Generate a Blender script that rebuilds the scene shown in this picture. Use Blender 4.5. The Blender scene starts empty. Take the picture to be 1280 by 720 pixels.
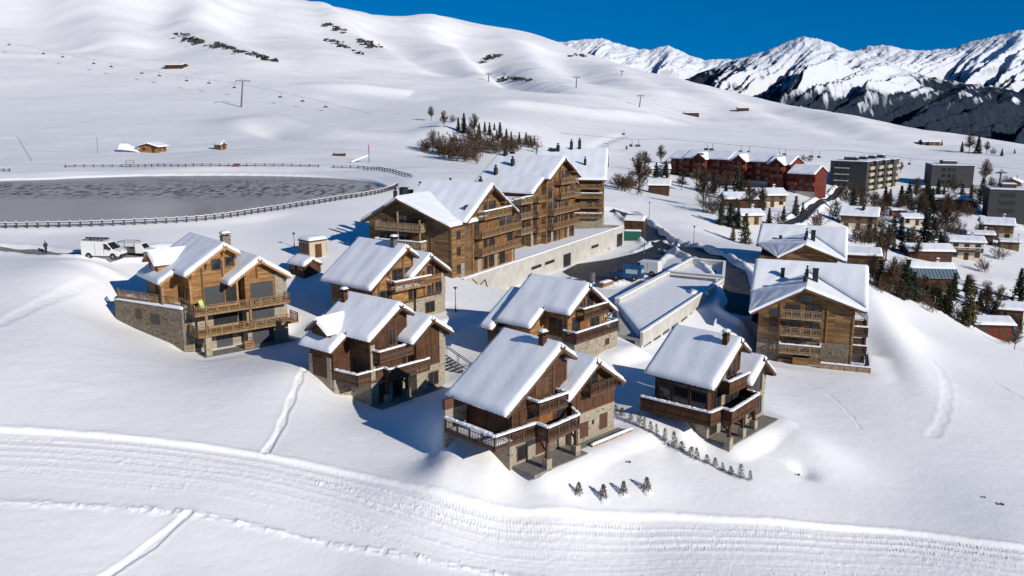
import bpy, math, random
import numpy as np
from mathutils import Vector, Matrix

random.seed(7)
scene = bpy.context.scene
col = scene.collection
ZC = 32.0                     # camera height above the datum
F = 1080.0                    # focal length in photo pixels
PITCH = math.radians(11.92)
_c, _s = math.cos(PITCH), math.sin(PITCH)
def ray(px, py):
    a = (px-640)/F; b = (360-py)/F
    return np.array([a, _c+b*_s, -_s+b*_c])
def atz(px, py, z):           # z relative to the camera
    r = ray(px, py); r = r*(z/r[2]); return (r[0], r[1], r[2]+ZC)
def aty(px, py, y):
    r = ray(px, py); r = r*(y/r[1]); return (r[0], r[1], r[2]+ZC)

# ------------------------------------------------------------------ materials
def newmat(name, rough=.7, spec=.3):
    m = bpy.data.materials.new(name); m.use_nodes = True
    nt = m.node_tree; b = nt.nodes['Principled BSDF']
    b.inputs['Roughness'].default_value = rough
    b.inputs['Specular IOR Level'].default_value = spec
    return m, nt, b
def nd(nt, t, **kw):
    n = nt.nodes.new(t)
    for k, v in kw.items():
        if k in n.inputs.keys() if isinstance(k, str) else False: n.inputs[k].default_value = v
        else: setattr(n, k, v)
    return n
def ramp(nt, stops):
    r = nt.nodes.new('ShaderNodeValToRGB'); e = r.color_ramp.elements
    while len(e) > 1: e.remove(e[-1])
    e[0].position = stops[0][0]; e[0].color = (*stops[0][1], 1)
    for p, c in stops[1:]:
        x = e.new(p); x.color = (*c, 1)
    return r
def mixc(nt, a, b, fac, mode='MIX'):
    n = nt.nodes.new('ShaderNodeMix'); n.data_type = 'RGBA'; n.blend_type = mode
    for sock, v in ((n.inputs[0], fac), (n.inputs[6], a), (n.inputs[7], b)):
        if hasattr(v, 'is_output'): nt.links.new(v, sock)
        elif isinstance(v, (int, float)): sock.default_value = v
        else: sock.default_value = (*v, 1)
    return n.outputs[2]
def plain(name, c, rough=.6, var=.15, scale=3., metal=0., spec=.3):
    m, nt, b = newmat(name, rough, spec)
    tc = nd(nt, 'ShaderNodeTexCoord'); n = nd(nt, 'ShaderNodeTexNoise'); n.inputs['Scale'].default_value = scale
    n.inputs['Detail'].default_value = 5
    nt.links.new(tc.outputs['Object'], n.inputs['Vector'])
    r = ramp(nt, [(.3, tuple(x*(1-var) for x in c)), (.7, tuple(min(1, x*(1+var)) for x in c))])
    nt.links.new(n.outputs['Fac'], r.inputs['Fac']); nt.links.new(r.outputs[0], b.inputs['Base Color'])
    b.inputs['Metallic'].default_value = metal
    return m
def wood(name, c1, c2, seam, row=.21, length=2.6, vertical=False, weather=.5, grey=(.16,.13,.1)):
    m, nt, b = newmat(name, .78, .2); L = nt.links
    tc = nd(nt, 'ShaderNodeTexCoord'); mp = nd(nt, 'ShaderNodeMapping')
    L.new(tc.outputs['UV'], mp.inputs['Vector'])
    if vertical: mp.inputs['Rotation'].default_value = (0, 0, math.pi/2)
    br = nd(nt, 'ShaderNodeTexBrick'); br.offset = .37; br.squash = 1
    for k, v in (('Scale', 1), ('Brick Width', length), ('Row Height', row), ('Mortar Size', .011), ('Mortar Smooth', .4), ('Bias', 0)):
        br.inputs[k].default_value = v
    br.inputs['Color1'].default_value = (*c1, 1); br.inputs['Color2'].default_value = (*c2, 1); br.inputs['Mortar'].default_value = (*seam, 1)
    L.new(mp.outputs[0], br.inputs['Vector'])
    m2 = nd(nt, 'ShaderNodeMapping'); m2.inputs['Scale'].default_value = (.5, 7, 1); L.new(mp.outputs[0], m2.inputs['Vector'])
    n = nd(nt, 'ShaderNodeTexNoise'); n.inputs['Scale'].default_value = 1.6; n.inputs['Detail'].default_value = 6; L.new(m2.outputs[0], n.inputs['Vector'])
    r = ramp(nt, [(.3, (.42,.42,.42)), (.7, (1.5,1.45,1.36))]); L.new(n.outputs['Fac'], r.inputs['Fac'])
    c = mixc(nt, br.outputs['Color'], r.outputs[0], .8, 'MULTIPLY')
    n2 = nd(nt, 'ShaderNodeTexNoise'); n2.inputs['Scale'].default_value = .45; n2.inputs['Detail'].default_value = 3; L.new(tc.outputs['Object'], n2.inputs['Vector'])
    r2 = ramp(nt, [(.45, (0,0,0)), (.68, (weather,)*3)]); L.new(n2.outputs['Fac'], r2.inputs['Fac'])
    c = mixc(nt, c, grey, r2.outputs[0])
    L.new(c, b.inputs['Base Color'])
    bp = nd(nt, 'ShaderNodeBump'); bp.inputs['Strength'].default_value = .5; bp.inputs['Distance'].default_value = .03
    L.new(c, bp.inputs['Height']); L.new(bp.outputs[0], b.inputs['Normal'])
    return m
def stone(name, ca, cb, cc, mortar, scale=2.6):
    m, nt, b = newmat(name, .85, .2); L = nt.links
    tc = nd(nt, 'ShaderNodeTexCoord'); mp = nd(nt, 'ShaderNodeMapping'); mp.inputs['Scale'].default_value = (1, 1.9, 1)
    L.new(tc.outputs['UV'], mp.inputs['Vector'])
    v = nd(nt, 'ShaderNodeTexVoronoi'); v.inputs['Scale'].default_value = scale; L.new(mp.outputs[0], v.inputs['Vector'])
    e = nd(nt, 'ShaderNodeTexVoronoi', feature='DISTANCE_TO_EDGE'); e.inputs['Scale'].default_value = scale; L.new(mp.outputs[0], e.inputs['Vector'])
    sep = nd(nt, 'ShaderNodeSeparateColor'); L.new(v.outputs['Color'], sep.inputs[0])
    r = ramp(nt, [(0, ca), (.45, cb), (.8, cc), (1, tuple(x*.5 for x in cb))]); L.new(sep.outputs[0], r.inputs['Fac'])
    re = ramp(nt, [(.02, (1,1,1)), (.09, (0,0,0))]); L.new(e.outputs['Distance'], re.inputs['Fac'])
    c = mixc(nt, r.outputs[0], mortar, re.outputs[0])
    n = nd(nt, 'ShaderNodeTexNoise'); n.inputs['Scale'].default_value = 9; L.new(tc.outputs['UV'], n.inputs['Vector'])
    r3 = ramp(nt, [(.3, (.6,.6,.6)), (.7, (1.2,1.2,1.2))]); L.new(n.outputs['Fac'], r3.inputs['Fac'])
    c = mixc(nt, c, r3.outputs[0], .8, 'MULTIPLY'); L.new(c, b.inputs['Base Color'])
    bp = nd(nt, 'ShaderNodeBump'); bp.inputs['Strength'].default_value = .8; bp.inputs['Distance'].default_value = .06
    L.new(e.outputs['Distance'], bp.inputs['Height']); L.new(bp.outputs[0], b.inputs['Normal'])
    return m
def snowmat(name, base=(.84,.86,.90), scales=((.35,.25),(2.2,.10),(9,.03)), ice=0.):
    m, nt, b = newmat(name, .65, .25); L = nt.links
    tc = nd(nt, 'ShaderNodeTexCoord'); last = None
    for sc, d in scales:
        n = nd(nt, 'ShaderNodeTexNoise'); n.inputs['Scale'].default_value = sc; n.inputs['Detail'].default_value = 4; L.new(tc.outputs['Object'], n.inputs['Vector'])
        bp = nd(nt, 'ShaderNodeBump'); bp.inputs['Strength'].default_value = .55; bp.inputs['Distance'].default_value = d
        L.new(n.outputs['Fac'], bp.inputs['Height'])
        if last: L.new(last, bp.inputs['Normal'])
        last = bp.outputs[0]
    L.new(last, b.inputs['Normal'])
    n = nd(nt, 'ShaderNodeTexNoise'); n.inputs['Scale'].default_value = .06; n.inputs['Detail'].default_value = 6; L.new(tc.outputs['Object'], n.inputs['Vector'])
    r = ramp(nt, [(.3, tuple(x*.955 for x in base)), (.7, base)]); L.new(n.outputs['Fac'], r.inputs['Fac']); L.new(r.outputs[0], b.inputs['Base Color'])
    return m
def leafmat(name, c, var=.5):
    m, nt, b = newmat(name, .8, .15); L = nt.links
    tc = nd(nt, 'ShaderNodeTexCoord'); n = nd(nt, 'ShaderNodeTexNoise'); n.inputs['Scale'].default_value = 1.3; n.inputs['Detail'].default_value = 3
    L.new(tc.outputs['Object'], n.inputs['Vector'])
    oi = nd(nt, 'ShaderNodeObjectInfo')
    r = ramp(nt, [(.3, tuple(x*(1-var) for x in c)), (.7, tuple(x*(1+var) for x in c))]); L.new(n.outputs['Fac'], r.inputs['Fac'])
    hs = nd(nt, 'ShaderNodeHueSaturation'); L.new(r.outputs[0], hs.inputs['Color'])
    ma = nd(nt, 'ShaderNodeMapRange'); ma.inputs['To Min'].default_value = .7; ma.inputs['To Max'].default_value = 1.35; L.new(oi.outputs['Random'], ma.inputs['Value']); L.new(ma.outputs[0], hs.inputs['Value'])
    L.new(hs.outputs[0], b.inputs['Base Color'])
    return m

M = {}
M['snow'] = snowmat('snow', (.85,.855,.865), ((.5,.07),(2.2,.045),(7,.02),(22,.008)))
M['fencewood'] = plain('dark weathered fence wood', (.075,.058,.045), .85, .3)
M['roofsnow'] = snowmat('roof snow', (.83,.86,.91), ((.6,.07),(2.5,.035),(8,.015)))
M['gold'] = wood('golden larch boards', (.37,.205,.08), (.20,.10,.038), (.03,.016,.008), .26, 2.2, weather=.45, grey=(.15,.085,.04))
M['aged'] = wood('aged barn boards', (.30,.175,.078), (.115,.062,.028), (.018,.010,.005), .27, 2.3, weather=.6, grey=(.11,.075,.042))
M['agedshade'] = wood('shade-darkened weathered boards', (.20,.125,.065), (.10,.058,.03), (.02,.012,.007), .36, 2.2, weather=.5, grey=(.12,.09,.06))  # darker copy of the aged boards, with shade put into its colour
M['dark'] = wood('dark brown boards', (.095,.045,.022), (.055,.025,.013), (.014,.008,.005), .22, 2.6, weather=.3, grey=(.09,.05,.03))
M['darkv'] = wood('dark upright boards', (.115,.055,.025), (.065,.03,.015), (.016,.009,.006), .2, 3, vertical=True, weather=.3, grey=(.09,.05,.03))
M['rail'] = plain('brown stained railing', (.085,.048,.030), .7, .3)
M['railgold'] = plain('honey railing wood', (.24,.145,.072), .7, .35)
M['railgrey'] = plain('weathered railing wood', (.27,.19,.115), .75, .35)
M['verge'] = plain('brown verge board', (.10,.052,.028), .7, .3)
M['vergegold'] = plain('orange verge board', (.36,.19,.08), .65, .25)
M['shutter'] = wood('brown shutter boards', (.105,.05,.03), (.08,.038,.022), (.03,.015,.01), .14, 3, vertical=True, weather=.1)
M['orangedoor'] = plain('orange brown door', (.20,.085,.03), .6, .2)
M['stone'] = stone('tan rubble stone', (.40,.34,.25), (.28,.235,.17), (.34,.31,.26), (.33,.29,.22))
M['stonedark'] = stone('grey brown rubble stone', (.24,.19,.13), (.16,.125,.09), (.28,.24,.19), (.17,.14,.11))
M['concrete'] = plain('pale cast concrete', (.43,.415,.375), .8, .14, .5)
M['slab'] = plain('grey concrete slab', (.20,.19,.17), .8, .25, 1.5)
M['asphalt'] = plain('wet asphalt', (.035,.036,.04), .55, .5, .8)
M['glass'] = plain('dark window glass', (.018,.02,.024), .08, .2, 1., spec=.6)
M['frame'] = plain('brown window frame', (.11,.06,.032), .6, .2)
M['greyframe'] = plain('anthracite frame', (.035,.037,.04), .5, .2)
M['greypanel'] = plain('anthracite shutter panel', (.055,.058,.065), .5, .12)
M['black'] = plain('black painted metal', (.018,.018,.02), .5, .3)
M['steel'] = plain('galvanised steel', (.33,.34,.35), .45, .15, 2, metal=.6)
M['darksteel'] = plain('dark grey steel', (.10,.105,.11), .5, .2)
M['white'] = plain('white car paint', (.74,.74,.72), .3, .03, 1, spec=.5)
M['blue'] = plain('blue car paint', (.01,.055,.17), .35, .1, 1, spec=.5)
M['bluepale'] = plain('pale blue signwriting', (.3,.5,.55), .4, .1, 1)
M['rubber'] = plain('black tyre rubber', (.02,.02,.02), .8, .2)
M['green'] = plain('green skip paint', (.02,.12,.085), .5, .2)
M['redwood'] = wood('red stained boards', (.155,.032,.02), (.10,.02,.014), (.03,.008,.006), .4, 3, weather=.15, grey=(.1,.05,.04))
M['redrail'] = plain('red brown balcony boards', (.20,.05,.035), .7, .3)
M['cream'] = plain('cream render', (.55,.49,.40), .85, .1)
M['beige'] = plain('beige render', (.44,.37,.27), .85, .1)
M['blockgrey'] = plain('dark grey render', (.05,.052,.054), .85, .12)
M['blockbeige'] = plain('ochre balcony concrete', (.40,.35,.25), .8, .12)
M['bluetin'] = plain('blue grey sheet metal', (.20,.27,.31), .45, .15, 1, metal=.3)
M['needle'] = leafmat('dark conifer needles', (.022,.032,.016))
M['needlebrown'] = leafmat('olive larch needles', (.075,.058,.022))
M['twig'] = leafmat('brown bare twigs', (.085,.055,.036), .45)
M['twiggrey'] = leafmat('grey bare twigs', (.12,.095,.078), .4)
M['bark'] = plain('bark', (.075,.055,.04), .9, .3)
M['rock'] = plain('dark rock', (.06,.055,.05), .9, .4)
M['red'] = plain('red paint', (.45,.03,.02), .5, .1)
M['jacket'] = plain('dark jacket cloth', (.03,.03,.035), .9, .2)
M['skin'] = plain('skin', (.45,.26,.18), .6, .05)
M['limechair'] = plain('lime canvas', (.42,.6,.22), .7, .1)

# ------------------------------------------------------------------ mesh builder
class MB:
    def __init__(s): s.v = []; s.f = []; s.mi = []; s.cur = 0
    def add(s, vs, fs):
        o = len(s.v); s.v.extend([tuple(map(float, p)) for p in vs])
        for f in fs: s.f.append([o+i for i in f]); s.mi.append(s.cur)
        return s
    def hexa(s, p):            # 8 points: bottom ring 4, top ring 4
        return s.add(p, [(3,2,1,0),(4,5,6,7),(0,1,5,4),(1,2,6,5),(2,3,7,6),(3,0,4,7)])
    def box(s, x0, x1, y0, y1, z0, z1):
        return s.hexa([(x0,y0,z0),(x1,y0,z0),(x1,y1,z0),(x0,y1,z0),(x0,y0,z1),(x1,y0,z1),(x1,y1,z1),(x0,y1,z1)])
    def fbox(s, Fm, a0, a1, b0, b1, c0, c1):
        P = [Fm(a0,b1,c0),Fm(a1,b1,c0),Fm(a1,b0,c0),Fm(a0,b0,c0),Fm(a0,b1,c1),Fm(a1,b1,c1),Fm(a1,b0,c1),Fm(a0,b0,c1)]
        return s.hexa(P)
    def prism(s, poly, axis, a, b):      # axis 'y': poly in (x,z); 'x': poly in (y,z); 'z': poly in (x,y)
        n = len(poly)
        def pt(p, t):
            return (p[0],t,p[1]) if axis == 'y' else ((t,p[0],p[1]) if axis == 'x' else (p[0],p[1],t))
        vs = [pt(p,a) for p in poly]+[pt(p,b) for p in poly]
        fs = [tuple(range(n))[::-1], tuple(range(n,2*n))]+[(i,(i+1)%n,n+(i+1)%n,n+i) for i in range(n)]
        ar = sum(poly[i][0]*poly[(i+1)%n][1]-poly[(i+1)%n][0]*poly[i][1] for i in range(n))
        flip = (ar < 0) ^ (axis == 'y') ^ (b < a)
        if flip: fs = [f[::-1] for f in fs]
        return s.add(vs, fs)
    def bar(s, p, q, w=.1, h=None):
        h = h or w; p = Vector(p); q = Vector(q); d = (q-p).normalized()
        side = d.cross(Vector((0,0,1)))
        side = side.normalized() if side.length > .01 else Vector((1,0,0))
        up = side.cross(d).normalized(); side *= w/2; up *= h/2
        return s.hexa([p-side-up,p+side-up,q+side-up,q-side-up,p-side+up,p+side+up,q+side+up,q-side+up])
    def tube(s, p, q, r0, r1=None, n=8, cap=True):
        r1 = r0 if r1 is None else r1
        p = Vector(p); q = Vector(q); d = (q-p).normalized()
        a = d.cross(Vector((0,0,1))); a = a.normalized() if a.length > .01 else Vector((1,0,0)); b = d.cross(a)
        vs = []
        for o, r in ((p,r0),(q,r1)):
            for i in range(n):
                t = 2*math.pi*i/n; vs.append(o+a*(r*math.cos(t))+b*(r*math.sin(t)))
        fs = [(i,(i+1)%n,n+(i+1)%n,n+i) for i in range(n)]
        if cap: fs += [tuple(range(n))[::-1], tuple(range(n,2*n))]
        return s.add(vs, fs)
    def build(s, name, mat, parent=None, smooth=False):
        me = bpy.data.meshes.new(name)
        me.from_pydata(s.v, [], s.f)
        for m in (mat if isinstance(mat, (list, tuple)) else [mat]): me.materials.append(m)
        me.polygons.foreach_set('material_index', s.mi)
        if smooth: me.polygons.foreach_set('use_smooth', [True]*len(s.f))
        uv = me.uv_layers.new(name='UVMap')
        co = s.v; data = [0.0]*(2*len(me.loops)); k = 0
        for p in me.polygons:
            n = p.normal
            if abs(n.z) > .72: u = (1,0,0); w = (0,1,0)
            else:
                l = math.hypot(n.x, n.y); u = (-n.y/l, n.x/l, 0); w = (0,0,1)
            for vi in p.vertices:
                q = co[vi]; data[k] = q[0]*u[0]+q[1]*u[1]; data[k+1] = q[0]*w[0]+q[1]*w[1]+q[2]*w[2]; k += 2
        uv.data.foreach_set('uv', data)
        o = bpy.data.objects.new(name, me); col.objects.link(o)
        if parent: o.parent = parent
        return o
def fr(o, u, n):
    return lambda a, b, c: (o[0]+u[0]*a+n[0]*b, o[1]+u[1]*a+n[1]*b, o[2]+c)
def empty(name, loc, rz=0):
    o = bpy.data.objects.new(name, None); o.empty_display_size = .5; col.objects.link(o)
    o.location = loc; o.rotation_euler = (0,0,rz); return o
def tag(o, label=None, cat=None, group=None, kind=None):
    if label: o['label'] = label
    if cat: o['category'] = cat
    if group: o['group'] = group
    if kind: o['kind'] = kind
    return o
def copy_tree(o, parent=None):
    c = o.copy(); col.objects.link(c)
    if parent: c.parent = parent
    for ch in list(o.children): copy_tree(ch, c)
    return c
# ------------------------------------------------------------------ terrain
# control points: photo pixel + height (relative to camera) or + forward distance
CZ = [ # near slope and piste
 (0,720,-31),(200,720,-32),(420,720,-32.6),(640,720,-33.2),(860,720,-34),(1080,720,-34.6),(1280,720,-35.2),
 (0,640,-29.6),(240,655,-30.6),(520,690,-32),(0,540,-27.2),(170,550,-28),(330,570,-29.2),(480,610,-30.3),(620,640,-31.4),(800,650,-32.8),(1000,660,-33.6),(1280,690,-34.8),
 (0,450,-24.4),(120,460,-25.6),(240,500,-27.4),(0,380,-22.3),(100,400,-24),(375,465,-27.4),(330,560,-29.1),(440,540,-29.6),(540,560,-29.5),
 (650,605,-30.6),(640,583,-29.9),(770,540,-29.75),(760,505,-29.6),(700,600,-30.4),(806,605,-31.4),(725,615,-31.2),(836,556,-30.7),(890,585,-31.7),(940,597,-32.2),
 (881,557,-31.1),(958,519,-31.1),(800,487,-29.5),(786,512,-29.4),(812,524,-29.4),(850,538,-29.8),(1000,600,-33),(1000,520,-32.6),(1000,470,-33.3),(940,450,-32.5),(1085,470,-33.6),(1100,520,-33.8),(1280,600,-35.5),(1150,600,-34.4),(1280,520,-37),
 (1170,450,-36),(1240,470,-38),(1080,420,-33.6),
 (250,441,-28.2),(359,424,-28.3),(310,440,-28.3),(215,420,-27.2),(144,397,-25.4),(100,340,-20.9),(160,320,-20.9),(130,322,-20.7),(60,318,-20.5),(0,312,-20.5),
 (445,502,-30.5),(475,492,-30.5),(555,475,-30.3),(600,440,-28.6),(590,470,-29.6),(553,532,-27.8),(572,552,-28.4),(592,564,-28.8),(614,577,-29.25),(600,602,-30.0),(555,582,-29.2),(570,612,-30.2),(557,392,-26.6),(610,400,-27),(400,380,-25.4),(375,360,-24.4),
 (765,428,-28),(806,436,-29),(660,430,-27.8),(830,420,-29.2),(380,330,-22.6),(300,300,-20.8),
 (0,284,-19),(120,281,-19),(250,274,-18.9),(350,261,-18.7),(440,250,-18.6),(488,238,-18.4),(470,222,-18.3),(440,212,-18.2),(300,213,-18.2),(150,215,-18.2),(0,223,-18.2),
 (430,290,-20.5),(200,300,-20.2),(60,296,-19.8),(330,285,-20.2),
 (80,208,-17.4),(300,207,-17.3),(500,214,-17.6),(530,225,-18.4),
]
CY = [ # photo pixel + forward distance
 (880,345,140),(905,380,124),(935,432,112),(760,345,150),(725,345,150),(800,322,164),(780,306,180),(800,270,215),(850,290,196),(900,275,222),(840,305,176),(900,300,190),(775,250,232),
 (1085,345,165),(1180,388,158),(1280,445,140),(1240,410,168),(1130,400,140),(1085,372,135),
 (1180,375,185),(1245,425,160),(1215,325,240),(1280,360,215),(1280,320,255),(1150,300,262),(1090,290,262),(1280,275,320),(1190,265,318),(1080,262,330),(1000,262,270),(960,270,238),(920,300,205),
 (1060,238,385),(1110,222,430),(900,229,345),(850,222,345),(990,236,330),(820,242,285),(930,255,285),(1200,235,400),(1280,230,420),(1000,205,440),(850,195,450),(760,205,400),(700,190,400),
 (660,186,355),(560,190,335),(520,196,315),(560,160,395),(600,165,385),(700,165,480),(640,150,460),
 (185,192,315),(280,187,322),(0,192,300),(440,190,310),(60,180,345),(300,180,345),(430,165,390),
 (0,150,440),(200,150,440),(300,133,505),(450,140,480),(0,110,560),(200,110,580),(400,112,600),(0,70,680),(200,87,660),(300,80,700),(0,30,830),(200,40,850),(0,-40,1000),(200,-35,1060),(0,-110,1200),(200,-90,1300),
 (300,-22,1150),(350,-8,1180),(400,2,1230),(440,13,1330),(480,22,1430),(480,60,980),(540,20,1560),(560,60,1200),(600,36,1580),(650,42,1560),(700,53,1480),(760,76,1340),(630,75,1150),(700,85,1150),(860,101,1180),(950,122,1060),(1040,140,960),(1110,155,880),(1170,166,830),(1230,174,800),(1280,181,790),(1340,190,780),
 (550,110,740),(650,101,850),(720,110,830),(800,134,760),(860,145,840),(930,137,930),(830,150,700),(700,130,640),(520,125,620),
 (880,185,500),(960,185,540),(1100,190,600),(1160,182,720),(1200,190,640),(1280,200,600),(1280,214,500),(1130,205,520),(1230,225,440),(900,160,680),(1000,165,740),
]
def _ctrl():
    P = []
    for px, py, z in CZ: P.append(atz(px, py, z))
    for px, py, y in CY: P.append(aty(px, py, y))
    P = [tuple(p) for p in P]
    crest = [(0,-110,1200),(200,-90,1300),(300,-22,1150),(350,-8,1180),(400,2,1230),(440,13,1330),(480,22,1430),(540,20,1560),(600,36,1580),(650,42,1560),(700,53,1480),(760,76,1340),(860,101,1180),(950,122,1060),(1040,140,960),(1110,155,880),(1170,166,830),(1230,174,800),(1280,181,790),(1340,190,780)]
    for px, py, y in crest:           # the ground falls away behind the skyline
        p = aty(px, py, y)
        k = 1.3; P.append((p[0]*k, p[1]*k, p[2]-70)); k = 1.7; P.append((p[0]*k, p[1]*k, p[2]-260))
    return np.array(P)
_P = _ctrl()
def _warp(x, y):
    az = np.clip(np.arctan2(x, np.maximum(y, 1e-3)), -.72, .72)
    r = np.clip(np.hypot(x, y), 42, 2700)
    return np.stack([az*1.5, np.log(r)], -1)
def _phi(d2): return .5*d2*np.log(d2+1e-12)
_Q = _warp(_P[:,0], _P[:,1]); _n = len(_Q)
_A = np.zeros((_n+3, _n+3))
_A[:_n,:_n] = _phi(((_Q[:,None]-_Q[None])**2).sum(-1)) + np.eye(_n)*1.5e-5
_A[:_n,_n] = 1; _A[:_n,_n+1:] = _Q; _A[_n:,:_n] = _A[:_n,_n:].T
# smooth in (height / distance), so that near ground keeps its fine shape and far hills their large one
_rr = np.exp(_Q[:,1])
_W = np.linalg.solve(_A, np.concatenate([(_P[:,2]-ZC)/_rr, [0,0,0]]))
def base_h(x, y):
    x = np.asarray(x, float); y = np.asarray(y, float); sh = x.shape
    q = _warp(x.ravel(), y.ravel()); out = np.empty(len(q))
    for i in range(0, len(q), 20000):
        qq = q[i:i+20000]
        d2 = ((qq[:,None,0]-_Q[None,:,0])**2 + (qq[:,None,1]-_Q[None,:,1])**2)
        out[i:i+20000] = (_phi(d2)@_W[:_n] + _W[_n] + qq@_W[_n+1:])*np.exp(qq[:,1])
    return out.reshape(sh)+ZC
def vnoise(x, y, seed=0):     # smooth value noise on a lattice
    xi = np.floor(x).astype(np.int64); yi = np.floor(y).astype(np.int64); fx = x-xi; fy = y-yi
    fx = fx*fx*(3-2*fx); fy = fy*fy*(3-2*fy)
    def h(a, b):
        n = (a*374761393 + b*668265263 + seed*974711) & 0x7fffffff
        n = ((n ^ (n >> 13))*1274126177) & 0x7fffffff
        return ((n ^ (n >> 16)) & 0xffff)/65535.
    return (h(xi,yi)*(1-fx)+h(xi+1,yi)*fx)*(1-fy)+(h(xi,yi+1)*(1-fx)+h(xi+1,yi+1)*fx)*fy
def fbm(x, y, seed=0, oct=4):
    s = 0; a = .5
    for i in range(oct): s = s+a*(vnoise(x, y, seed+i)-.5); x = x*2.03+17; y = y*2.03+5; a *= .5
    return s
def sst(t): t = np.clip(t, 0, 1); return t*t*(3-2*t)
def polydist(x, y, pts):
    """distance to a polyline, arc length along it, side sign"""
    best = np.full(x.shape, 1e9); U = np.zeros(x.shape); S = np.zeros(x.shape); acc = 0
    for (ax, ay), (bx, by) in zip(pts[:-1], pts[1:]):
        dx, dy = bx-ax, by-ay; l = math.hypot(dx, dy)
        t = np.clip(((x-ax)*dx+(y-ay)*dy)/(l*l), 0, 1)
        d = np.hypot(x-ax-t*dx, y-ay-t*dy); m = d < best
        best = np.where(m, d, best); U = np.where(m, acc+t*l, U); S = np.where(m, np.sign((x-ax)*dy-(y-ay)*dx), S); acc += l
    return best, U, S
def inpoly(x, y, poly):
    c = np.zeros(x.shape, bool); n = len(poly)
    for i in range(n):
        ax, ay = poly[i]; bx, by = poly[(i+1) % n]
        if ay == by: continue
        c ^= ((ay > y) != (by > y)) & (x < (bx-ax)*(y-ay)/(by-ay)+ax)
    return c
def spline(pts, n=8):
    P = [pts[0]]+list(pts)+[pts[-1]]; out = []
    for i in range(1, len(P)-2):
        for k in range(n):
            t = k/n; p0,p1,p2,p3 = P[i-1],P[i],P[i+1],P[i+2]
            out.append(tuple(.5*((2*p1[j])+(-p0[j]+p2[j])*t+(2*p0[j]-5*p1[j]+4*p2[j]-p3[j])*t*t+(-p0[j]+3*p1[j]-3*p2[j]+p3[j])*t**3) for j in range(len(pts[0]))))
    out.append(tuple(pts[-1])); return out
_ts = np.concatenate([np.linspace(36, 260, 900), np.linspace(261, 2200, 1500)])
def hit(px, py, f=None):      # where the line of sight meets the ground
    f = f or base_h
    r = ray(px, py)/ray(px, py)[1]
    z = r[2]*_ts+ZC; h = f(r[0]*_ts, _ts); k = np.nonzero(z < h)[0]
    if len(k) == 0: return (r[0]*1500, 1500, float(base_h(np.array(r[0]*1500), np.array(1500.))))
    k = k[0]
    if k == 0: t = _ts[0]
    else:
        a = z[k-1]-h[k-1]; b = h[k]-z[k]; t = _ts[k-1]+(_ts[k]-_ts[k-1])*a/(a+b+1e-9)
    return (float(r[0]*t), float(t), float(r[2]*t+ZC))
def P2(pts): return [hit(*p)[:2] for p in pts]

LAKEZ = ZC-19.35
LAKE = spline([(-330,190),(-250,150),(-160,139.5),(-84,140.5),(-66,143.5),(-52,152),(-43,168),(-34,187),(-29.5,200),(-31,212),(-39,228),(-54,240),(-78,245.5),(-108,242),(-132,229),(-170,226),(-240,240),(-320,250),(-330,190)], 6)[:-1]
TRK_UP = spline(P2([(-260,520),(-100,530),(0,536),(150,546),(320,568),(440,592),(560,620),(680,640),(800,646),(900,649),(1000,655),(1130,665),(1280,684),(1420,710)]), 5)
TRK_LO = spline(P2([(-300,618),(-100,622),(0,627),(130,633),(230,640),(330,660),(450,684),(560,703),(680,722)]), 5)
FOOT = [spline(P2(p), 5) for p in ([(380,462),(372,480),(362,505),(348,540),(331,566)], [(236,641),(205,668),(170,695),(120,728)], [(1100,372),(1160,420),(1215,460),(1300,510)], [(1085,385),(1130,430),(1165,455),(1182,480),(1180,520),(1165,545)], [(985,470),(1030,490),(1060,515),(1075,535)], [(110,352),(60,375),(0,405)])]
FOOTW = [(.27,.14),(.30,.13),(.20,.10),(.55,.05),(.2,.035),(.8,.08)]
ROADS = [ # photo pixels, half width
 ('road', [(762,262),(785,268),(805,283),(815,296),(830,304),(858,311),(885,322),(912,340),(925,365),(928,392)], 2.3),
 ('parking_lot', None, 0),
 ('village_road', [(1062,231),(1050,236),(1044,243),(1030,250),(1018,257),(1008,266),(996,276),(975,284)], 1.3),
 ('village_lane', [(1212,254),(1228,268),(1248,276),(1275,284),(1310,292)], 1.4),
 ('lake_road', [(-90,309),(-20,311),(30,314),(85,318),(150,320),(210,313)], 1.3),
]
PARK = [hit(*p)[:2] for p in [(703,341),(722,333),(760,327),(795,316),(822,304),(836,307),(832,318),(815,327),(800,345),(772,352),(752,358),(725,352)]]
ROADL = [(nm, spline(P2(p), 5), w) for nm, p, w in ROADS if p]
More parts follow.
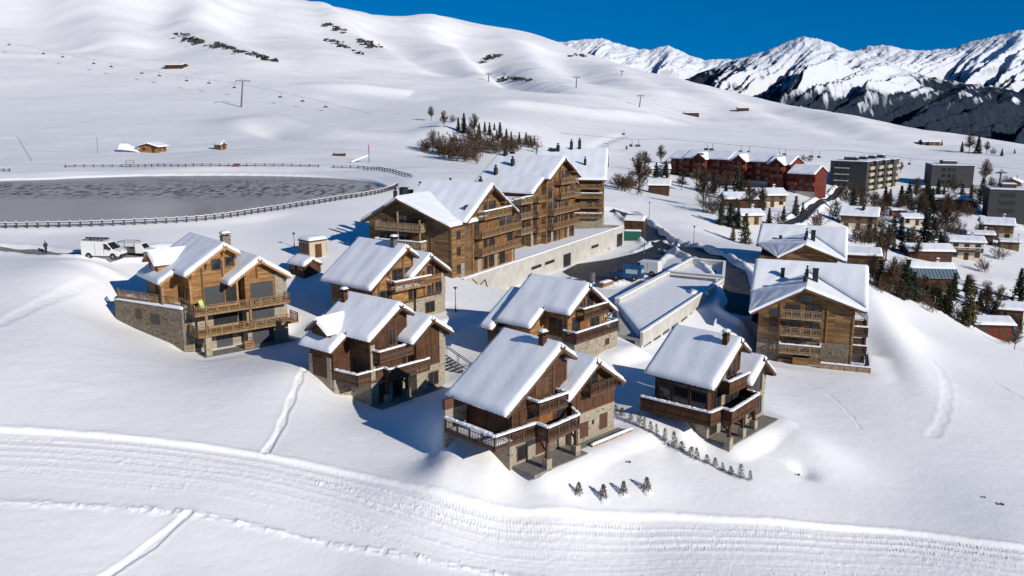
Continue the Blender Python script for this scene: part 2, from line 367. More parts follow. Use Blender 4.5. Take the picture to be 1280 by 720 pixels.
FOLDS = [ # ridges (+) and gullies (-) of the background hill: photo pixels, height, width
 ([(598,72),(610,84),(632,98),(668,112)], -26, 24), ([(585,72),(596,88),(618,104)], 12, 26), ([(560,40),(575,62),(600,70)], -12, 34), ([(540,22),(545,50),(562,80)], 13, 40),
 ([(400,109),(520,121),(640,134),(740,143),(830,150)], 6, 16), ([(0,64),(100,71),(215,86),(330,112),(420,130)], 5, 15),
 ([(262,2),(235,42),(275,60),(345,82)], 11, 26), ([(300,0),(310,40),(360,75),(420,95)], -10, 34), ([(405,8),(440,48),(480,68),(520,88)], 12, 24), ([(455,22),(500,60),(550,92)], -12, 30),
 ([(100,-30),(130,30),(160,60)], 10, 40), ([(30,-20),(60,40),(80,60)], -9, 40), ([(180,0),(200,45),(205,70)], -8, 30), ([(640,48),(660,72),(690,98)], 12, 34), ([(690,60),(710,84),(740,105)], -9, 34),
 ([(760,82),(790,108),(840,130)], 7, 30), ([(860,108),(900,130),(960,150)], 6, 30), ([(940,128),(1000,150),(1080,172)], -6, 30), ([(1040,146),(1090,166),(1180,182)], 5, 26),
 ([(780,168),(760,174),(738,186)], -1.2, 3.5), ([(430,170),(520,176),(600,150)], 2.5, 12)]
FOLDL = [([hit(*q)[:2] for q in ln], h, w) for ln, h, w in FOLDS]
PADS = []                     # (x, y, rot, x0, x1, y0, y1, z, blend)
MOUNDS = [(*hit(1010,558)[:2], 3.6, 4.6, .5, 1.0), (*hit(1004,588)[:2], 1.0, 1.2, .3, -.5), (*hit(960,545)[:2], 3.2, 5., .4, -.5),
          (*hit(1126,455)[:2], 4.2, 15., -.25, 1.2), (*hit(1108,400)[:2], 4.5, 14., -.3, 1.3), (*hit(1094,445)[:2], 3.0, 16, -.2, -.6),
          (*hit(120,334)[:2], 5, 1.2, -.1, .5), (*hit(230,415)[:2], 2.6, 2.0, -.4, 1.0), (*hit(180,405)[:2], 3.2, 1.4, -.4, .6),
          (*hit(310,160)[:2], 14, 34, .5, 4.), (*hit(355,158)[:2], 9, 30, .6, 4.), (*hit(400,165)[:2], 9, 24, .6, 3.), (*hit(335,168)[:2], 7, 22, .6, -3.), (*hit(380,160)[:2], 6, 24, .6, -3.)]                   # (x, y, rx, ry, rot, h)
def ground(x, y, fine=False):
    x = np.asarray(x, float); y = np.asarray(y, float)
    h = base_h(x, y)
    r = np.hypot(x, y)
    # drifts and soft hollows
    far = sst((r-250)/500)
    h = h + fbm(x/23, y/17, 3)*.9*sst((r-60)/60)*(1-far)*(sst((r-120)/150)*1.2+.35) + fbm(x/190, y/120, 9, 5)*13*far*sst((r-380)/500)
    h = h + fbm(x/60, y/60, 21, 5)*2.2*far
    for (cx, cy, rx, ry, rot, hh) in MOUNDS:
        c, s = math.cos(rot), math.sin(rot); u = ((x-cx)*c+(y-cy)*s)/rx; v = (-(x-cx)*s+(y-cy)*c)/ry
        h = h+hh*np.exp(-(u*u+v*v))
    fm = (r > 330) & (y > 0)
    if fm.any():
        xs, ys = x[fm], y[fm]; add = np.zeros(xs.shape)
        for ln, hh, w in FOLDL:
            d, u, _ = polydist(xs, ys, ln); L = sum(math.hypot(b[0]-a[0], b[1]-a[1]) for a, b in zip(ln[:-1], ln[1:]))
            add = add+hh*np.exp(-(d/(w*(1+.4*fbm(u/70, d*0, 3))))**2)*sst(np.minimum(u+30, L-u+30)/60)
        h[fm] = h[fm]+.72*add*sst((xs*0+r[fm]-330)/60)
    near = (y < 420)
    m = near
    if m.any():
        xs, ys, hs = x[m], y[m], h[m]
        ins = inpoly(xs, ys, LAKE); d, _, _ = polydist(xs, ys, LAKE+[LAKE[0]])
        bank = LAKEZ+.55
        hs = np.where(ins, LAKEZ+.55-1.6*sst(d/1.6), hs+(np.maximum(hs, bank)-hs)*1.0*(1-sst((d-3)/6))*(d < 9))
        hs = np.where(~ins & (d < 9), bank+(hs-bank)*sst((d-.3)/7), hs)
        for nm, ln, w in ROADL:
            d, u, _ = polydist(xs, ys, ln)
            n = fbm(u/1.7, d*0+3, 5)+.2
            hs = hs-.30*(1-sst((d-w+.3)/.8))+(.55+n)*np.exp(-((d-w-1.1)/.75)**2)*(.4 if nm == 'lake_road' else 1)
        ip = inpoly(xs, ys, PARK); d, u, _ = polydist(xs, ys, PARK+[PARK[0]])
        zp = ZC-28.75
        hs = np.where(ip, zp+(hs-zp)*.35, hs+(zp-hs)*.55*(1-sst(d/4))+(.6+fbm(u/2, d, 8)*1.6)*np.exp(-((d-1.6)/1.)**2))
        for (cx, cy, rot, x0, x1, y0, y1, z, bl) in PADS:
            c, s = math.cos(rot), math.sin(rot); u = (xs-cx)*c+(ys-cy)*s; v = -(xs-cx)*s+(ys-cy)*c
            dd = np.hypot(np.maximum(np.maximum(x0-u, u-x1), 0), np.maximum(np.maximum(y0-v, v-y1), 0))
            w = 1-sst(dd/bl); hs = hs+(z-hs)*w
        h[m] = hs
    nr = (r < 135) & (y > 20)
    if nr.any():
        xs, ys, hs = x[nr], y[nr], h[nr]
        d, u, sg = polydist(xs, ys, TRK_UP); w = d*sg          # positive towards the viewer
        band = sst((w+.25)/.35)*(1-sst((w-6.2)/1.2))
        hs = hs-.20*sst((w+.2)/.4)*(1-sst((w-6)/5))+.06*(1+2.5*fbm(u/1.1, w/.6, 39, 3))*np.exp(-((w+.35)/.25)**2)
        lump = fbm(u/.30, w/.22, 31, 3)
        big = fbm(u/6, w/1.0, 33, 3)
        for c0, wd, a in ((.55,.36,.05),(1.40,.36,.05),(2.3,.32,.04),(3.1,.28,.03),(4.1,.34,.02),(5.2,.26,.015)):
            cc = w-c0-.16*np.sin(u/11+c0*2)
            lane = np.exp(-(cc/wd)**4)*np.clip(.75+big*2.2, 0, 1.2)
            hs = hs+lane*band*(a*.5*np.sin(u*2*math.pi/.26+np.abs(cc)*9)*np.clip(1+lump*3, 0, 2)-a*.8+lump*.05)
        for c0, am in ((.98,.05),(1.85,.05),(2.72,.04),(3.5,.03),(4.6,.025)): hs = hs+am*np.exp(-((w-c0-.16*np.sin(u/11+1))/.085)**2)*(1+lump*2)
        hs = hs+band*(fbm(u/7, w/.16, 37, 2)*.05)
        crumb = np.maximum(vnoise(u/.2, w/.2, 35)-.87, 0)*1.1*np.clip(.3+big*3, 0, 1)
        hs = hs+band*(lump*.03+crumb)
        lo, u2, s2 = polydist(xs, ys, TRK_LO)
        cr = vnoise(u2/.33, lo/.25, 41); cr2 = vnoise(u2/.8, lo/.5, 44)
        hs = hs+np.exp(-(lo/.38)**2)*(.06+.30*np.maximum(cr-.5, 0)+.12*(cr2-.4))
        for k, (ln, (wd, dp)) in enumerate(zip(FOOT, FOOTW)):
            d, u, _ = polydist(xs, ys, ln); wob = .12*np.sin(u*1.3)+.2*fbm(u/1.2, d*0, 50+k)
            hs = hs-dp*np.exp(-((d+wob)/wd)**4)*(1+.7*fbm(u/.4, d*0+2, 60+k))+dp*.22*np.exp(-((d-wd*1.6)/(wd*.5))**2)
        # wind ripples and small drifts on untouched snow
        un = 1-band
        hs = hs+un*(fbm(xs/6+ys/9, ys/2.6-xs/8, 71, 3)*.10*np.clip(.4+fbm(xs/14, ys/14, 75)*3.5, 0, 1.7)+fbm(xs/1.3, ys/.8, 73, 4)*.035)
        h[nr] = hs
    return h
def G(x, y): return float(ground(np.array([x]), np.array([y]))[0])
def ghit(px, py):             # ground point under a photo pixel, on the finished surface
    x, y, z = hit(px, py, ground); return x, y, G(x, y)
def make_ground():
    az = np.radians(np.concatenate([np.linspace(-178,-62,18), np.linspace(-60,-36,40), np.linspace(-35,-31.6,50), np.linspace(-31.5,31.5,1000), np.linspace(31.6,35,50), np.linspace(36,60,40), np.linspace(62,178,18)]))
    rr = np.concatenate([[3,15,28,36,41], np.exp(np.linspace(np.log(44), np.log(135), 560)), np.exp(np.linspace(np.log(135.6), np.log(2600), 500)), [3200]])
    A, R = np.meshgrid(az, rr)
    X = np.sin(A)*R; Y = np.cos(A)*R
    Z = ground(X, np.where(Y > 0, Y, Y))
    Z[-1] = -900
    na, nr = len(az), len(rr)
    co = np.stack([X, Y, Z], -1).reshape(-1, 3).astype(np.float32)
    i = np.arange(nr-1)[:,None]*na+np.arange(na-1)[None]
    q = np.stack([i, i+na, i+na+1, i+1], -1).reshape(-1, 4)[:, ::-1]
    me = bpy.data.meshes.new('snow_ground'); nq = len(q)
    me.vertices.add(len(co)); me.vertices.foreach_set('co', co.ravel())
    me.loops.add(nq*4); me.loops.foreach_set('vertex_index', q.ravel().astype(np.int32))
    me.polygons.add(nq); me.polygons.foreach_set('loop_start', np.arange(0, nq*4, 4, dtype=np.int32))
    me.polygons.foreach_set('use_smooth', np.ones(nq, bool))
    me.update(calc_edges=True); me.validate()
    me.materials.append(M['snow'])
    o = bpy.data.objects.new('snow_ground', me); col.objects.link(o); o['kind'] = 'structure'
    return o
def drape(name, ln, w, mat, lift=.05, label=None):
    vs = []; fs = []; K = 5
    for i, p in enumerate(ln):
        a = ln[max(0, i-1)]; b = ln[min(len(ln)-1, i+1)]; d = Vector((b[0]-a[0], b[1]-a[1])).normalized(); n = Vector((-d.y, d.x))
        ww = w*(1+.12*math.sin(i*1.3))
        for k in range(K):
            t = (k/(K-1)*2-1)*ww; vs.append([p[0]+n.x*t, p[1]+n.y*t, 0])
    v = np.array(vs); v[:,2] = ground(v[:,0], v[:,1])+lift
    for i in range(len(ln)-1):
        for k in range(K-1): a = i*K+k; fs.append((a, a+K, a+K+1, a+1))
    m = MB(); m.add(v, [f[::-1] for f in fs]); o = m.build(name, mat, None, True); o['kind'] = 'structure'
    if o.data.polygons[0].normal.z < 0: o.data.flip_normals()
    return o
# ------------------------------------------------------------------ house parts
def quadpt(P, u, v):          # P: ridge0, ridge1, eave1, eave0
    a = P[0]*(1-u)+P[1]*u; b = P[3]*(1-u)+P[2]*u
    return a*(1-v)+b*v
def snow_slab(parent, P, t=.45, open_=(0,0,0,0), name='snow_layer', seed=0, out=.06, mat=None, rough=1.):
    """snow lying on a roof plane; P is its upper surface. open_: ridge, end1, eave, end0 carry on without a rounded edge"""
    P = [Vector(p) for p in P]
    n = (P[1]-P[0]).cross(P[3]-P[0]).normalized()
    if n.z < 0: n = -n
    Lu = (P[1]-P[0]).length; Lv = (P[3]-P[0]).length
    nu = max(6, min(46, int(Lu/.28))); nv = max(5, min(34, int(Lv/.3)))
    us = [0,.004]+[i/nu for i in range(1, nu)]+[.996,1]; vs_ = [0,.004]+[j/nv for j in range(1, nv)]+[.996,1]
    rnd = random.Random(seed*7+3); ph = [rnd.uniform(0, 6) for _ in range(8)]
    V = []; NU, NV = len(us), len(vs_)
    for v in vs_:
        for u in us:
            p = quadpt(P, u, v)
            du0 = u*Lu if not open_[3] else 9; du1 = (1-u)*Lu if not open_[1] else 9
            dv1 = (1-v)*Lv if not open_[2] else 9; dv0 = v*Lv if not open_[0] else 9
            d = min(du0, du1, dv0, dv1)
            f = math.sqrt(max(0, 1-(1-min(1, d/(.85*t)))**2))
            wob = .03*math.sin(u*Lu*1.1+ph[0])*math.sin(v*Lv*.9+ph[1])+.014*math.sin(u*Lu*2.7+ph[2]+v*2)+.008*math.sin(v*Lv*4.1+ph[3])
            scal = 0
            if not open_[2] and dv1 < .5: scal = (.5+.5*math.sin(u*Lu*2*math.pi/.62+ph[4]+.8*math.sin(u*Lu*.9)))*(1-dv1/.5)
            do = min([9]+[q for q, o_ in ((u*Lu, open_[3]), ((1-u)*Lu, open_[1]), ((1-v)*Lv, open_[2]), (v*Lv, open_[0])) if o_])
            h = t*(f-1)+rough*(wob*min(1, do/.8)-.055*scal)*min(1, d/.4+.15)
            p = p+n*h
            if not open_[2] and v > .99: p = p+(P[3]-P[0]).normalized()*(out*(1.+.6*scal))
            V.append(p)
    fs = []
    for j in range(NV-1):
        for i in range(NU-1): a = j*NU+i; fs.append((a, a+1, a+NU+1, a+NU))
    tops = [(open_[0], [i for i in range(NU)]), (open_[1], [j*NU+NU-1 for j in range(NV)]), (open_[2], [(NV-1)*NU+i for i in range(NU-1, -1, -1)]), (open_[3], [j*NU for j in range(NV-1, -1, -1)])]
    low = {}
    for op, rg in tops:
        if op: continue
        for r in rg:
            if r not in low: q = Vector(V[r]); low[r] = len(V); V.append(q-n*((q-P[0]).dot(n)+t))
        for r, r2 in zip(rg[:-1], rg[1:]): fs.append((r, low[r], low[r2], r2))
    mb = MB(); mb.add(V, fs)
    o = mb.build(name, mat or M['roofsnow'], parent, True)
    if o.data.polygons[0].normal.dot(n) < 0: o.data.flip_normals()
    return o
def roof_deck(mb, P, ts, td):
    P = [Vector(p) for p in P]; n = (P[1]-P[0]).cross(P[3]-P[0]).normalized()
    if n.z < 0: n = -n; P = [P[0],P[3],P[2],P[1]]
    lo = [p-n*(ts+td) for p in P]; hi = [p-n*ts for p in P]
    mb.hexa(lo+hi)
def roof(parent, planes, mat, ts=.42, td=.24, name='roof', seed=0):
    """planes: list of (P, open_)"""
    mb = MB()
    for P, op in planes: roof_deck(mb, P, ts, td)
    r = mb.build(name, mat, parent)
    for k, (P, op) in enumerate(planes): snow_slab(r, P, ts, op, seed=seed*11+k)
    return r
def window(parent, Fm, a, c, w, h, mf='frame', mull=1, name='window', pane='glass', fw=.09, proud=.07):
    mb = MB()
    mb.fbox(Fm, a-fw, a+w+fw, -.1, proud, c-fw, c); mb.fbox(Fm, a-fw, a+w+fw, -.1, proud, c+h, c+h+fw)
    mb.fbox(Fm, a-fw, a, -.1, proud, c, c+h); mb.fbox(Fm, a+w, a+w+fw, -.1, proud, c, c+h)
    for k in range(1, mull+1):
        x = a+w*k/(mull+1); mb.fbox(Fm, x-.035, x+.035, -.1, proud-.01, c, c+h)
    o = mb.build(name, M[mf], parent)
    m2 = MB(); m2.fbox(Fm, a, a+w, -.1, .025, c, c+h); m2.build('pane', M[pane], o)
    return o
def panel(parent, Fm, a, c, w, h, mat='shutter', name='shutter', proud=.05, split=1):
    mb = MB(); k = w/split
    for i in range(split): mb.fbox(Fm, a+i*k+.02, a+(i+1)*k-.02, -.05, proud, c, c+h)
    return mb.build(name, M[mat], parent)
def railing(parent, path, h=1.0, mat='rail', style='bars', snow=True, name='railing', step=1.4, seed=0, capw=.24):
    mb = MB(); sn = MB(); rnd = random.Random(seed)
    for p, q in zip(path[:-1], path[1:]):
        p = Vector(p); q = Vector(q); d = q-p; l = d.length; n = max(1, round(l/step)); u = d/l; z = Vector((0,0,1))
        for i in range(n+1):
            c = p+d*(i/n); mb.bar(c-z*.25, c+z*(h+.02), .11)
        mb.bar(p+z*h, q+z*h, .13, .07); mb.bar(p+z*.14, q+z*.14, .07, .08)
        if style == 'bars':
            mb.bar(p+z*(h-.2), q+z*(h-.2), .05, .06)
            k = max(2, int(l/.19))
            for i in range(1, k): c = p+d*(i/k); mb.bar(c+z*.1, c+z*(h-.18), .05, .03)
            mb.bar(p-z*.12, q-z*.12, .06, .26)
        elif style == 'boards':
            k = max(1, n)
            for i in range(k):
                a = p+d*((i+.04)/k); b = p+d*((i+.96)/k)
                mb.bar(a+z*.36, b+z*.36, .04, .34)
                kk = max(2, int((b-a).length/.30))
                for j in range(kk):
                    s0 = a+(b-a)*((j+.16)/kk); s1 = a+(b-a)*((j+.84)/kk); mb.bar(s0+z*.68, s1+z*.68, .04, .26)
            mb.bar(p+z*.84, q+z*.84, .05, .07); mb.bar(p-z*.14, q-z*.14, .06, .30)
        elif style == 'solid':
            mb.bar(p+z*.52, q+z*.52, .05, .82)
            mb.bar(p-z*.14, q-z*.14, .07, .34)
        if snow:
            k = max(2, int(l/.25)); pts = [p+d*(i/k) for i in range(k+1)]
            for a, b in zip(pts[:-1], pts[1:]):
                hh = .13+.07*rnd.random(); sn.bar(a+z*(h+.035+hh/2), b+z*(h+.035+hh/2), capw*(.9+.25*rnd.random()), hh)
    o = mb.build(name, M[mat], parent)
    if snow: sn.build('snow_cap', M['roofsnow'], o)
    return o
def flatsnow(parent, poly, z, t=.3, name='snow_layer', seed=0):
    """low snow on a flat top, poly in xy (quad)"""
    P = [Vector((p[0], p[1], z+t)) for p in poly]
    return snow_slab(parent, [P[0],P[1],P[2],P[3]], t, (0,0,0,0), name, seed, out=0, rough=.25)
def deck(parent, poly, z, path, mat='rail', style='bars', th=.24, posts=(), zlow=-3, snow=True, name='deck', h=1.0, floorsnow=None, seed=0, capw=.24):
    mb = MB(); mb.prism(poly, 'z', z-th, z); d = mb.build(name, M[mat], parent)
    railing(d, [(p[0], p[1], z) for p in path], h, mat, style, snow, seed=seed, capw=capw)
    if floorsnow: flatsnow(d, floorsnow, z, .22, seed=seed)
    for (x, y) in posts:
        m = MB(); m.box(x-.13, x+.13, y-.13, y+.13, zlow+.9, z-th); m.bar((x, y+.1, z-th-.9), (x, y+1.0, z-th-.02), .12)
        po = m.build('post', M[mat], parent); m2 = MB(); m2.box(x-.3, x+.3, y-.3, y+.3, zlow-1.5, zlow+.9); m2.build('stone_footing', M['stone'], po)
    return d
def chimney(parent, x, y, z0, z1, w=.75, mat='stone', cap='black'):
    m = MB(); m.box(x-w/2, x+w/2, y-w/2, y+w/2, z0, z1); m.box(x-w/2-.06, x+w/2+.06, y-w/2-.06, y+w/2+.06, z1-.12, z1)
    c = m.build('chimney', M[mat], parent)
    m = MB()
    for sx in (-1, 1):
        for sy in (-1, 1): m.box(x+sx*w*.36-.05, x+sx*w*.36+.05, y+sy*w*.36-.05, y+sy*w*.36+.05, z1, z1+.25)
    m.box(x-w/2-.1, x+w/2+.1, y-w/2-.1, y+w/2+.1, z1+.25, z1+.32); cp = m.build('chimney_cap', M[cap], c)
    q = w/2+.08
    snow_slab(cp, [(x-q,y-q,z1+.58),(x-q,y+q,z1+.58),(x+q,y+q,z1+.58),(x+q,y-q,z1+.58)], .26, name='snow_cap')
    return c

# ------------------------------------------------------------------ the chalets in front
def chalet(name, label, x, y, zr, rot, H, L, we, sl, xs, ys, zs, ws, ssl, wall='dark', wall2='darkv', stonem='stone', verge='verge',
           zd=2.6, notch=None, sec=True, right=2.1, xl=None, secstone=True, winl=(), secx=None):
    r = math.radians(rot)
    e = empty(name, (x, y, zr-H+ZC), r)
    tag(e, label, 'chalet', 'timber chalets on the snowy slope')
    zf = lambda xx: H-sl*abs(xx)
    zs_ = lambda xx: H-zs-ssl*abs(xx-xs)
    xl = -we+1.25 if xl is None else xl
    yf = 1.1; ybk = L-.8
    tt = .72
    # roofs (snow surface planes)
    pl = []
    if notch:
        y1, w2 = notch
        pl.append(([(0,0,H),(0,y1,H),(-we,y1,zf(we)),(-we,0,zf(we))], (1,1,0,0)))
        pl.append(([(0,y1,H),(0,L,H),(-we,L,zf(we)),(-we,y1,zf(we))], (1,0,1,1)))
        pl.append(([(-we,y1,zf(we)),(-we,L,zf(we)),(-w2,L,zf(w2)),(-w2,y1,zf(w2))], (1,0,0,0)))
    else: pl.append(([(0,0,H),(0,L,H),(-we,L,zf(we)),(-we,0,zf(we))], (1,0,0,0)))
    pl.append(([(0,0,H),(0,L,H),(right,L,zf(right)),(right,0,zf(right))], (1,0,0,0)))
    roof(e, pl, M[verge], seed=len(label))
    # main walls
    xr = right-.45 if sec else right-.9
    if sec: xr = min(xr, 1.75)
    mb = MB(); mb.box(xl, xr, yf, ybk, -4, zd)
    if notch: mb.box(-w2+1.0, xl, y1+.7, ybk, -4, zd)
    if sec:
        x0, x1 = secx or (xs-ws+1.6, xs+ws-.6); y0 = -ys+1.05
        mb.box(x0, x1, y0, L-1.2, -4, zd+.25)
    mb.build('stone_base', M[stonem], e)
    mb = MB(); zz = zd+.0
    mb.prism([(xl, zz), (xr, zz), (xr, zf(xr)-tt), (0, H-tt), (xl, zf(xl)-tt)], 'y', yf+.02, ybk-.02)
    if notch: mb.prism([(-w2+1.02, zz), (xl, zz), (xl, zf(xl)-tt), (-w2+1.02, zf(w2-1.02)-tt)], 'y', y1+.72, ybk-.03)
    w = mb.build('timber_wall', M[wall], e)
    # beams under the front overhang, trims on the facade
    for bx in (0, xl+.15, xl*.5) + ((xr-.15,) if not sec else ()):
        mb = MB(); mb.box(bx-.13, bx+.13, .12, yf+.1, zf(bx)-tt-.34, zf(bx)-tt-.02)
        mb.bar((bx, yf-.02, zf(bx)-tt-1.2), (bx, .35, zf(bx)-tt-.3), .14); mb.build('purlin', M[verge], e)
    mb = MB()
    mb.box(xl-.03, xl+.2, yf-.06, yf+.16, zd, zf(xl)-tt); mb.box(xr-.2, xr+.03, yf-.06, yf+.16, zd, zf(xr)-tt)
    mb.box(xl, xr, yf-.05, yf+.05, zd-.12, zd+.12)
    mb.box(-.09, .09, yf-.05, yf+.05, zd+2.4, H-tt-.4)
    mb.build('facade_frame', M[verge], e)
    if sec:
        rp = [([(xs,-ys,H-zs),(xs,1.25,H-zs),(xs-ws,1.25,zs_(xs-ws)),(xs-ws,-ys,zs_(xs-ws))], (1,1,0,0)),
              ([(xs,1.25,H-zs),(xs,L-.5,H-zs),(1.85,L-.5,zs_(1.85)),(1.85,1.25,zs_(1.85))], (1,0,1,1)),
              ([(xs,-ys,H-zs),(xs,L-.5,H-zs),(xs+ws,L-.5,zs_(xs+ws)),(xs+ws,-ys,zs_(xs+ws))], (1,0,0,0))]
        roof(e, rp, M[verge], seed=len(label)+5)
        mb = MB(); zz = zd+.25
        mb.prism([(x0+.01, zz), (x1-.01, zz), (x1-.01, zs_(x1)-tt), (xs, H-zs-tt), (x0+.01, zs_(x0)-tt)], 'y', y0+.01, L-1.22)
        mb.build('wing_wall', M[wall2], e)
        for bx in (xs, x0+.12, x1-.12):
            mb = MB(); mb.box(bx-.12, bx+.12, -ys+.1, y0+.08, zs_(bx)-tt-.3, zs_(bx)-tt-.02); mb.build('purlin', M[verge], e)
        mb = MB(); mb.box(x0, x1, y0-.05, y0+.03, zd+.18, zd+.36)
        mb.build('floor_beam', M[verge], e)
    c, s = math.cos(r), math.sin(r)
    return e, dict(zf=zf, xl=xl, xr=xr, yf=yf, yb=ybk, L=L, H=H, zd=zd, main=fr((0,yf,0),(1,0,0),(0,-1,0)), left=fr((xl,0,0),(0,-1,0),(-1,0,0)),
                   sec=fr((0,-ys+1.05,0),(1,0,0),(0,-1,0)), right=fr(((xs+ws-.6) if sec else xr,0,0),(0,1,0),(1,0,0)), wl=lambda X, Y: (x+c*X-s*Y, y+s*X+c*Y))
def pad(x, y, zr, rot, H, x0, x1, y0, y1, dz=0, bl=2.5):
    PADS.append((x, y, math.radians(rot), x0, x1, y0, y1, zr-H+ZC+dz, bl))
POSES = dict(C5=(4.36,70.7,-19.64,44.5,10.05), C6=(22.03,79.45,-21.55,47.2,9.35), C2=(-12.67,104.3,-16.55,48.8,9.9), C3=(-11.5,87.8,-19.97,50.9,10.6), C1=(-33.5,99.7,-15.58,40.5,12.5), C4=(8.91,95.33,-19.5,48.96,8.41))
def build_front():
    x, y, zr, rot, H = POSES['C5']
    e, g = chalet('chalet', 'dark brown chalet nearest the viewer with long pale deck rail and two stone-wall shutters', x, y, zr, rot, H, 7.6, 6.9, .665, 4.21, .54, 2.09, 4.06, .69, secx=(1.8,7.75), xl=-5.3)
    fm, fl, fs, frr = g['main'], g['left'], g['sec'], g['right']
    panel(e, fl, -6.2, 2.75, 2.3, 2.1, split=1); panel(e, fl, -3.7, 2.75, 2.2, 2.1); panel(e, fl, -8+6.75, 2.75, .0001+.5, 2.1)
    panel(e, fm, -4.2, 2.75, 2.0, 1.9, split=2); panel(e, fm, -1.9, 2.75, 1.8, 1.9, 'orangedoor', 'door')
    panel(e, fm, .55, 2.7, 1.1, 2.2, 'black', 'door', .03)  # black panel puts the shade of the recess beside the wing into colour
    panel(e, fm, -2.3, 5.5, 1.7, 1.5, 'verge', split=2)
    deck(e, [(-3.2,-.25),(.35,-.25),(.35,1.12),(-3.2,1.12)], 4.55, [(-3.2,1.1),(-3.2,-.25),(.35,-.25),(.35,1.1)], th=.2, name='balcony', h=.95)
    deck(e, [(-7.8,6.4),(-7.8,.25),(-3.2,.05),(-3.3,-1.4),(.9,-1.1),(1.8,.5),(1.8,1.2),(-5.28,1.2),(-5.28,6.4)], zd := 2.6, [(-7.8,6.4),(-7.8,.25),(-3.2,.05),(-3.3,-1.4),(.9,-1.1),(1.75,.45)],
         posts=[(-3.2,-1.2),(.7,-.95)], zlow=0, floorsnow=[(-7.6,.5),(-7.6,6.2),(-5.5,6.2),(-5.5,.5)])
    panel(e, fs, 2.9, .4, 1.15, 1.45); panel(e, fs, 5.6, .55, 1.15, 1.45); panel(e, fs, 4.55, 1.35, .28, .4, 'black', 'vent')
    panel(e, fs, 2.35, 3.0, 2.3, 1.75, split=2); panel(e, fs, 4.75, 3.0, 2.4, 1.75, split=2)
    window(e, fs, 3.3, 5.3, 1.9, 1.25, mull=1)
    deck(e, [(3.0,-.55),(6.6,-.55),(6.6,.52),(3.0,.52)], 4.75, [(3.0,.5),(3.0,-.55),(6.6,-.55),(6.6,.5)], th=.18, name='balcony', snow=False, h=.95)
    window(e, fm, -4.4, .35, 1.0, 1.2, mull=0); panel(e, fm, -2.2, .2, 1.1, 1.6); panel(e, fm, -.4, .0, 1.0, 2.0, 'stonedark', 'door')
    mb = MB(); mb.box(-5.0,1.75,-1.5,1.1,-.35,.02); mb.box(1.75,8.4,-.5,.5,-.35,.02); mb.build('paved_court', M['slab'], e)
    mb = MB(); mb.box(-7.75,-5.3,6.45,6.75,0,4.3); o = mb.build('screen_wall', M['stone'], e); mb = MB(); mb.box(-7.8,-5.3,6.42,6.78,4.3,5.2); mb.build('timber_screen', M['verge'], o)
    chimney(e, -.55, 1.9, H-1.2, H+.4, .52, 'dark')
    mb = MB(); mb.tube((1.2,1.0,H-1.75),(1.2,.55,H-1.75),.2,.2,10); mb.tube((1.2,.8,H-1.75),(1.2,.8,H-.6),.1); mb.build('flue_pipe', M['steel'], e, True)
    mb = MB(); mb.box(3.0,8.8,-.9,-.72,-.6,.18); o = mb.build('retaining_edge', M['railgold'], e); flatsnow(o, [(3.0,-1.0),(8.8,-1.0),(8.8,-.62),(3.0,-.62)], .18, .16)
    pad(x, y, zr, rot, H, -3.4, 8.6, -.9, .8, -.05, 2.6)

    x, y, zr, rot, H = POSES['C6']
    e, g = chalet('chalet', 'dark brown chalet right of the sapling hedge with solid board deck and glazed side wall', x, y, zr, rot, H, 7.8, 5.25, .705, 3.38, .8, 2.37, 2.76, .78, secx=(1.9,5.55), xl=-4.2)
    fm, fl, fs = g['main'], g['left'], g['sec']
    window(e, fl, -2.9, 2.7, 1.7, 2.0, mull=0); window(e, fl, -4.8, 2.7, 1.6, 2.0, mull=0); window(e, fl, -6.4, 2.8, 1.2, 1.9, mull=0)
    window(e, fm, -3.3, 2.65, 1.4, 2.1, mull=1); window(e, fm, -.9, 2.65, 1.5, 2.1, mull=1)
    mb = MB(); mb.fbox(fm, -1.7,-1.05,-.1,.06,2.6,6.3); mb.build('stone_pier', M['stone'], e)
    panel(e, fm, .75, 2.65, .9, 2.2, 'black', 'door', .03); window(e, fm, -.85, 5.3, 1.5, 1.6, mull=1)  # the black panel paints the shaded corner beside the wing
    deck(e, [(-2.6,-.15),(1.3,-.15),(1.3,1.12),(-2.6,1.12)], 4.55, [(-2.6,1.1),(-2.6,-.15),(1.3,-.15)], 'dark', 'solid', th=.2, name='balcony', h=.95)
    deck(e, [(-6.8,6.8),(-6.3,-.4),(-4.4,-.55),(-4.6,-1.6),(1.5,-1.15),(1.9,.3),(1.9,1.2),(-4.18,1.2),(-4.18,6.8)], 2.5, [(-6.8,6.8),(-6.3,-.4),(-4.4,-.55),(-4.6,-1.6),(1.5,-1.15),(1.85,.25)], 'dark', 'solid',
         posts=[(-4.3,-1.3),(-1.4,-1.1),(1.3,-.9)], zlow=0, floorsnow=[(-6.2,.4),(-6.5,6.6),(-4.4,6.6),(-4.4,.4)])
    window(e, fs, 2.4, 3.0, 2.2, 1.7, mull=1); window(e, fs, 2.5, .5, 2.4, 1.7, mull=1); panel(e, fs, 3.2, 5.1, 1.2, 1.0, 'black', 'vent')
    mb = MB(); mb.fbox(fs, 4.85,5.6,-.2,.07,2.7,5.6); mb.build('stone_pier', M['stone'], e)
    window(e, fm, -3.6, .2, 1.2, 1.9, mull=0); panel(e, fm, -1.2, .1, 1.6, 2.1, 'black', 'door'); 
    mb = MB(); mb.box(-4.2,5.5,-1.5,1.1,-.4,.02); mb.build('paved_court', M['slab'], e)
    mb = MB(); mb.tube((1.2,-.7,2.5),(1.2,-.7,3.2),.22,.26,12); o = mb.build('plant_pot', M['cream'], e, True)
    chimney(e, -.9, 1.35, H-1.4, H+.2, .5, 'dark')
    pad(x, y, zr, rot, H, -3.4, 6.0, -1.2, 1.1, -.1, 2.4)

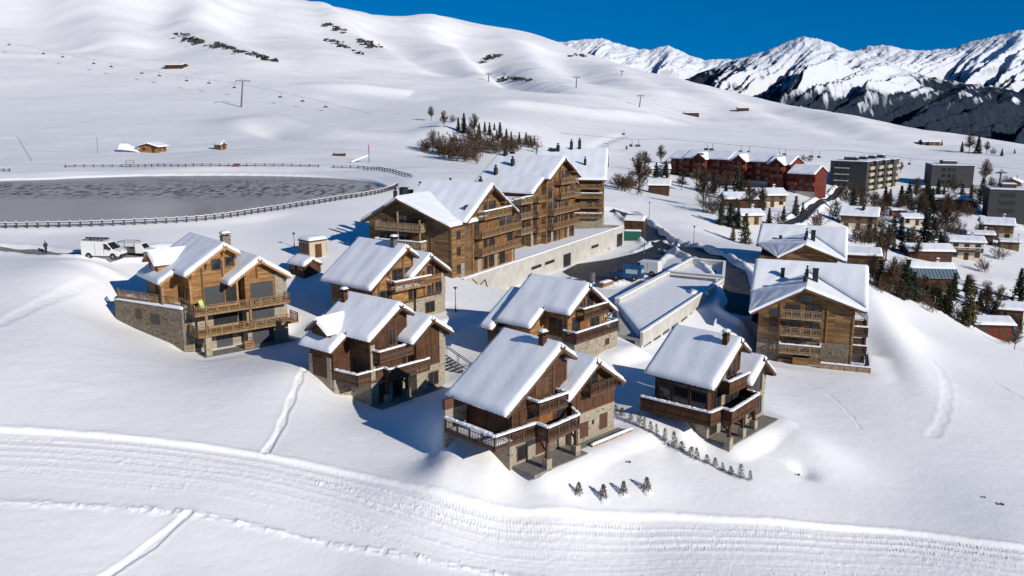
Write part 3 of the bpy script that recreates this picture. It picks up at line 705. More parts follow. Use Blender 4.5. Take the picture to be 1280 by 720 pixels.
    x, y, zr, rot, H = POSES['C3']
    e, g = chalet('chalet', 'dark brown chalet with a roof dormer and carved deck boards in the middle left', x, y, zr, rot, H, 8.9, 4.75, .64, 3.5, 1.2, 1.96, 3.34, .65, secx=(1.8,6.2), notch=(3.6,6.85), xl=-3.6)
    fm, fl, fs = g['main'], g['left'], g['sec']
    zf = g['zf']
    # dormer
    dr = []; zt = 9.1; yc = 6.4; hw = 2.05; dz = 1.35
    A = [(-6.3,yc,zt),(-2.2,yc,zt),(-2.2,yc-hw,zt-dz),(-6.3,yc-hw,zt-dz)]; B = [(-6.3,yc,zt),(-2.2,yc,zt),(-2.2,yc+hw,zt-dz),(-6.3,yc+hw,zt-dz)]
    mb = MB(); mb.prism([(yc-1.45,6.0),(yc+1.45,6.0),(yc+1.45,zt-1.7),(yc,zt-.75),(yc-1.45,zt-1.7)], 'x', -5.6, -2.4); d = mb.build('dormer', M['darkv'], e)
    roof(d, [(A,(1,1,0,0)),(B,(1,1,0,0))], M['verge'], .36, .2, 'dormer_roof', 31)
    fd = fr((-5.6,yc,0),(0,-1,0),(-1,0,0)); panel(d, fd, -.6, 6.75, 1.3, 1.0)
    mb = MB()
    for yy in (5.0, 8.0): mb.box(-5.9,-5.35,yy-.3,yy+.3,-1,4.9)
    mb.build('stone_pier', M['stone'], e)
    fl2 = fr((-5.85,0,0),(0,-1,0),(-1,0,0)); panel(e, fl2, -7.6, 2.7, 2.3, 2.0)
    ff2 = fr((0,4.3,0),(1,0,0),(0,-1,0)); panel(e, ff2, -5.4, 2.7, 1.6, 2.0)
    panel(e, fl, -3.5, 2.7, 1.8, 2.2, 'black', 'door', .03)
    mb = MB(); mb.fbox(fm, -3.6,-3.0,-.2,.07,2.6,6.4); mb.build('stone_pier', M['stone'], e)
    panel(e, fm, -2.8, 2.7, 2.0, 2.0, split=2); panel(e, fm, -.7, 2.7, 1.5, 2.0, split=1); panel(e, fm, .9, 2.7, .8, 2.1, 'black', 'door', .03)  # the black panel stands in for shade in the corner at the wing
    window(e, fm, -1.0, 5.9, 1.0, 1.7, mull=1); panel(e, fm, -2.7, 5.9, 1.1, 1.3)
    deck(e, [(-3.3,0),(1.5,0),(1.5,1.12),(-3.3,1.12)], 4.85, [(-3.3,1.1),(-3.3,0),(1.5,0)], 'rail', 'boards', th=.2, name='balcony', h=.95)
    deck(e, [(-5.7,5.6),(-5.3,1.2),(-1.9,1.0),(-2.0,.1),(3.6,-.3),(3.6,1.0),(-3.6,1.3),(-3.6,5.6)], 2.6, [(-5.7,5.6),(-5.3,1.2),(-1.9,1.0),(-2.0,.1),(3.6,-.3)], 'rail', 'boards', posts=[(-2.0,.4),(.6,.2)], zlow=0)
    panel(e, fs, 2.3, 3.0, 2.6, 1.9, split=3); mb = MB(); mb.fbox(fs, 5.3,6.25,-.2,.07,2.7,6.6); mb.build('stone_pier', M['stone'], e)
    panel(e, fm, -2.6, .1, 1.2, 1.9); panel(e, fm, -.6, .05, 1.3, 2.0, 'black', 'door'); window(e, fs, 3.6, .5, 1.4, 1.4)
    mb = MB(); mb.box(-4.0,5.5,-.9,1.1,-.4,.02); mb.build('paved_court', M['slab'], e)
    chimney(e, -1.2, 7.7, H-1.6, H+.2, .55, 'dark')
    pad(x, y, zr, rot, H, -3.8, 5.8, -1.2, 1.2, 0, 2.0)

    x, y, zr, rot, H = POSES['C2']
    e, g = chalet('chalet', 'golden timber chalet with a red trimmed front balcony below the wooden apartments', x, y, zr, rot, H, 9.8, 6.35, .715, 3.8, .15, 1.5, 3.7, .70, wall='gold', wall2='gold', verge='verge', secx=(1.9,7.0), xl=-5.0, zd=2.4)
    fm, fl, fs = g['main'], g['left'], g['sec']
    window(e, fm, -1.7, 4.9, 1.6, 1.9, mull=1); window(e, fm, .4, 4.9, 1.0, 1.9, mull=0); window(e, fm, -3.8, 2.7, 1.8, 1.7, mull=1)
    panel(e, fm, .8, 2.6, .9, 2.1, 'black', 'door', .03)  # black sheet painting the shaded recess next to the wing
    deck(e, [(-2.6,-.35),(3.4,-.35),(3.4,1.12),(-2.6,1.12)], 4.6, [(-2.6,1.1),(-2.6,-.35),(3.4,-.35)], 'railgold', 'bars', th=.2, name='balcony', h=.95, floorsnow=[(-2.5,-.25),(-2.5,1.0),(1.7,1.0),(1.7,-.25)])
    mb = MB(); mb.bar((-2.6,-.42,5.5),(3.4,-.42,5.5),.05,.14); mb.build('red_rail_trim', M['redrail'], e)
    window(e, fs, 3.9, 5.35, 1.0, 1.2, mull=1); window(e, fs, 5.3, 5.35, 1.0, 1.2, mull=1); window(e, fs, 3.9, 2.9, 1.0, 1.3, mull=1); window(e, fs, 5.3, 2.9, 1.0, 1.3, mull=1)
    mb = MB(); mb.fbox(fs, 6.3,7.05,-.2,.07,2.5,5.4); mb.build('stone_pier', M['stone'], e)
    mb = MB(); 
    for a in (1.95, 3.3, 4.55): mb.fbox(fs, a-.09, a+.09, -.05, .06, 2.65, 5.9)
    for cc in (4.6, 2.7): mb.fbox(fs, 1.9, 6.3, -.05, .05, cc-.1, cc+.1)
    mb.build('facade_frame', M['verge'], e)
    for a in (-4.0, -2.2): mb = MB(); mb.fbox(fm, a-.09, a+.09, -.05, .06, 2.4, 6.1); mb.build('timber_post', M['verge'], e)
    window(e, fs, 3.5, .5, 1.5, 1.3, mull=1); window(e, fl, -7, 2.7, 1.4, 1.5); window(e, fl, -3.6, 2.7, 1.4, 1.5)
    chimney(e, -.45, 2.1, H-1.2, H+.5, .65, 'darksteel')
    pad(x, y, zr, rot, H, 1, 7.6, -1.5, 1.5, 0, 3)

    # C4: broad gable with balconies on its right front, cut-back corner on the left
    x, y, zr, rot, H = POSES['C4']
    e, g = chalet('chalet', 'honey timber chalet behind the nearest one with snow-edged double balconies', x, y, zr, rot, H, 9.06, 4.0, .69, 0,0,0,0,0, wall='gold', verge='verge', sec=False, right=5.85, notch=(3.7,6.4), xl=-3.0, zd=2.3)
    fm, fl = g['main'], g['left']
    pl = [([(-1.2,8.9,H-1.5),(-1.2,11.0,H-1.5),(-7.0,11.0,H-5.3),(-7.0,8.9,H-5.3)], (0,0,0,0))]
    roof(e, pl, M['verge'], name='rear_roof', seed=77)
    mb = MB(); mb.box(-6,3,8.2,10.4,-3,H-5.4); mb.build('rear_wall', M['agedshade'], e)
    mb = MB(); mb.fbox(fm, 4.15,5.0,-.3,.08,-.5,H-.69*4.6-.9); mb.build('stone_pier', M['stone'], e)
    window(e, fm, -1.9, 2.45, 1.3, 2.0, mull=0); window(e, fm, 1.6, 2.45, 1.6, 2.0, mull=1); window(e, fm, -.55, 4.9, .9, 1.9, mull=0); window(e, fm, .8, 4.9, 1.1, 1.6, mull=0); panel(e, fm, -.6, 2.45, 1.6, 2.0, 'orangedoor', 'door')
    deck(e, [(-1.3,.0),(3.6,.0),(3.6,1.12),(-1.3,1.12)], 4.5, [(-1.3,1.1),(-1.3,0),(3.6,0),(3.6,1.1)], 'rail', 'bars', th=.18, name='balcony', h=1.0, capw=.16)
    deck(e, [(-3.6,-.7),(4.4,-.7),(4.4,1.12),(-3.6,1.12)], 2.3, [(-3.6,1.1),(-3.6,-.7),(4.4,-.7),(4.4,1.0)], 'rail', 'bars', th=.2, name='deck', capw=.16)
    mb = MB(); mb.box(-3.4,5.02,-.35,1.1,-3,2.06); mb.build('stone_plinth', M['stone'], e)
    window(e, fr((0,-.35,0),(1,0,0),(0,-1,0)), 2.6, .7, .6, .6, mull=0)
    panel(e, fl, -3.6, 2.4, 1.2, 2.0, 'dark', 'shutter'); panel(e, fl, -2.3, 2.4, .6, 2.0, 'black', 'door')
    pad(x, y, zr, rot, H, 3, 6.3, -1.2, 3, 0, 3)

    # C1: the tall golden chalet on the left with two gallery decks over garages
    x, y, zr, rot, H = POSES['C1']
    e, g = chalet('chalet', 'tall golden timber chalet with stone terrace wall, dark garages and lime deck chair, far left', x, y, zr, rot, H, 11.2, 5.1, .62, 3.6, 1.35, 1.88, 4.15, .64, wall='gold', wall2='gold', verge='vergegold', zd=4.75, secx=(1.95,7.2), notch=(3.4,7.0), xl=-4.1)
    fm, fl, fs = g['main'], g['left'], g['sec']; zf = g['zf']
    zt = 11.35; yc = 7.6; hw = 2.3; dz = 1.35
    A = [(-6.5,yc,zt),(-1.6,yc,zt),(-1.6,yc-hw,zt-dz),(-6.5,yc-hw,zt-dz)]; B = [(-6.5,yc,zt),(-1.6,yc,zt),(-1.6,yc+hw,zt-dz),(-6.5,yc+hw,zt-dz)]
    mb = MB(); mb.prism([(yc-1.65,8),(yc+1.65,8),(yc+1.65,zt-1.72),(yc,zt-.78),(yc-1.65,zt-1.72)], 'x', -5.9, -1.8); d = mb.build('dormer', M['gold'], e)
    roof(d, [(A,(1,1,0,0)),(B,(1,1,0,0))], M['vergegold'], .34, .2, 'dormer_roof', 41)
    fd = fr((-5.9,yc,0),(0,-1,0),(-1,0,0)); window(d, fd, -.7, 8.6, 1.4, .9)
    window(e, fm, -1.3, 9.2, 1.0, 1.2, mull=0); window(e, fm, .35, 9.5, 1.0, 1.0, mull=0)
    panel(e, fm, -2.4, 4.85, 2.2, 2.4, 'greypanel', 'shutter', split=1); panel(e, fm, .1, 4.85, 1.6, 2.4, 'black', 'door', .03)
    for a in (-2.6, -.1): mb = MB(); mb.fbox(fm, a-.1, a+.1, -.05, .07, 4.8, 10.2); mb.build('timber_post', M['verge'], e)
    mb = MB(); mb.fbox(fs, 3.4,3.6,-.05,.07,7.8,10.0); mb.build('timber_post', M['verge'], e)
    panel(e, fs, 2.6, 5.0, 2.9, 2.3, 'greypanel', 'shutter'); panel(e, fs, 2.6, 2.7, 2.9, 1.75, 'greypanel', 'shutter'); panel(e, fs, 2.5, -.3, 2.8, 1.8, 'greypanel', 'garage_door')
    mb = MB(); mb.fbox(fs, 5.75,7.25,-.3,.08,4.9,8.2); mb.build('stone_pier', M['stone'], e)
    panel(e, fm, -1.6, 2.5, 3.0, 1.9, 'black', 'door', .03); panel(e, fm, -1.4, -.3, 2.0, 1.9, 'greypanel', 'garage_door'); window(e, fm, -3.9, .2, .8, 1.0, mull=0)
    deck(e, [(-4.6,-1.6),(1.9,-1.6),(1.9,-1.75),(6.9,-1.75),(6.9,-.2),(-4.6,1.12)], 4.75, [(-4.7,-1.6),(1.9,-1.6)], 'railgold', 'bars', posts=(), name='deck', h=.95, snow=False)
    railing(e, [(1.9,-1.75,4.75),(6.9,-1.75,4.75),(6.9,-.3,4.75)], .95, 'railgold', 'bars', name='railing', snow=False)
    deck(e, [(-4.6,-1.9),(7.6,-2.2),(7.6,-.2),(-4.6,1.12)], 2.3, [(-4.6,.9),(-4.6,-1.9),(7.6,-2.2),(7.6,-.3)], 'railgold', 'bars', name='deck', h=.95, snow=False)
    mb = MB()
    for (px_, py_) in ((-3.4,-1.5),(1.9,-1.5)): mb.box(px_-.14,px_+.14,py_-.14,py_+.14,2.3,4.55)
    mb.build('post', M['railgold'], e)
    mb = MB(); mb.box(-3.75,-3.05,-1.75,-1.05,-3,2.06); mb.build('stone_pier', M['stone'], e)
    # side terrace on its stone wall, with snow on top
    T = [(-9.5,11.8),(-5.25,1.1),(-4.1,1.12),(-4.1,13.4),(-8.9,13.4)]
    mb = MB(); mb.prism(T, 'z', -4, 5.05); t = mb.build('stone_terrace', M['stonedark'], e)
    flatsnow(t, [(-5.3,1.0),(-9.6,11.9),(-4.3,13.2),(-4.2,1.2)], 5.05, .28, seed=4)
    dl = math.hypot(4.25, 10.7); ux, uy = 4.25/dl, -10.7/dl; ft = fr((-9.5,11.8,0),(ux,uy),(uy,-ux)); window(t, ft, 6.4, 2.9, 1.4, 1.0, mull=0); window(t, ft, 3.9, 3.2, .8, 1.0, mull=0)
    railing(t, [(-8.7,12.6,5.3),(-9.1,11.6,5.3),(-5.0,1.5,5.3),(-4.7,-1.6,4.9)], .95, 'railgold', 'bars', snow=False)
    window(e, fl, -3.2, 5.0, 2.0, 2.1, mull=1); fl2 = fr((-5.99,0,0),(0,-1,0),(-1,0,0)); panel(e, fl2, -9.6, 4.9, 2.0, 2.0, 'black', 'door', .03)
    mb = MB(); 
    for yy in (4.3, 6.6): mb.box(-6.35,-6.0,yy-.2,yy+.2,4.7,8.2)
    mb.build('post', M['railgold'], e)
    c_ = chimney(e, 1.9, 4.5, H-2.0, H+.1, .95, 'stonedark')
    mb = MB(); mb.box(-4.1,7.5,-2.1,.2,-.7,-.28); mb.build('paved_court', M['slab'], e)
    pad(x, y, zr, rot, H, -3.8, 7.6, -2.4, .6, -.3, 3.5)
    w = g['wl'](-3.4, -.6); zb = zr-H+ZC+4.75
    ch = empty('deck_chair', (w[0], w[1], zb), math.radians(rot+20)); tag(ch, 'lime green folding chair standing upright on the deck of the left golden chalet', 'chair')
    mb = MB(); mb.hexa([(-.35,-.05,.25),(.35,-.05,.25),(.35,0,.25),(-.35,0,.25),(-.35,.3,1.35),(.35,.3,1.35),(.35,.35,1.35),(-.35,.35,1.35)]); mb.box(-.35,.35,-.45,0,.38,.43); mb.build('canvas', M['limechair'], ch)
    mb = MB()
    for sx in (-.36,.36): mb.bar((sx,-.45,0),(sx,.36,1.4),.05); mb.bar((sx,.3,0),(sx,-.4,.45),.05)
    mb.build('frame', M['frame'], ch)
    w = g['wl'](1.5, -1.35); zb = zr-H+ZC-.28
    bc = empty('wooden_crate', (w[0], w[1], zb), math.radians(rot)); tag(bc, 'pale wooden slatted crate standing before the stone wall between two garages', 'crate')
    mb = MB()
    for k in range(3): mb.box(-.6,.6,-.3,-.25,.1+k*.27,.3+k*.27); mb.box(-.6,.6,.25,.3,.1+k*.27,.3+k*.27)
    mb.box(-.6,-.55,-.25,.25,.1,.85); mb.box(.55,.6,-.25,.25,.1,.85); mb.build('slats', M['railgold'], bc)
    mb = MB(); mb.box(-.6,.6,-.3,.3,0,.1); mb.build('base', M['railgold'], bc)
def facade_balcony(e, Fm, a0, a1, z, depth=1.5, mat='railgold', style='bars', snow=False, name='balcony', fl='agedshade', h=1.0, seed=0):
    mb = MB(); mb.fbox(Fm, a0, a1, 0, depth, z-.22, z); d = mb.build(name, M[fl], e)
    railing(d, [Fm(a0,.05,z), Fm(a0,depth,z), Fm(a1,depth,z), Fm(a1,.05,z)], h, mat, style, snow, seed=seed, capw=.16)
    return d
def vents(e, pts, mat='black'):
    for (x, y, z0, z1, w, kind) in pts:
        mb = MB()
        if kind == 'box': mb.box(x-w, x+w, y-w, y+w, z0-.6, z1); mb.box(x-w*1.15, x+w*1.15, y-w*1.15, y+w*1.15, z1, z1+.1)
        else:
            mb.tube((x,y,z0-.6),(x,y,z1),w,w,10); mb.tube((x,y,z1),(x,y,z1+.35),w*.4,w*.4,8); mb.tube((x,y,z1+.35),(x,y,z1+.5),w*1.1,w*.2,10)
        mb.build('roof_vent', M[mat], e)
def build_big():
    rnd = random.Random(3)
    # ---- apartment A
    x, y, z, rot = -8.77, 124.07, -24.9, 61.91
    r = math.radians(rot); e = empty('apartment_building', (x, y, z+ZC), r); o = .9
    tag(e, 'wooden apartment block nearest the frozen lake with twin gables and lined balconies', 'apartment block', 'wooden apartment blocks above the concrete terrace')
    ze, zr_, yr, D, xg, zg = 8.2, 11.9, 8.88, 14.76, 10.3, 13.4; W = 19.2
    sf = (zr_-ze)/(yr+.2); sg = .585
    zfront = lambda Y: zr_-(abs(yr-Y))*.42
    # transverse roof (ridge along x) and front gable (ridge along y)
    pl = [([(-1.1,yr,zr_),(xg,yr,zr_),(xg,-.6,zr_-(yr+.6)*.385),(-1.1,-.6,zr_-(yr+.6)*.385)], (1,1,0,0)),
          ([(-1.1,yr,zr_),(W+.6,yr,zr_),(W+.6,D+1.0,zr_-(D+1-yr)*.55),(-1.1,D+1.0,zr_-(D+1-yr)*.55)], (1,0,0,0)),
          ([(xg,-1.3,zg),(xg,11.5,zg),(xg-8.3,11.5,zg-8.3*sg),(xg-8.3,-1.3,zg-8.3*sg)], (1,1,0,0)),
          ([(xg,-1.3,zg),(xg,11.5,zg),(xg+8.7,11.5,zg-8.7*sg),(xg+8.7,-1.3,zg-8.7*sg)], (1,1,0,0))]
    roof(e, pl, M['verge'], .4, .3, seed=3)
    mb = MB(); tt = .74
    mb.prism([(0,-4),(D,-4),(D,zr_-(D-yr)*.55-tt),(yr,zr_-tt),(0,zr_-yr*.385-tt)], 'x', .0, W)
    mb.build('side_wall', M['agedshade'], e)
    mb = MB()
    mb.prism([(.02,-4),(3.6,-4),(3.6,zg-sg*6.7-tt),(2.0,zg-sg*8.3-tt+.1),(.02,8.0-tt+.3)], 'y', -.08, .5)
    mb.prism([(5.6,-4),(W-.02,-4),(W-.02,zg-sg*(W-xg)-tt),(xg,zg-tt),(5.6,zg-sg*(xg-5.6)-tt)], 'y', -.08, 1.0)
    mb.build('front_wall', M['aged'], e)
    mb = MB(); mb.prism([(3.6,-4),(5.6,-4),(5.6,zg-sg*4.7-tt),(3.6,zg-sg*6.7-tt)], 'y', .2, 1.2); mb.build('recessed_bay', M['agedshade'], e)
    ff = fr((0,-.08,0),(1,0,0),(0,-1,0)); fl = fr((0,0,0),(0,-1,0),(-1,0,0))
    for k, zz in enumerate((1.6, 4.2, 6.6)):
        if k < 3: window(e, ff, 1.3, zz-.9, .9, 1.2, mull=1)
    for a, b in ((2.2,3.3),(7.2,8.3),(12.4,13.4),(W-.9,W+.2)): mb = MB(); mb.fbox(ff, a, b, -.3, .06, -3.9, 2.0); mb.build('stone_pier', M['stone'], e)
    for lv, zz in enumerate((0., 2.75, 5.5, 8.25)):
        for a in (6.4, 9.2, 11.2, 14.2, 16.8):
            if lv == 3 and (a < 8 or a > 14): continue
            if rnd.random() < .35: panel(e, ff, a, zz+.05, 1.2, 2.05, rnd.choice(['orangedoor','shutter']), 'door')
            else: window(e, ff, a, zz+.1, rnd.choice((1.3,1.7)), 2.0, mull=1)
        if lv: facade_balcony(e, ff, 6.0 if lv < 3 else 6.8, W-.3 if lv < 3 else 15.6, zz, 1.5, snow=lv == 3, seed=lv)
        panel(e, fr((0,.2,0),(1,0,0),(0,-1,0)), 4.0, zz+.1, 1.2, 2.1, 'black', 'door', .03)
    for a in (5.6, 10.3-.1, W-.35): 
        mb = MB(); mb.fbox(ff, a, a+.22, 0, .18, -1, zg-sg*abs(xg-a)-tt-.1); mb.build('timber_post', M['gold'], e)
    for bx in (xg-4.2, xg, xg+4.2):
        mb = MB(); mb.box(bx-.16,bx+.16,-1.2,.1,zg-sg*abs(bx-xg)-tt-.42,zg-sg*abs(bx-xg)-tt-.02); mb.bar((bx,-.1,zg-sg*abs(bx-xg)-tt-1.8),(bx,-1.1,zg-sg*abs(bx-xg)-tt-.4),.2); mb.build('purlin', M['gold'], e)
    # left gable side: stacked corner balconies, dark glazing
    for zz in (1.6, 4.3, 7.0):
        window(e, fl, -12.6, zz+.1, 1.3, 1.6); window(e, fl, -9.6, zz+.1, 2.0, 1.8); panel(e, fl, -7.0, zz+.1, 1.5, 1.9 if zz < 6 else 1.5, 'orangedoor' if zz < 5 else 'shutter', 'door')
        facade_balcony(e, fl, -12.6, -4.4, zz, 1.5, 'railgrey', 'boards', zz == 4.3, seed=5)
    for a in (-4.7, -8.6): mb = MB(); mb.fbox(fl, a, a+.2, 1.25, 1.45, 1.6, 9.6 if a < -8 else 8.6); mb.build('timber_post', M['railgrey'], e)
    for a, b in ((-3.6,-3.4),(-.25,.02)): mb = MB(); mb.fbox(fl, a, b, -.1, .08, -3, 8); mb.build('corner_board', M['agedshade'], e)
    vents(e, [(2.6,11.6,zr_-1.4,zr_+.3,.34,'tube'),(3.8,11.0,zr_-1.1,zr_+.3,.34,'tube'),(6.2,12.6,zr_-1.8,zr_+.4,.5,'box'),(9.0,13.2,zr_-2,zr_-.2,.3,'box'),(10.6,12.4,zr_-1.6,zr_+.6,.4,'tube'),(9.8,11.2,zr_-1,zr_,.45,'box'),(14.2,12.0,zr_-1.4,zr_+.6,.3,'tube'),(16.8,10.6,zr_-.8,zr_+.8,.3,'tube')])
    # ---- apartment B
    x, y, z, rot = 10.08, 162.48, -25.0, 60.48
    r = math.radians(rot); e = empty('apartment_building', (x, y, z+ZC), r)
    tag(e, 'tallest wooden apartment block in the middle of the row with stepped snow roof', 'apartment block', 'wooden apartment blocks above the concrete terrace')
    H = 15.9; sl = .545; L = 15.
    pl = [([(0,0,H),(0,3.6,H),(-6.5,3.6,H-6.5*sl),(-6.5,0,H-6.5*sl)], (1,1,0,0)), ([(0,3.6,H),(0,L,H),(-6.5,L,H-6.5*sl),(-6.5,3.6,H-6.5*sl)], (1,0,1,1)),
          ([(-6.5,1.2,H-6.5*sl),(-6.5,L,H-6.5*sl),(-10.8,L,H-10.8*sl),(-10.8,1.2,H-10.8*sl)], (1,0,0,0)),
          ([(0,0,H),(0,L,H),(7.1,L,H-7.1*.56),(7.1,0,H-7.1*.56)], (1,0,0,0)), ([(6.2,1.4,H-6.2*.56-.5),(6.2,L-1,H-6.2*.56-.5),(9.0,L-1,H-9.0*.56-.5),(9.0,1.4,H-9.0*.56-.5)], (1,0,0,0))]
    roof(e, pl, M['verge'], .4, .3, seed=9)
    tt = .74
    mb = MB(); mb.prism([(-9.8,-4),(8.0,-4),(8.0,H-8*.56-tt-.5),(0,H-tt),(-9.8,H-9.8*sl-tt)], 'y', 2.1, L-.8)
    mb.prism([(-5.8,-4),(6.2,-4),(6.2,H-6.2*.56-tt),(0,H-tt),(-5.8,H-5.8*sl-tt)], 'y', 1.2, 2.2); mb.build('front_wall', M['aged'], e)
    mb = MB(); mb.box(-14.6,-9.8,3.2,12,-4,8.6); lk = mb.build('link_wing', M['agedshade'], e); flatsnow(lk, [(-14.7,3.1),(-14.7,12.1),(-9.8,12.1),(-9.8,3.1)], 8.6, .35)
    ff = fr((0,1.2,0),(1,0,0),(0,-1,0)); f2 = fr((0,2.1,0),(1,0,0),(0,-1,0)); f3 = fr((0,3.2,0),(1,0,0),(0,-1,0))
    for lv, zz in enumerate((.1, 2.8, 5.5, 8.2, 10.9)):
        for a in (-5.0,-2.6,-.4,2.0,4.3):
            if lv == 4 and abs(a+.5) > 2.5: continue
            if rnd.random() < .3: panel(e, ff, a, zz+.05, 1.2, 2.05, rnd.choice(['orangedoor','shutter']), 'door')
            else: window(e, ff, a, zz+.1, rnd.choice((1.3,1.6)), 2.0)
        if lv: facade_balcony(e, ff, -5.6 if lv < 3 else -2.6, 5.9 if lv < 4 else 4.6, zz, 1.5, seed=lv+20)
        if lv < 3: window(e, f2, -8.9, zz+.3, 1.2, 1.7); window(e, f3, -13.2, zz+.2, 1.6, 1.9); window(e, f3, -11.2, zz+.2, 1.0, 1.9)
        if 0 < lv < 4: facade_balcony(e, f3, -14.5, -9.9, zz, 1.6, 'railgrey', 'bars', lv == 3, seed=lv+30); facade_balcony(e, f2, -9.6, -6.6, zz, 1.3, seed=lv+40)
        window(e, f2, 6.6, zz+.2, 1.0, 1.7)
    for a in (-5.8,-.1,5.9): mb = MB(); mb.fbox(ff, a, a+.25, 0, .2, -1, H-abs(a)*sl-tt-.2); mb.build('timber_post', M['gold'], e)
    for fq, a, b in ((ff,-3.6,-2.8),(ff,3.3,4.1),(f2,-9.8,-8.9),(f2,7.2,8.05)): mb = MB(); mb.fbox(fq, a, b, -.3, .06, -3.9, 2.5); mb.build('stone_pier', M['stone'], e)
    for bx in (-4, 0, 4): mb = MB(); mb.box(bx-.16,bx+.16,.1,1.3,H-abs(bx)*sl-tt-.42,H-abs(bx)*sl-tt-.02); mb.build('purlin', M['gold'], e)
    vents(e, [(-3.4,9.5,H-2.0,H-.7,.42,'tube'),(-6.3,11.5,H-3.5,H-2.2,.42,'tube'),(-9.3,13,H-5.2,H-4.2,.4,'tube'),(-.3,12.8,H-.3,H+.9,.5,'tube'),(1.2,12.2,H-1,H+.3,.4,'box')])
    # ---- apartment C
    x, y, z, rot = 15.1, 180.4, -25.43, -7.1
    r = math.radians(rot); e = empty('apartment_building', (x, y, z+ZC), r)
    tag(e, 'wooden apartment block at the right end of the row, broad snow roof facing the viewer', 'apartment block', 'wooden apartment blocks above the concrete terrace')
    ze = 10.7; D = 14.3; dr = 5.55
    roof(e, [([(-11.4,D,ze+dr),(4.6,D,ze+dr),(4.6,0,ze),(-11.4,0,ze)], (1,0,0,0)), ([(-11.4,D,ze+dr),(4.6,D,ze+dr),(4.6,D+9,ze+dr-4.2),(-11.4,D+9,ze+dr-4.2)], (1,0,0,0))], M['verge'], .4, .3, seed=14)
    mb = MB(); mb.prism([(1.2,-4),(D+8,-4),(D+8,ze+dr-4.6),(D,ze+dr-.76),(1.2,ze-.3)], 'x', -10.6, 3.7); mb.build('timber_wall', M['aged'], e)
    mb = MB(); mb.box(-10.7,3.8,1.1,D+8.1,-4,2.2); mb.build('stone_base', M['stone'], e)
    ff = fr((0,1.2,0),(1,0,0),(0,-1,0)); fR = fr((3.7,0,0),(0,1,0),(1,0,0))
    for lv, zz in enumerate((2.5, 4.6, 6.7, 8.6)):
        window(e, ff, .6, zz+.15, 1.0, 1.2); window(e, ff, 2.2, zz+.15, .8, 1.2); window(e, ff, -2.2, zz+.15, 1.2, 1.2)
        facade_balcony(e, ff, -3.2, 3.6, zz, 1.0, 'railgold', 'bars', lv in (0,2), h=.8, seed=50+lv)
        window(e, fR, 4, zz+.15, 1.2, 1.2); window(e, fR, 9, zz+.15, 1.2, 1.2)
    vents(e, [(-6.5,12.6,ze+dr-.6,ze+dr+.6,.4,'tube'),(-3.6,13.6,ze+dr-.2,ze+dr+1.4,.35,'tube'),(-1.8,13.8,ze+dr-.2,ze+dr+1.7,.35,'tube'),(-7.6,12.8,ze+dr-.8,ze+dr-.2,.6,'box'),(-.2,6,ze+2.3,ze+3.6,.3,'tube')])
    # ---- concrete terrace podium
    a = Vector((-7.0,124.1)); b = Vector((23.7,181.5)); d = (b-a).normalized(); n = Vector((-d.y,d.x)); L = (b-a).length; rot = math.atan2(d.y, d.x)
    e = empty('terrace_podium', (a.x, a.y, ZC-25.0), rot); tag(e, 'long pale concrete retaining wall with dark garage openings below the wooden apartments', 'retaining wall')
    mb = MB(); mb.prism([(0,-.0),(L,-.0),(L,6.5),(L-14,9.5),(-2.2,9.5),(-2.2,5.2)], 'z', -7, -.35); w = mb.build('concrete_wall', M['concrete'], e)
    flatsnow(w, [(.3,.45),(.3,9.3),(L-8,9.3),(L-.4,.45)], -.35, .3, seed=2)
    mb = MB(); mb.box(-.02,L+.02,-.03,.3,-.36,.12); mb.box(L-.3,L+.03,.3,6.5,-.36,.12); pp = mb.build('parapet', M['concrete'], e)
    flatsnow(pp, [(.0,0),(.0,.28),(L,.28),(L,0)], .12, .14, seed=3)
    fw = fr((0,0,0),(1,0,0),(0,-1,0))
    def at(px):                # position along the wall under a photo column
        t = (px-640)/F; k = np.linspace(0, L, 2000); xx = a.x+d.x*k; yy = a.y+d.y*k; dep = yy*_c-(-27.-0)*_s
        return float(k[np.argmin(np.abs(xx/dep-t))])
    for p0, p1, z0, z1, nm in ((596.5,609.5,-4.0,-2.2,'garage_opening'),(664,676.6,-2.2,-1.65,'slit_window'),(681,693,-2.2,-1.65,'slit_window'),(704,713.4,-4.2,-1.5,'garage_opening'),(739,748,-2.3,-1.7,'slit_window'),(771,778,-4.2,-1.2,'garage_opening')):
        panel(e, fw, at(p0), z0, at(p1)-at(p0), z1-z0, 'black', nm, .015); 
        mb = MB(); q0, q1 = at(p0), at(p1); mb.fbox(fw,q0-.1,q0,-.1,.05,z0,z1); mb.fbox(fw,q1,q1+.1,-.1,.05,z0,z1); mb.fbox(fw,q0-.1,q1+.1,-.1,.05,z1,z1+.1); mb.build('opening_frame', M['concrete'], e)
    mb = MB(); mb.tube((2.2,-.05,-.2),(4.2,-.1,-1.6),.07); mb.tube((4.2,-.1,-1.6),(6.0,-.1,-1.0),.07); mb.tube((6.,-.1,-1.),(7.6,-.12,-4.2),.07)
    o = mb.build('drain_hose', plain('rust red hose', (.16,.04,.025), .6, .2))
    o.matrix_world = Matrix.Translation((a.x, a.y, ZC-25.0)) @ Matrix.Rotation(rot, 4, 'Z'); tag(o, 'rust red hose hanging down the left end of the long concrete wall', 'hose')
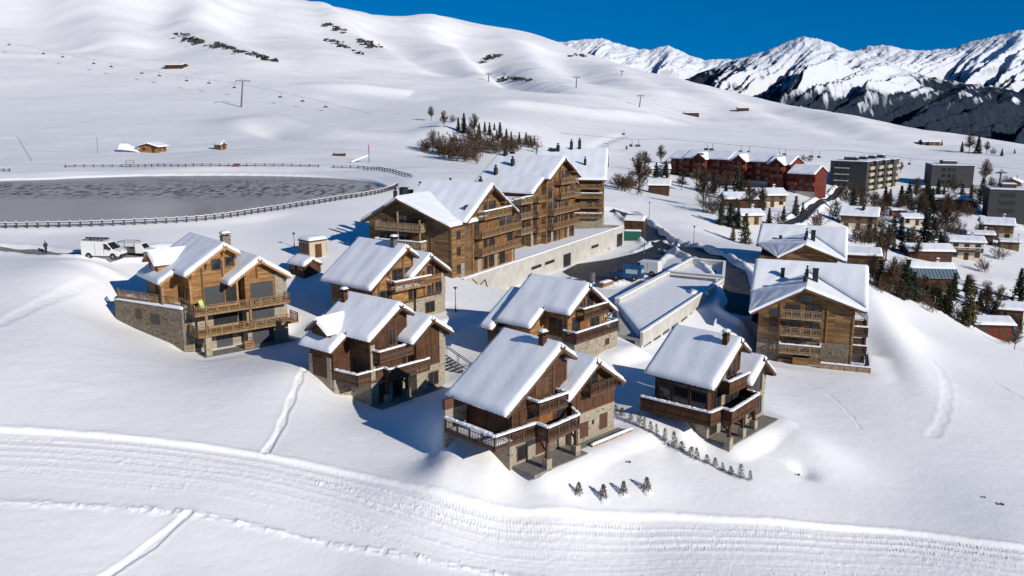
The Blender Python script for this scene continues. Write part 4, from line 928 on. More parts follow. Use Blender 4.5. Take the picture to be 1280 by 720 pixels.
    # ---- right-hand apartment chalets R1, R2
    for which in (1, 2):
        if which == 1:
            x, y, z, rot = 38.09, 109.29, -33.4, -20.5; zg, zl, wl, zr_, wr, D = 10.6, 6.6, 7.06, 7.9, 6.6, 9.6; zb = 12.2; slp = .5
            lab = 'wooden apartment house with stone base and three stacked front balconies, right side of the photo'
        else:
            x, y, z, rot = 49.57, 143.83, -33.58, -20.4; zg, zl, wl, zr_, wr, D = 11.0, 8.4, 4.6, 8.4, 5.6, 12.9; zb = 12.3; slp = .4
            lab = 'wide snow-roofed apartment house right behind the one with three stacked balconies'
        r = math.radians(rot); e = empty('apartment_house', (x, y, z+ZC), r); tag(e, lab, 'apartment house', 'twin apartment houses on the right')
        lw = 7.4 if which == 1 else 8.6
        rw = wr
        zf = lambda Y: zb-(D-Y)*(zb-zr_)/D
        tt = .74
        # main roof rising away from the front, and the front gable over it
        gl = (zg-zl)/wl; gr = (zg-zr_)/wr
        yv = D*.97
        zv = zl+(zb-zl)*.36; yt = D*.8; A_, B_ = (0,yt,zg+.35), (0,D,zb)
        pl = [([(-lw,D,zb),B_,A_,(-lw,D*.40,zv)], (1,1,1,0)), ([B_,(rw+1,D,zb),(rw+1,.3,zr_+.1),A_], (1,0,0,1)),
              ([(-lw,D,zb),(rw+1,D,zb),(rw+1,D+6,zb-3.4),(-lw,D+6,zb-3.4)], (1,0,0,0)),
              ([(0,0,zg),A_,(-lw,D*.40,zv),(-lw,D*.40,zv)], (1,1,1,1)), ([(0,0,zg),(-lw,D*.40,zv),(-wl,0,zl),(-wl,0,zl)], (1,0,1,0)),
              ([(0,0,zg),A_,(rw+.98,.32,zr_+.1),(rw+.98,.32,zr_+.1)], (1,1,1,0))]
        roof(e, pl, M['verge'], .4, .3, seed=20+which)
        mb = MB(); xl = -wl+1.2 if which == 1 else -lw+1; xr = wr-.5
        mb.prism([(xl,2.9),(xr,2.9),(xr,zg-gr*xr-tt),(0,zg-tt),(max(xl,-wl+.8),zg-gl*min(-xl,wl-.8)-tt),(xl,zg-gl*min(-xl,wl-.8)-tt)], 'y', 1.2, 3.0)
        mb.prism([(1.6,2.9),(D+5,2.9),(D+5,zb-4.2),(D,zb-tt-.3),(D*.4,zv-1.3),(1.6,zl-.6)], 'x', xl+.02, xr-.02)
        mb.build('timber_wall', M['aged'], e)
        mb = MB(); mb.box(xl-.03,xr+.03,1.15,D+5.1,-5,2.95); mb.build('stone_base', M['stonedark'], e)
        ff = fr((0,1.2,0),(1,0,0),(0,-1,0)); fR = fr((xr,0,0),(0,1,0),(1,0,0)); fL = fr((xl,0,0),(0,-1,0),(-1,0,0))
        if which == 1:
            for lv, zz in enumerate((1.6, 4.0, 6.3)):
                for a in (-2.3, .3): window(e, ff, a, zz+.1, 1.6, 1.4)
                window(e, ff, -4.3, zz-.2, 1.0, 1.3) if lv < 2 else panel(e, ff, -4.4, 4.6, 1.0, 1.4)
                facade_balcony(e, ff, -2.9, 2.2, zz, 1.4, 'railgrey', 'bars', lv == 0, seed=60+lv)
            window(e, ff, -4.3, 6.0, 1.0, 1.0); window(e, ff, -1.0, 8.2, 1.8, .9)
            for a, b, z0, z1 in ((2.7,2.9,3,8.4),(5.9,6.14,-.5,7.2),(-3.2,-3.0,3,8.2)): mb = MB(); mb.fbox(ff, a, b, -.05, .12, z0, z1); mb.build('timber_post', M['gold'], e)
            for lv, zz in enumerate((-.6, 1.9, 4.4)):
                facade_balcony(e, fR, 1.3, 9.5, zz, 1.7, 'rail', 'bars', True, seed=70+lv)
                for a in (2, 4.6, 7.2): window(e, fR, a, zz+.1, 1.4, 1.8)
            for a in (1.4, 5.2, 9.3): mb = MB(); mb.fbox(fR, a, a+.2, 1.4, 1.6, -3, 7.0); mb.build('timber_post', M['rail'], e)
            deck(e, [(2.4,-.5),(8.4,-.5),(8.4,1.3),(2.4,1.3)], -.4, [(2.4,-.5),(8.4,-.5),(8.4,9)], 'railgrey', 'solid', th=.3, name='deck')
            mb = MB(); mb.box(2.5,8.35,-.35,9,-5,-.72); mb.build('deck_plinth', M['stonedark'], e)
            mb = MB(); mb.box(-1.1,.8,.0,1.1,-3,.9); o = mb.build('timber_bin_store', M['aged'], e)
            mb = MB(); mb.box(-3,5,.6,1.16,-3,.4); o = mb.build('timber_plinth', M['aged'], e)
        else:
            for zz in (3.2, 5.8): window(e, ff, -1, zz, 1.6, 1.6); window(e, fL, -6, zz, 1.4, 1.5); window(e, fL, -10, zz, 1.4, 1.5)
            facade_balcony(e, ff, -3, 3, 5.6, 1.3, seed=80)
            for a in (-3.4, 3.1): mb = MB(); mb.fbox(ff, a, a+.3, 0, .2, 2, 8); mb.build('timber_post', M['verge'], e)
        vents(e, [(-.3,2.6,zg-.1,zg+.8,.28,'tube'),(.9,4.2,zg,zg+1.5,.36,'box'),(-.2,5.2,zg+.2,zg+1.3,.22,'tube'),(-3.4 if which == 1 else -4.6,6.8,zf(6.8)-.2,zf(6.8)+.5,.25,'box')])
    # ---- flat-roofed building
    base = Vector((13.9,101.3)); polyA = [(13.2,103.4),(15.7,101.2),(33.4,134.0),(25.4,138.3),(14.8,118.6)]
    e = empty('flat_roofed_building', (15.7,101.2,ZC-30.0), 0); tag(e, 'low flat-roofed concrete building with raised parapets beside the parking lot', 'building')
    rel = lambda ps: [(p[0]-15.7, p[1]-101.2) for p in ps]
    pa = rel(polyA); mb = MB(); mb.prism(pa, 'z', -4, 2.3); w = mb.build('concrete_wall', M['concrete'], e)
    flatsnow(w, [(-.2,.5),(-1.1,17.3),(9.7,36.8),(17.4,32.7)], 2.3, .55, seed=5)
    def para(ps, z0, z1, wd, mat='concrete', nm='parapet', sn=True):
        o = None; mb = MB()
        for p, q in zip(ps[:-1], ps[1:]): mb.bar((p[0],p[1],(z0+z1)/2),(q[0],q[1],(z0+z1)/2), wd, z1-z0)
        o = mb.build(nm, M[mat], e)
        if sn:
            mb = MB()
            for p, q in zip(ps[:-1], ps[1:]):
                p = Vector((*p,z1+.08)); q = Vector((*q,z1+.08)); k = int((q-p).length/.7)
                for i in range(k): mb.bar(p+(q-p)*(i/k), p+(q-p)*((i+1)/k), wd*1.05, .16)
            mb.build('snow_cap', M['roofsnow'], o)
        return o
    para([pa[1], pa[2]], 1.6, 3.1, .35); para([pa[2], pa[3]], 1.6, 3.1, .35, 'slab'); para([pa[3], pa[4]], 1.6, 3.4, .7); para([pa[4], pa[0]], 1.6, 2.7, .3, 'slab', sn=False)
    pb = rel([(25.6,139.0),(33.6,134.8),(36.9,147.6),(31.9,150.9)]); mb = MB(); mb.prism(pb, 'z', -4, 2.5); w2 = mb.build('entrance_block', M['concrete'], e)
    flatsnow(w2, [pb[0],pb[3],pb[2],pb[1]], 2.5, .2, seed=6); para(pb+[pb[0]], 2.4, 3.5, .4, 'concrete', sn=True)
    dv = Vector((pa[2][0]-pa[1][0], pa[2][1]-pa[1][1])); Lw = dv.length; dv /= Lw
    fF = fr((pa[1][0],pa[1][1],0),(dv.x,dv.y),(dv.y,-dv.x))
    for a in (1.0, 4.6, 8.2, 11.8, 16, 20, 24, 28, 32): window(e, fF, a, .1, 2.4, 1.0, 'greyframe', 1)
    d2 = Vector((pa[1][0]-pa[0][0], pa[1][1]-pa[0][1])); l2 = d2.length; d2 /= l2; f2 = fr((pa[0][0],pa[0][1],0),(d2.x,d2.y),(d2.y,-d2.x)); panel(e, f2, .4, .2, 2., 1.7, 'black', 'opening', .02)
    flatsnow(w, [(10.6,23.2),(10.6,25.4),(13.4,25.4),(13.4,23.2)], 2.75, .5, 'snow_heap', 8)
PADS.append((38.09, 109.29, math.radians(-20.5), -5.5, 8.5, -.8, 8, ZC-33.5, 3.5))
PADS.append((-7.0, 124.1, math.atan2(57.4, 30.7), 4, 64, -3.5, -.3, ZC-28.9, 4))
# ------------------------------------------------------------------ vegetation meshes
def conifer_mesh(seed, snow=.0, h=1.0, wide=.2, dens=1.0, needle='needle'):
    rnd = random.Random(seed); cr = MB(); tr = MB()
    tr.tube((0,0,-.12),(0,0,.96),.022,.004,6)
    n = int(17*dens)
    for i in range(n):
        z = .08+.88*(i/(n-1))**.95; rad = wide*(1-(z-.05))**.85+.012; rad *= rnd.uniform(.8,1.15)
        k = max(4, int(9*dens*(rad/wide)**.5+2))
        for j in range(k):
            a = 2*math.pi*(j+rnd.random()*.8)/k+i*1.3; l = rad*rnd.uniform(.65,1.15); dr = l*rnd.uniform(.15,.5)
            d = Vector((math.cos(a), math.sin(a), 0)); s = Vector((-d.y, d.x, 0))
            w = l*rnd.uniform(.26,.4); p0 = Vector((0,0,z)); pm = p0+d*l*.55+Vector((0,0,-dr*.35)); p1 = p0+d*l+Vector((0,0,-dr))
            cr.cur = 0
            cr.add([p0+s*w*.15, pm+s*w*.5+Vector((0,0,-.012)), pm+Vector((0,0,.012)), p0-s*w*.0], [(0,1,2,3)])
            cr.add([p0-s*w*.15, pm-s*w*.5+Vector((0,0,-.012)), pm+Vector((0,0,.012)), p0], [(3,2,1,0)])
            cr.add([pm+s*w*.5+Vector((0,0,-.012)), p1, pm+Vector((0,0,.012))], [(0,1,2)]); cr.add([pm-s*w*.5+Vector((0,0,-.012)), p1, pm+Vector((0,0,.012))], [(2,1,0)])
            for t in range(3):   # hanging twig tufts
                q = p0+d*l*rnd.uniform(.35,1)+s*w*rnd.uniform(-.5,.5)+Vector((0,0,-dr*.6)); u = .022*rnd.uniform(.6,1.4)
                cr.add([q+s*u, q-s*u, q-s*u*.3+Vector((0,0,-u*2.4)), q+d*u*1.5], [(0,1,2),(0,1,3)])
            if rnd.random() < snow:
                cr.cur = 1; g = Vector((0,0,.016))
                cr.add([pm-d*l*.3+g, pm+s*w*.42+g*.6, p1*.85+pm*.15+g, pm-s*w*.42+g*.6], [(0,1,2,3)])
    return tr, cr
def bare_mesh(seed, base=1, rx=.25, cz=.58, rz=.43, nb=44, nt=24, tw=.0062, lowstart=.16):
    """leafless tree or bush: limbs that reach up to an uneven oval envelope, each carrying fine twigs"""
    rnd = random.Random(seed); tr = MB(); cr = MB()
    lump = [(rnd.uniform(0, 6.28), rnd.uniform(.3, 1), rnd.uniform(.75, 1.2)) for _ in range(6)]
    stems = []
    if base == 1: tr.tube((0,0,-.05),(0,0,.5),.022,.013,6); tr.tube((0,0,.5),(rnd.uniform(-.03,.03),rnd.uniform(-.03,.03),.93),.013,.003,5); stems = [(0, 0)]
    else:
        for k in range(base):
            a = 6.28*k/base+rnd.random(); r = rx*rnd.uniform(.1,.6); stems.append((math.cos(a)*r, math.sin(a)*r)); cr.tube((stems[-1][0],stems[-1][1],-.05),(stems[-1][0]*1.35,stems[-1][1]*1.35,.35),.012,.008,5)
    for k in range(nb):
        sx, sy = rnd.choice(stems); z0 = rnd.uniform(lowstart, .62) if base == 1 else rnd.uniform(0, .3)
        az = rnd.uniform(0, 6.28); el = rnd.uniform(-.35, 1.5)
        sc = 1.0
        for la, lz, lr in lump:
            dd = abs((az-la+3.14) % 6.28-3.14); sc *= 1+(lr-1)*math.exp(-dd*dd/.5)
        q = Vector((math.cos(az)*math.cos(el)*rx*sc, math.sin(az)*math.cos(el)*rx*sc, cz+math.sin(el)*rz*min(sc, 1.05)))
        p0 = Vector((sx, sy, min(z0, q.z-.04)))
        mid = p0.lerp(q, .5)+Vector((rnd.gauss(0,.02), rnd.gauss(0,.02), -.02))
        cr.tube(p0, mid, .0075, .005, 3, cap=False); cr.tube(mid, q, .005, .0015, 3, cap=False)
        d = (q-p0).normalized()
        for t in range(nt):
            u = rnd.uniform(.25, 1.0); o = p0.lerp(mid, u*2) if u < .5 else mid.lerp(q, u*2-1)
            v = (d*.7+Vector((rnd.gauss(0,.6), rnd.gauss(0,.6), rnd.gauss(.3,.5)))).normalized(); l = rnd.uniform(.05,.13)
            s = v.cross(Vector((rnd.gauss(0,1), rnd.gauss(0,1), rnd.gauss(0,1)))).normalized()*tw*rnd.uniform(.6,1.3)
            cr.add([o-s, o+s, o+v*l], [(0,1,2)])
            for j in range(2):
                m = o+v*l*rnd.uniform(.3,.8); w = (v+Vector((rnd.gauss(0,.7), rnd.gauss(0,.7), rnd.gauss(.1,.5)))).normalized(); cr.add([m-s*.8, m+s*.8, m+w*l*rnd.uniform(.4,.8)], [(0,1,2)])
    return tr, cr
PROTO = {}
def proto_tree(kind):
    if kind in PROTO: return PROTO[kind]
    out = []
    def mk(tr, cr, cm, name):
        t = tr.build('trunk', M['bark']) if tr.v else None; c = cr.build('crown', cm)
        for o in (t, c):
            if o: col.objects.unlink(o)
        return name, t.data if t else None, c.data
    if kind == 'fir': out = [mk(*conifer_mesh(s, 0, wide=.22), [M['needle'], M['roofsnow']], 'conifer') for s in (1,2,3)]
    if kind == 'snowfir': out = [mk(*conifer_mesh(s, .42, wide=.25), [M['needle'], M['roofsnow']], 'conifer') for s in (4,5,6)]
    if kind == 'larch': out = [mk(*conifer_mesh(s, .03, wide=.26, dens=.9), [M['needlebrown'], M['roofsnow']], 'larch') for s in (7,8,9)]
    if kind == 'bare': out = [mk(*bare_mesh(s), M['twig'], 'bare_tree') for s in (11,12,13)]
    if kind == 'grey': out = [mk(*bare_mesh(s), M['twiggrey'], 'bare_tree') for s in (14,15)]
    if kind == 'bush': out = [mk(*bare_mesh(s, 7, .5, .5, .46, 44, 22, .008), M['twig'], 'bush') for s in (16,17,18)]
    if kind == 'greybush': out = [mk(*bare_mesh(s, 7, .5, .5, .46, 44, 18, .007), M['twiggrey'], 'bush') for s in (19,20)]
    PROTO[kind] = out; return out
CAT = dict(fir='conifer', snowfir='conifer', larch='larch', bare='bare tree', grey='bare tree', bush='bush', greybush='bush')
_vc = [0]
def tree(kind, px, py, hp, label, group=None, asp=1.0, at=None):
    x, y, z = at or ghit(px, py)
    h = hp*math.hypot(x, y)/F*1.08
    nm, t, c = PROTO_get(kind)
    e = empty(nm, (x, y, z), (_vc[0]*2.399) % 6.28); e.scale = (h*asp, h*asp, h)
    for n_, d_ in (('trunk', t), ('crown' if t else 'branches', c)):
        if d_ is None: continue
        o = bpy.data.objects.new(n_, d_); col.objects.link(o); o.parent = e
    tag(e, label, CAT[kind], group); return e
def PROTO_get(kind):
    l = proto_tree(kind); _vc[0] += 1; return l[_vc[0] % len(l)]

def build_trees():
    g = 'trees of the copse beyond the apartments'
    kinds = {'g':'grey','b':'bare','f':'fir','u':'bush','s':'snowfir','l':'larch','v':'greybush'}
    words = {'grey':'pale grey leafless tree','bare':'brown leafless tree','fir':'dark conifer','bush':'brown leafless bush','snowfir':'snow-dusted conifer','larch':'olive brown larch','greybush':'grey leafless bush'}
    cop = [('g',539,151,16,'alone at the upper left tip of the copse on the hill'),('b',555,159,18,'second from the upper left tip of the copse'),('v',566,153,9,'small, between the reddish tree and the first firs of the copse'),
      ('f',580,166,23,'tallest of the upper left end of the copse'),('f',573,163,15,'at the upper left edge of the copse, left of the tallest fir'),('b',593,170,24,'among the firs at the top of the copse'),('f',599,175,20,'right beside the brown trees at the copse top'),('f',606,166,13,'short, at the upper edge of the copse'),('f',612,169,15,'at the copse upper edge, above the bush mass'),
      ('f',618,163,9,'smallest along the copse upper edge'),('f',625,173,19,'in the centre of the fir row of the copse'),('f',621,176,13,'low in the centre of the copse fir row'),('f',633,179,17,'right of the centre of the copse fir row'),('f',639,177,12,'short, in the right half of the copse fir row'),('f',649,180,14,'fourth from the right end of the copse'),('f',657.5,181,15,'third from the right end of the copse'),('f',663,182,12,'second from the right end of the copse'),('f',668,182,11,'at the very right end of the copse'),('f',616,178,11,'at the foot of the copse fir row behind the bushes'),
      ('g',587,178,18,'pale trunked, in the middle of the copse'),('b',630,184,12,'behind the roof in the right half of the copse'),
      ('g',541,190,24,'at the front left of the copse beside the snow'),('u',531,190,15,'leftmost of the copse bushes'),('u',552,194,22,'front left in the copse bush mass'),('u',563,199,24,'front of the copse, wide'),('u',575,202,26,'front centre of the copse, closest to the apartment roofs'),('u',587,200,24,'front right of centre in the copse'),('u',598,197,22,'right in the copse bush mass'),('u',592,188,26,'tall, behind the front bushes of the copse'),('u',609,188,22,'behind the apartment roof in the copse'),('u',618,192,17,'low, over the apartment roof ridge'),('u',641,188,14,'low, right of the copse bush mass'),('u',664,185,9,'last at the right of the copse, below the end firs'),('u',570,188,22,'in the second row of the copse bush mass'),('v',548,186,20,'grey brown tips at the left of the copse mass')]
    for k, px, py, h, w in cop: tree(kinds[k], px, py, h, words[kinds[k]]+' '+w, g, {'u':1.15,'v':1.1,'f':1.15}.get(k, 1.0))
    g = 'trees and bushes between the village houses'
    vil = [('b',799,240,44,'tall and broad, left of the small dark cabin'),('u',774,238,20,'low, against the right end of the wooden apartments'),('b',807,214,22,'above the tall tree near the small snowy roof'),('f',820,222,18,'left of two below the red apartments left end'),('f',832,222,20,'right of two below the red apartments left end'),('b',826,204,20,'thin, at the left gable of the red apartments'),('b',852,238,19,'small, right of the dark cabin'),('b',879,259,38,'tall, on the snow bank below the red apartments'),('v',885,266,28,'sprawling, at the foot of the tall brown tree'),('s',921,237,26,'in front of the middle of the red apartments'),('b',908,246,28,'left of the snowy conifer below the red apartments'),
      ('f',901,281,26,'left of three dark ones above the valley road'),('f',912,283,28,'middle of three dark ones above the valley road'),('f',922,286,26,'right of three dark ones above the valley road'),('l',931,305,36,'low on the bank behind the right apartment house'),('b',936,263,28,'behind the olive larch near the half hidden roof'),('b',951,262,26,'beside the white walled house'),('f',961,279,18,'left of the pair behind the twin apartment houses'),('f',979,277,18,'right of the pair behind the twin apartment houses'),('s',994,269,22,'alone by the bend of the village road'),('s',1003,268,14,'small, by the bend of the village road'),('v',973,281,14,'low, behind the chimney of the right house'),('g',783,189,6,'tiny and round, alone on the wide snowfield'),('u',868,222,13,'small, under the red apartments left part'),
      ('g',1125.6,216,11,'alone beside the end of the grey block'),('u',1067,252,20,'in front of the long grey block, large'),('u',1053,250,17,'left, in front of the long grey block'),('u',1079,251,16,'right, in front of the long grey block'),('u',1044,260,10,'small, between the road and the grey block'),('u',1043,275,17,'behind the twin roof of the right house'),('f',1077,289,28,'slender, in front of the gabled village roof'),('u',1074,305,22,'dark, at the right eave of the apartment house behind'),('u',1084,305,17,'right, near the eave of the apartment house behind'),('u',1098,260,16,'on the slope right of the long grey block'),('b',1109,262,18,'on the slope right of the grey block, taller'),('f',1125.5,258,23,'above the small orange brown shed'),
      ('s',1116,297,25,'wide, above the snow path in the village'),('s',1126,298,24,'second, above the snow path in the village'),('u',1100,289,18,'left of the wide snowy conifers'),('b',1144,253,25,'behind the orange brown shed'),('f',1157,249,19,'left of the tall dark pair in mid village'),('f',1163,267,28,'tallest dark in the middle of the village'),('u',1149,271,19,'below the tall dark conifer'),('f',1172,244,18,'beside the small grey block'),('u',1190,240,16,'in front of the small grey block'),('u',1189,264,20,'against the long brown walled house'),('u',1178,268,18,'left of the long brown walled house'),('u',1200,264,14,'right end of the long brown walled house'),('s',1156,307,41,'biggest in the village, behind the low long roof'),('b',1180,302,42,'tall and dense, right of the biggest snowy conifer'),('u',1192,298,22,'small, right of the dense brown tree'),
      ('l',1098,331,38,'narrow, left in front of the low long roof'),('b',1107,327,36,'beside the narrow larch'),('b',1146,324,20,'thin, left of the cream house'),('f',1185,324,14,'small, between low long roof and cream house'),('v',1249,324,17,'round, by the loop of the village path'),('f',1202,190,11,'left end of the far hill group'),('b',1211,192,19,'second in the far hill group'),('f',1222,192,19,'tallest in the far hill group'),('b',1233,192,12,'right in the far hill group'),('v',1241,193,7,'tiny, right of the far hill group'),('f',1252,195,8,'tiny, alone on the far right snowfield'),('f',1268,192,5,'tiniest, far right on the snowfield'),('g',1230,232,26,'large and rounded, between the two right blocks'),('u',1217,244,11,'low, left of the large rounded tree'),('u',1226,247,10,'low, below the large rounded tree'),('u',1262,272,22,'in front of the right dark block'),('l',1276,270,20,'at the right edge, in front of the dark block'),('v',1012,202,7,'left, behind the right end of the red apartments'),('v',1004,201,7,'far left, behind the right end of the red apartments'),
      ('s',1099,359,31,'right of the apartment house eave, most snowy'),('b',1114,368,40,'tall, at the edge of the ski run'),('f',1131,374,45,'tall dark, at the edge of the ski run'),('b',1088,352,29,'touching the right house roof'),('f',1141,375,32,'dark, before the blue grey roof'),('l',1157,375,26,'before the blue grey roof'),('b',1166,380,22,'right half, before the blue grey roof'),('f',1184,390,31,'dark, at the right corner of the blue grey roof'),('f',1191,375,30,'second dark, behind the blue grey roof corner'),('l',1209,408,52,'largest, yellow green, at the edge of the run'),('u',1237,392,21,'in front of the brown shed roof'),('b',1248,392,26,'thin, above the brown shed roof'),('f',1273,376,35,'dark, cut by the right edge of the photo'),('u',1266,413,19,'reddish, right of the brown shed'),('g',1268,437,22,'lowest, at the right edge by the run'),('f',1173,387,24,'short dark, at the run edge'),('g',1211,359,13,'small, on the snow right of the cream house'),('u',1200,402,18,'at the foot of the largest larch'),('u',1150,378,16,'low, at the run edge left of the short dark conifer'),('u',1122,371,18,'low, between tall brown tree and dark conifer'),('u',1104,362,16,'low, beside the most snowy conifer'),('u',1255,415,14,'low, against the reddish shed wall'),('b',1232,383,22,'thin, left of the brown shed roof'),
      ('u',790,236,22,'low, left of the tall broad tree'),('u',784,240,18,'second low, near the apartments right end'),('u',920,262,14,'small, between the half hidden roofs'),('u',897,268,16,'low, at the foot of the snow bank trees'),('l',916,300,18,'small, left of the larch behind the right house'),('u',1138,262,13,'by the small orange brown shed'),('u',1168,255,14,'below the small grey block'),('b',1121,270,16,'in front of the orange brown shed'),('u',1092,272,15,'right of the gabled village roof'),('f',1088,290,20,'small dark, right of the gabled village roof'),('u',1228,340,14,'right of the cream house, low'),('u',1139,312,13,'left end of the low long roof'),('b',1224,300,18,'between cream house and beige house'),('u',1215,262,12,'beside the village lane'),('f',1160,180+2,5,'left of the lone grey roofed barn on the hill'),('f',1177,182,6,'right of the lone grey roofed barn on the hill'),('f',1151,181,4,'tiny, far left of the lone hill barn')]
    for k, px, py, h, w in vil: tree(kinds[k], px, py, h, words[kinds[k]]+' '+w, g, {'u':1.25,'v':1.2,'b':1.05,'f':1.25,'s':1.2,'l':1.1}.get(k, 1.0))
    # belts of trees between the roofs, counted from the left in each belt
    rnd = random.Random(41)
    ordn = 'first second third fourth fifth sixth seventh eighth ninth tenth eleventh twelfth thirteenth fourteenth'.split()
    belts = [((1060,262),(1205,258),12,6,'in the belt below the grey blocks'), ((1090,345),(1190,392),12,4,'in the belt along the ski run'), ((1082,300),(1145,316),8,4,'in the belt right of the twin houses'),
             ((1150,272),(1180,318),8,5,'in the belt through mid village'), ((868,232),(958,262),10,5,'in the belt below the red apartments'), ((1205,368),(1276,424),9,6,'in the belt around the reddish shed'), ((1210,250),(1278,262),7,4,'in the belt beside the right dark block')]
    for (x0, y0), (x1, y1), n, jit, where in belts:
        cnt = {}
        for i in range(n):
            t = (i+.5+rnd.uniform(-.3,.3))/n; k = rnd.choice(['fir','fir','snowfir','bare','bare','larch']); cnt[k] = cnt.get(k, 0)+1
            hp = {'fir':24,'snowfir':24,'bare':24,'larch':24}[k]*rnd.uniform(.65,1.15)
            tree(k, x0+(x1-x0)*t, y0+(y1-y0)*t+rnd.uniform(-jit,jit), hp, ordn[cnt[k]-1]+' '+words[k]+' from left '+where, 'belt trees between the village roofs', {'fir':1.3,'snowfir':1.25,'bare':1.1,'larch':1.1}[k])
    # thickets between the houses that read as one mass of twigs
    rnd = random.Random(77)
    def thicket(regions, n, hlo, hhi, mat, sc=1.):
        mb = MB(); src = [bare_mesh(s, 6, .5, .5, .46, 26, 13, .011)[1] for s in (31, 32, 33)]
        for i in range(n):
            x0, y0, x1, y1 = rnd.choice(regions); t = rnd.random(); px = x0+(x1-x0)*t+rnd.uniform(-5,5); py = y0+(y1-y0)*t+rnd.uniform(-4,4)
            x, y, z = ghit(px, py); h = rnd.uniform(hlo, hhi)*math.hypot(x, y)/F; c, s = math.cos(i*1.7), math.sin(i*1.7); w = h*rnd.uniform(1.,1.6); m = rnd.choice(src)
            mb.add([(x+(v[0]*c-v[1]*s)*w, y+(v[0]*s+v[1]*c)*w, z+v[2]*h) for v in m.v], m.f)
        o = mb.build('thicket', mat); o['kind'] = 'stuff'; return o
    thicket([(1090,355,1130,374),(1120,372,1180,390),(1180,388,1225,408),(1095,345,1110,362)], 30, 10, 20, M['twig'])
    thicket([(1055,255,1100,262),(1090,266,1130,274),(1130,250,1200,268),(1080,296,1110,312),(1100,320,1130,342),(1180,262,1215,272)], 44, 8, 17, M['twig'])
    thicket([(870,240,915,266),(930,258,960,274),(775,232,800,242),(1000,275,1050,290)], 22, 8, 16, M['twig'])
    thicket([(1215,400,1270,436),(1205,356,1260,368),(1235,232,1280,240)], 18, 8, 14, M['twiggrey'])
    thicket([(532,190,570,198),(560,199,612,203),(580,180,625,190),(625,186,672,188)], 34, 9, 17, M['twig'])
    # the row of saplings and the four staked shrubs
    ordw = 'first second third fourth fifth sixth seventh eighth ninth tenth eleventh twelfth thirteenth fourteenth fifteenth sixteenth seventeenth eighteenth'.split()
    row = [(770.5,516,12),(777,520,14),(788,526,14),(799,532,15),(805,536,12),(813,541,14),(821,545,13),(831,552,15),(843,559,16),(852,564,13),(863,570,14),(871,575,14),(884,580,14),(894,583,14),(903,589,14),(914,594,15),(926,599,15),(937,601,13)]
    tr, cr = MB(), MB(); rnd = random.Random(8)
    tr.tube((0,0,-.2),(0,0,.9),.03,.01,6)
    for i in range(330):
        z = rnd.uniform(.08,1.0); a = rnd.uniform(0,6.28); rr = (.30*(1.05-z)**.7)*rnd.uniform(.3,1.1); q = Vector((math.cos(a)*rr, math.sin(a)*rr, z)); u = rnd.uniform(.03,.075)
        d = Vector((math.cos(a), math.sin(a), rnd.uniform(-.2,1.))).normalized(); s = Vector((-d.y,d.x,rnd.uniform(-.4,.4))).normalized()
        cr.add([q-s*u*.5, q+d*u, q+s*u*.5, q+d*u*2.2+Vector((0,0,u*.4))], [(0,1,2),(1,3,2)])
    td = tr.build('trunk', M['bark']); cd = cr.build('crown', leafmat('young conifer needles', (.075,.066,.026)))
    for o in (td, cd): col.objects.unlink(o)
    for i, (px, py, h) in enumerate(row):
        x, y, z = ghit(px, py); hh = h*math.hypot(x, y)/F*1.08
        e = empty('sapling', (x, y, z-.05), i*2.1); e.rotation_euler.x = rnd.uniform(-.14,.14); e.rotation_euler.y = rnd.uniform(-.14,.14); e.scale = (hh*rnd.uniform(.7,1.35), hh*rnd.uniform(.7,1.35), hh*rnd.uniform(.75,1.25))
        for n_, d_ in (('trunk', td.data), ('crown', cd.data)): o = bpy.data.objects.new(n_, d_); col.objects.link(o); o.parent = e
        tag(e, ordw[i]+' young conifer of the hedge row, counted from the nearest chalet outwards', 'sapling', 'saplings planted in a row')
    st = MB()
    for k in range(5):
        a = k*1.26; st.tube((math.cos(a)*.36,math.sin(a)*.36,-.15),(math.cos(a)*.03,math.sin(a)*.03,1.0),.022,.015,5)
    sd = st.build('stakes', M['bark']); col.objects.unlink(sd)
    for i, (px, py, h, lab) in enumerate([(723,618,16,'leftmost of the four staked shrubs, leaning stakes'),(753.5,623,18,'second of the four staked shrubs, open stakes and snow inside'),(779,617,16,'third of the four staked shrubs, bushy'),(808,613,17,'rightmost of the four staked shrubs, greenest and fullest')]):
        x, y, z = ghit(px, py); hh = h*math.hypot(x, y)/F*1.12
        e = empty('staked_shrub', (x, y, z-.05), i*1.7); e.scale = (hh*1.1, hh*1.1, hh)
        for n_, d_ in (('trunk', td.data), ('crown', cd.data), ('stakes', sd.data)): o = bpy.data.objects.new(n_, d_); col.objects.link(o); o.parent = e
        tag(e, lab+', above the groomed piste', 'shrub', 'staked shrubs in the snow')
        sn = MB(); K = 10
        vs = [(0,0,.2)]+[(math.cos(t*6.283/K)*.34, math.sin(t*6.283/K)*.26, .08) for t in range(K)]+[(math.cos(t*6.283/K)*.55, math.sin(t*6.283/K)*.42, -.1) for t in range(K)]
        fs = [(0,1+t,1+(t+1)%K) for t in range(K)]+[(1+t,1+K+t,1+K+(t+1)%K,1+(t+1)%K) for t in range(K)]
        sn.add(vs, fs); o = sn.build('snow_collar', M['roofsnow'], e, True)
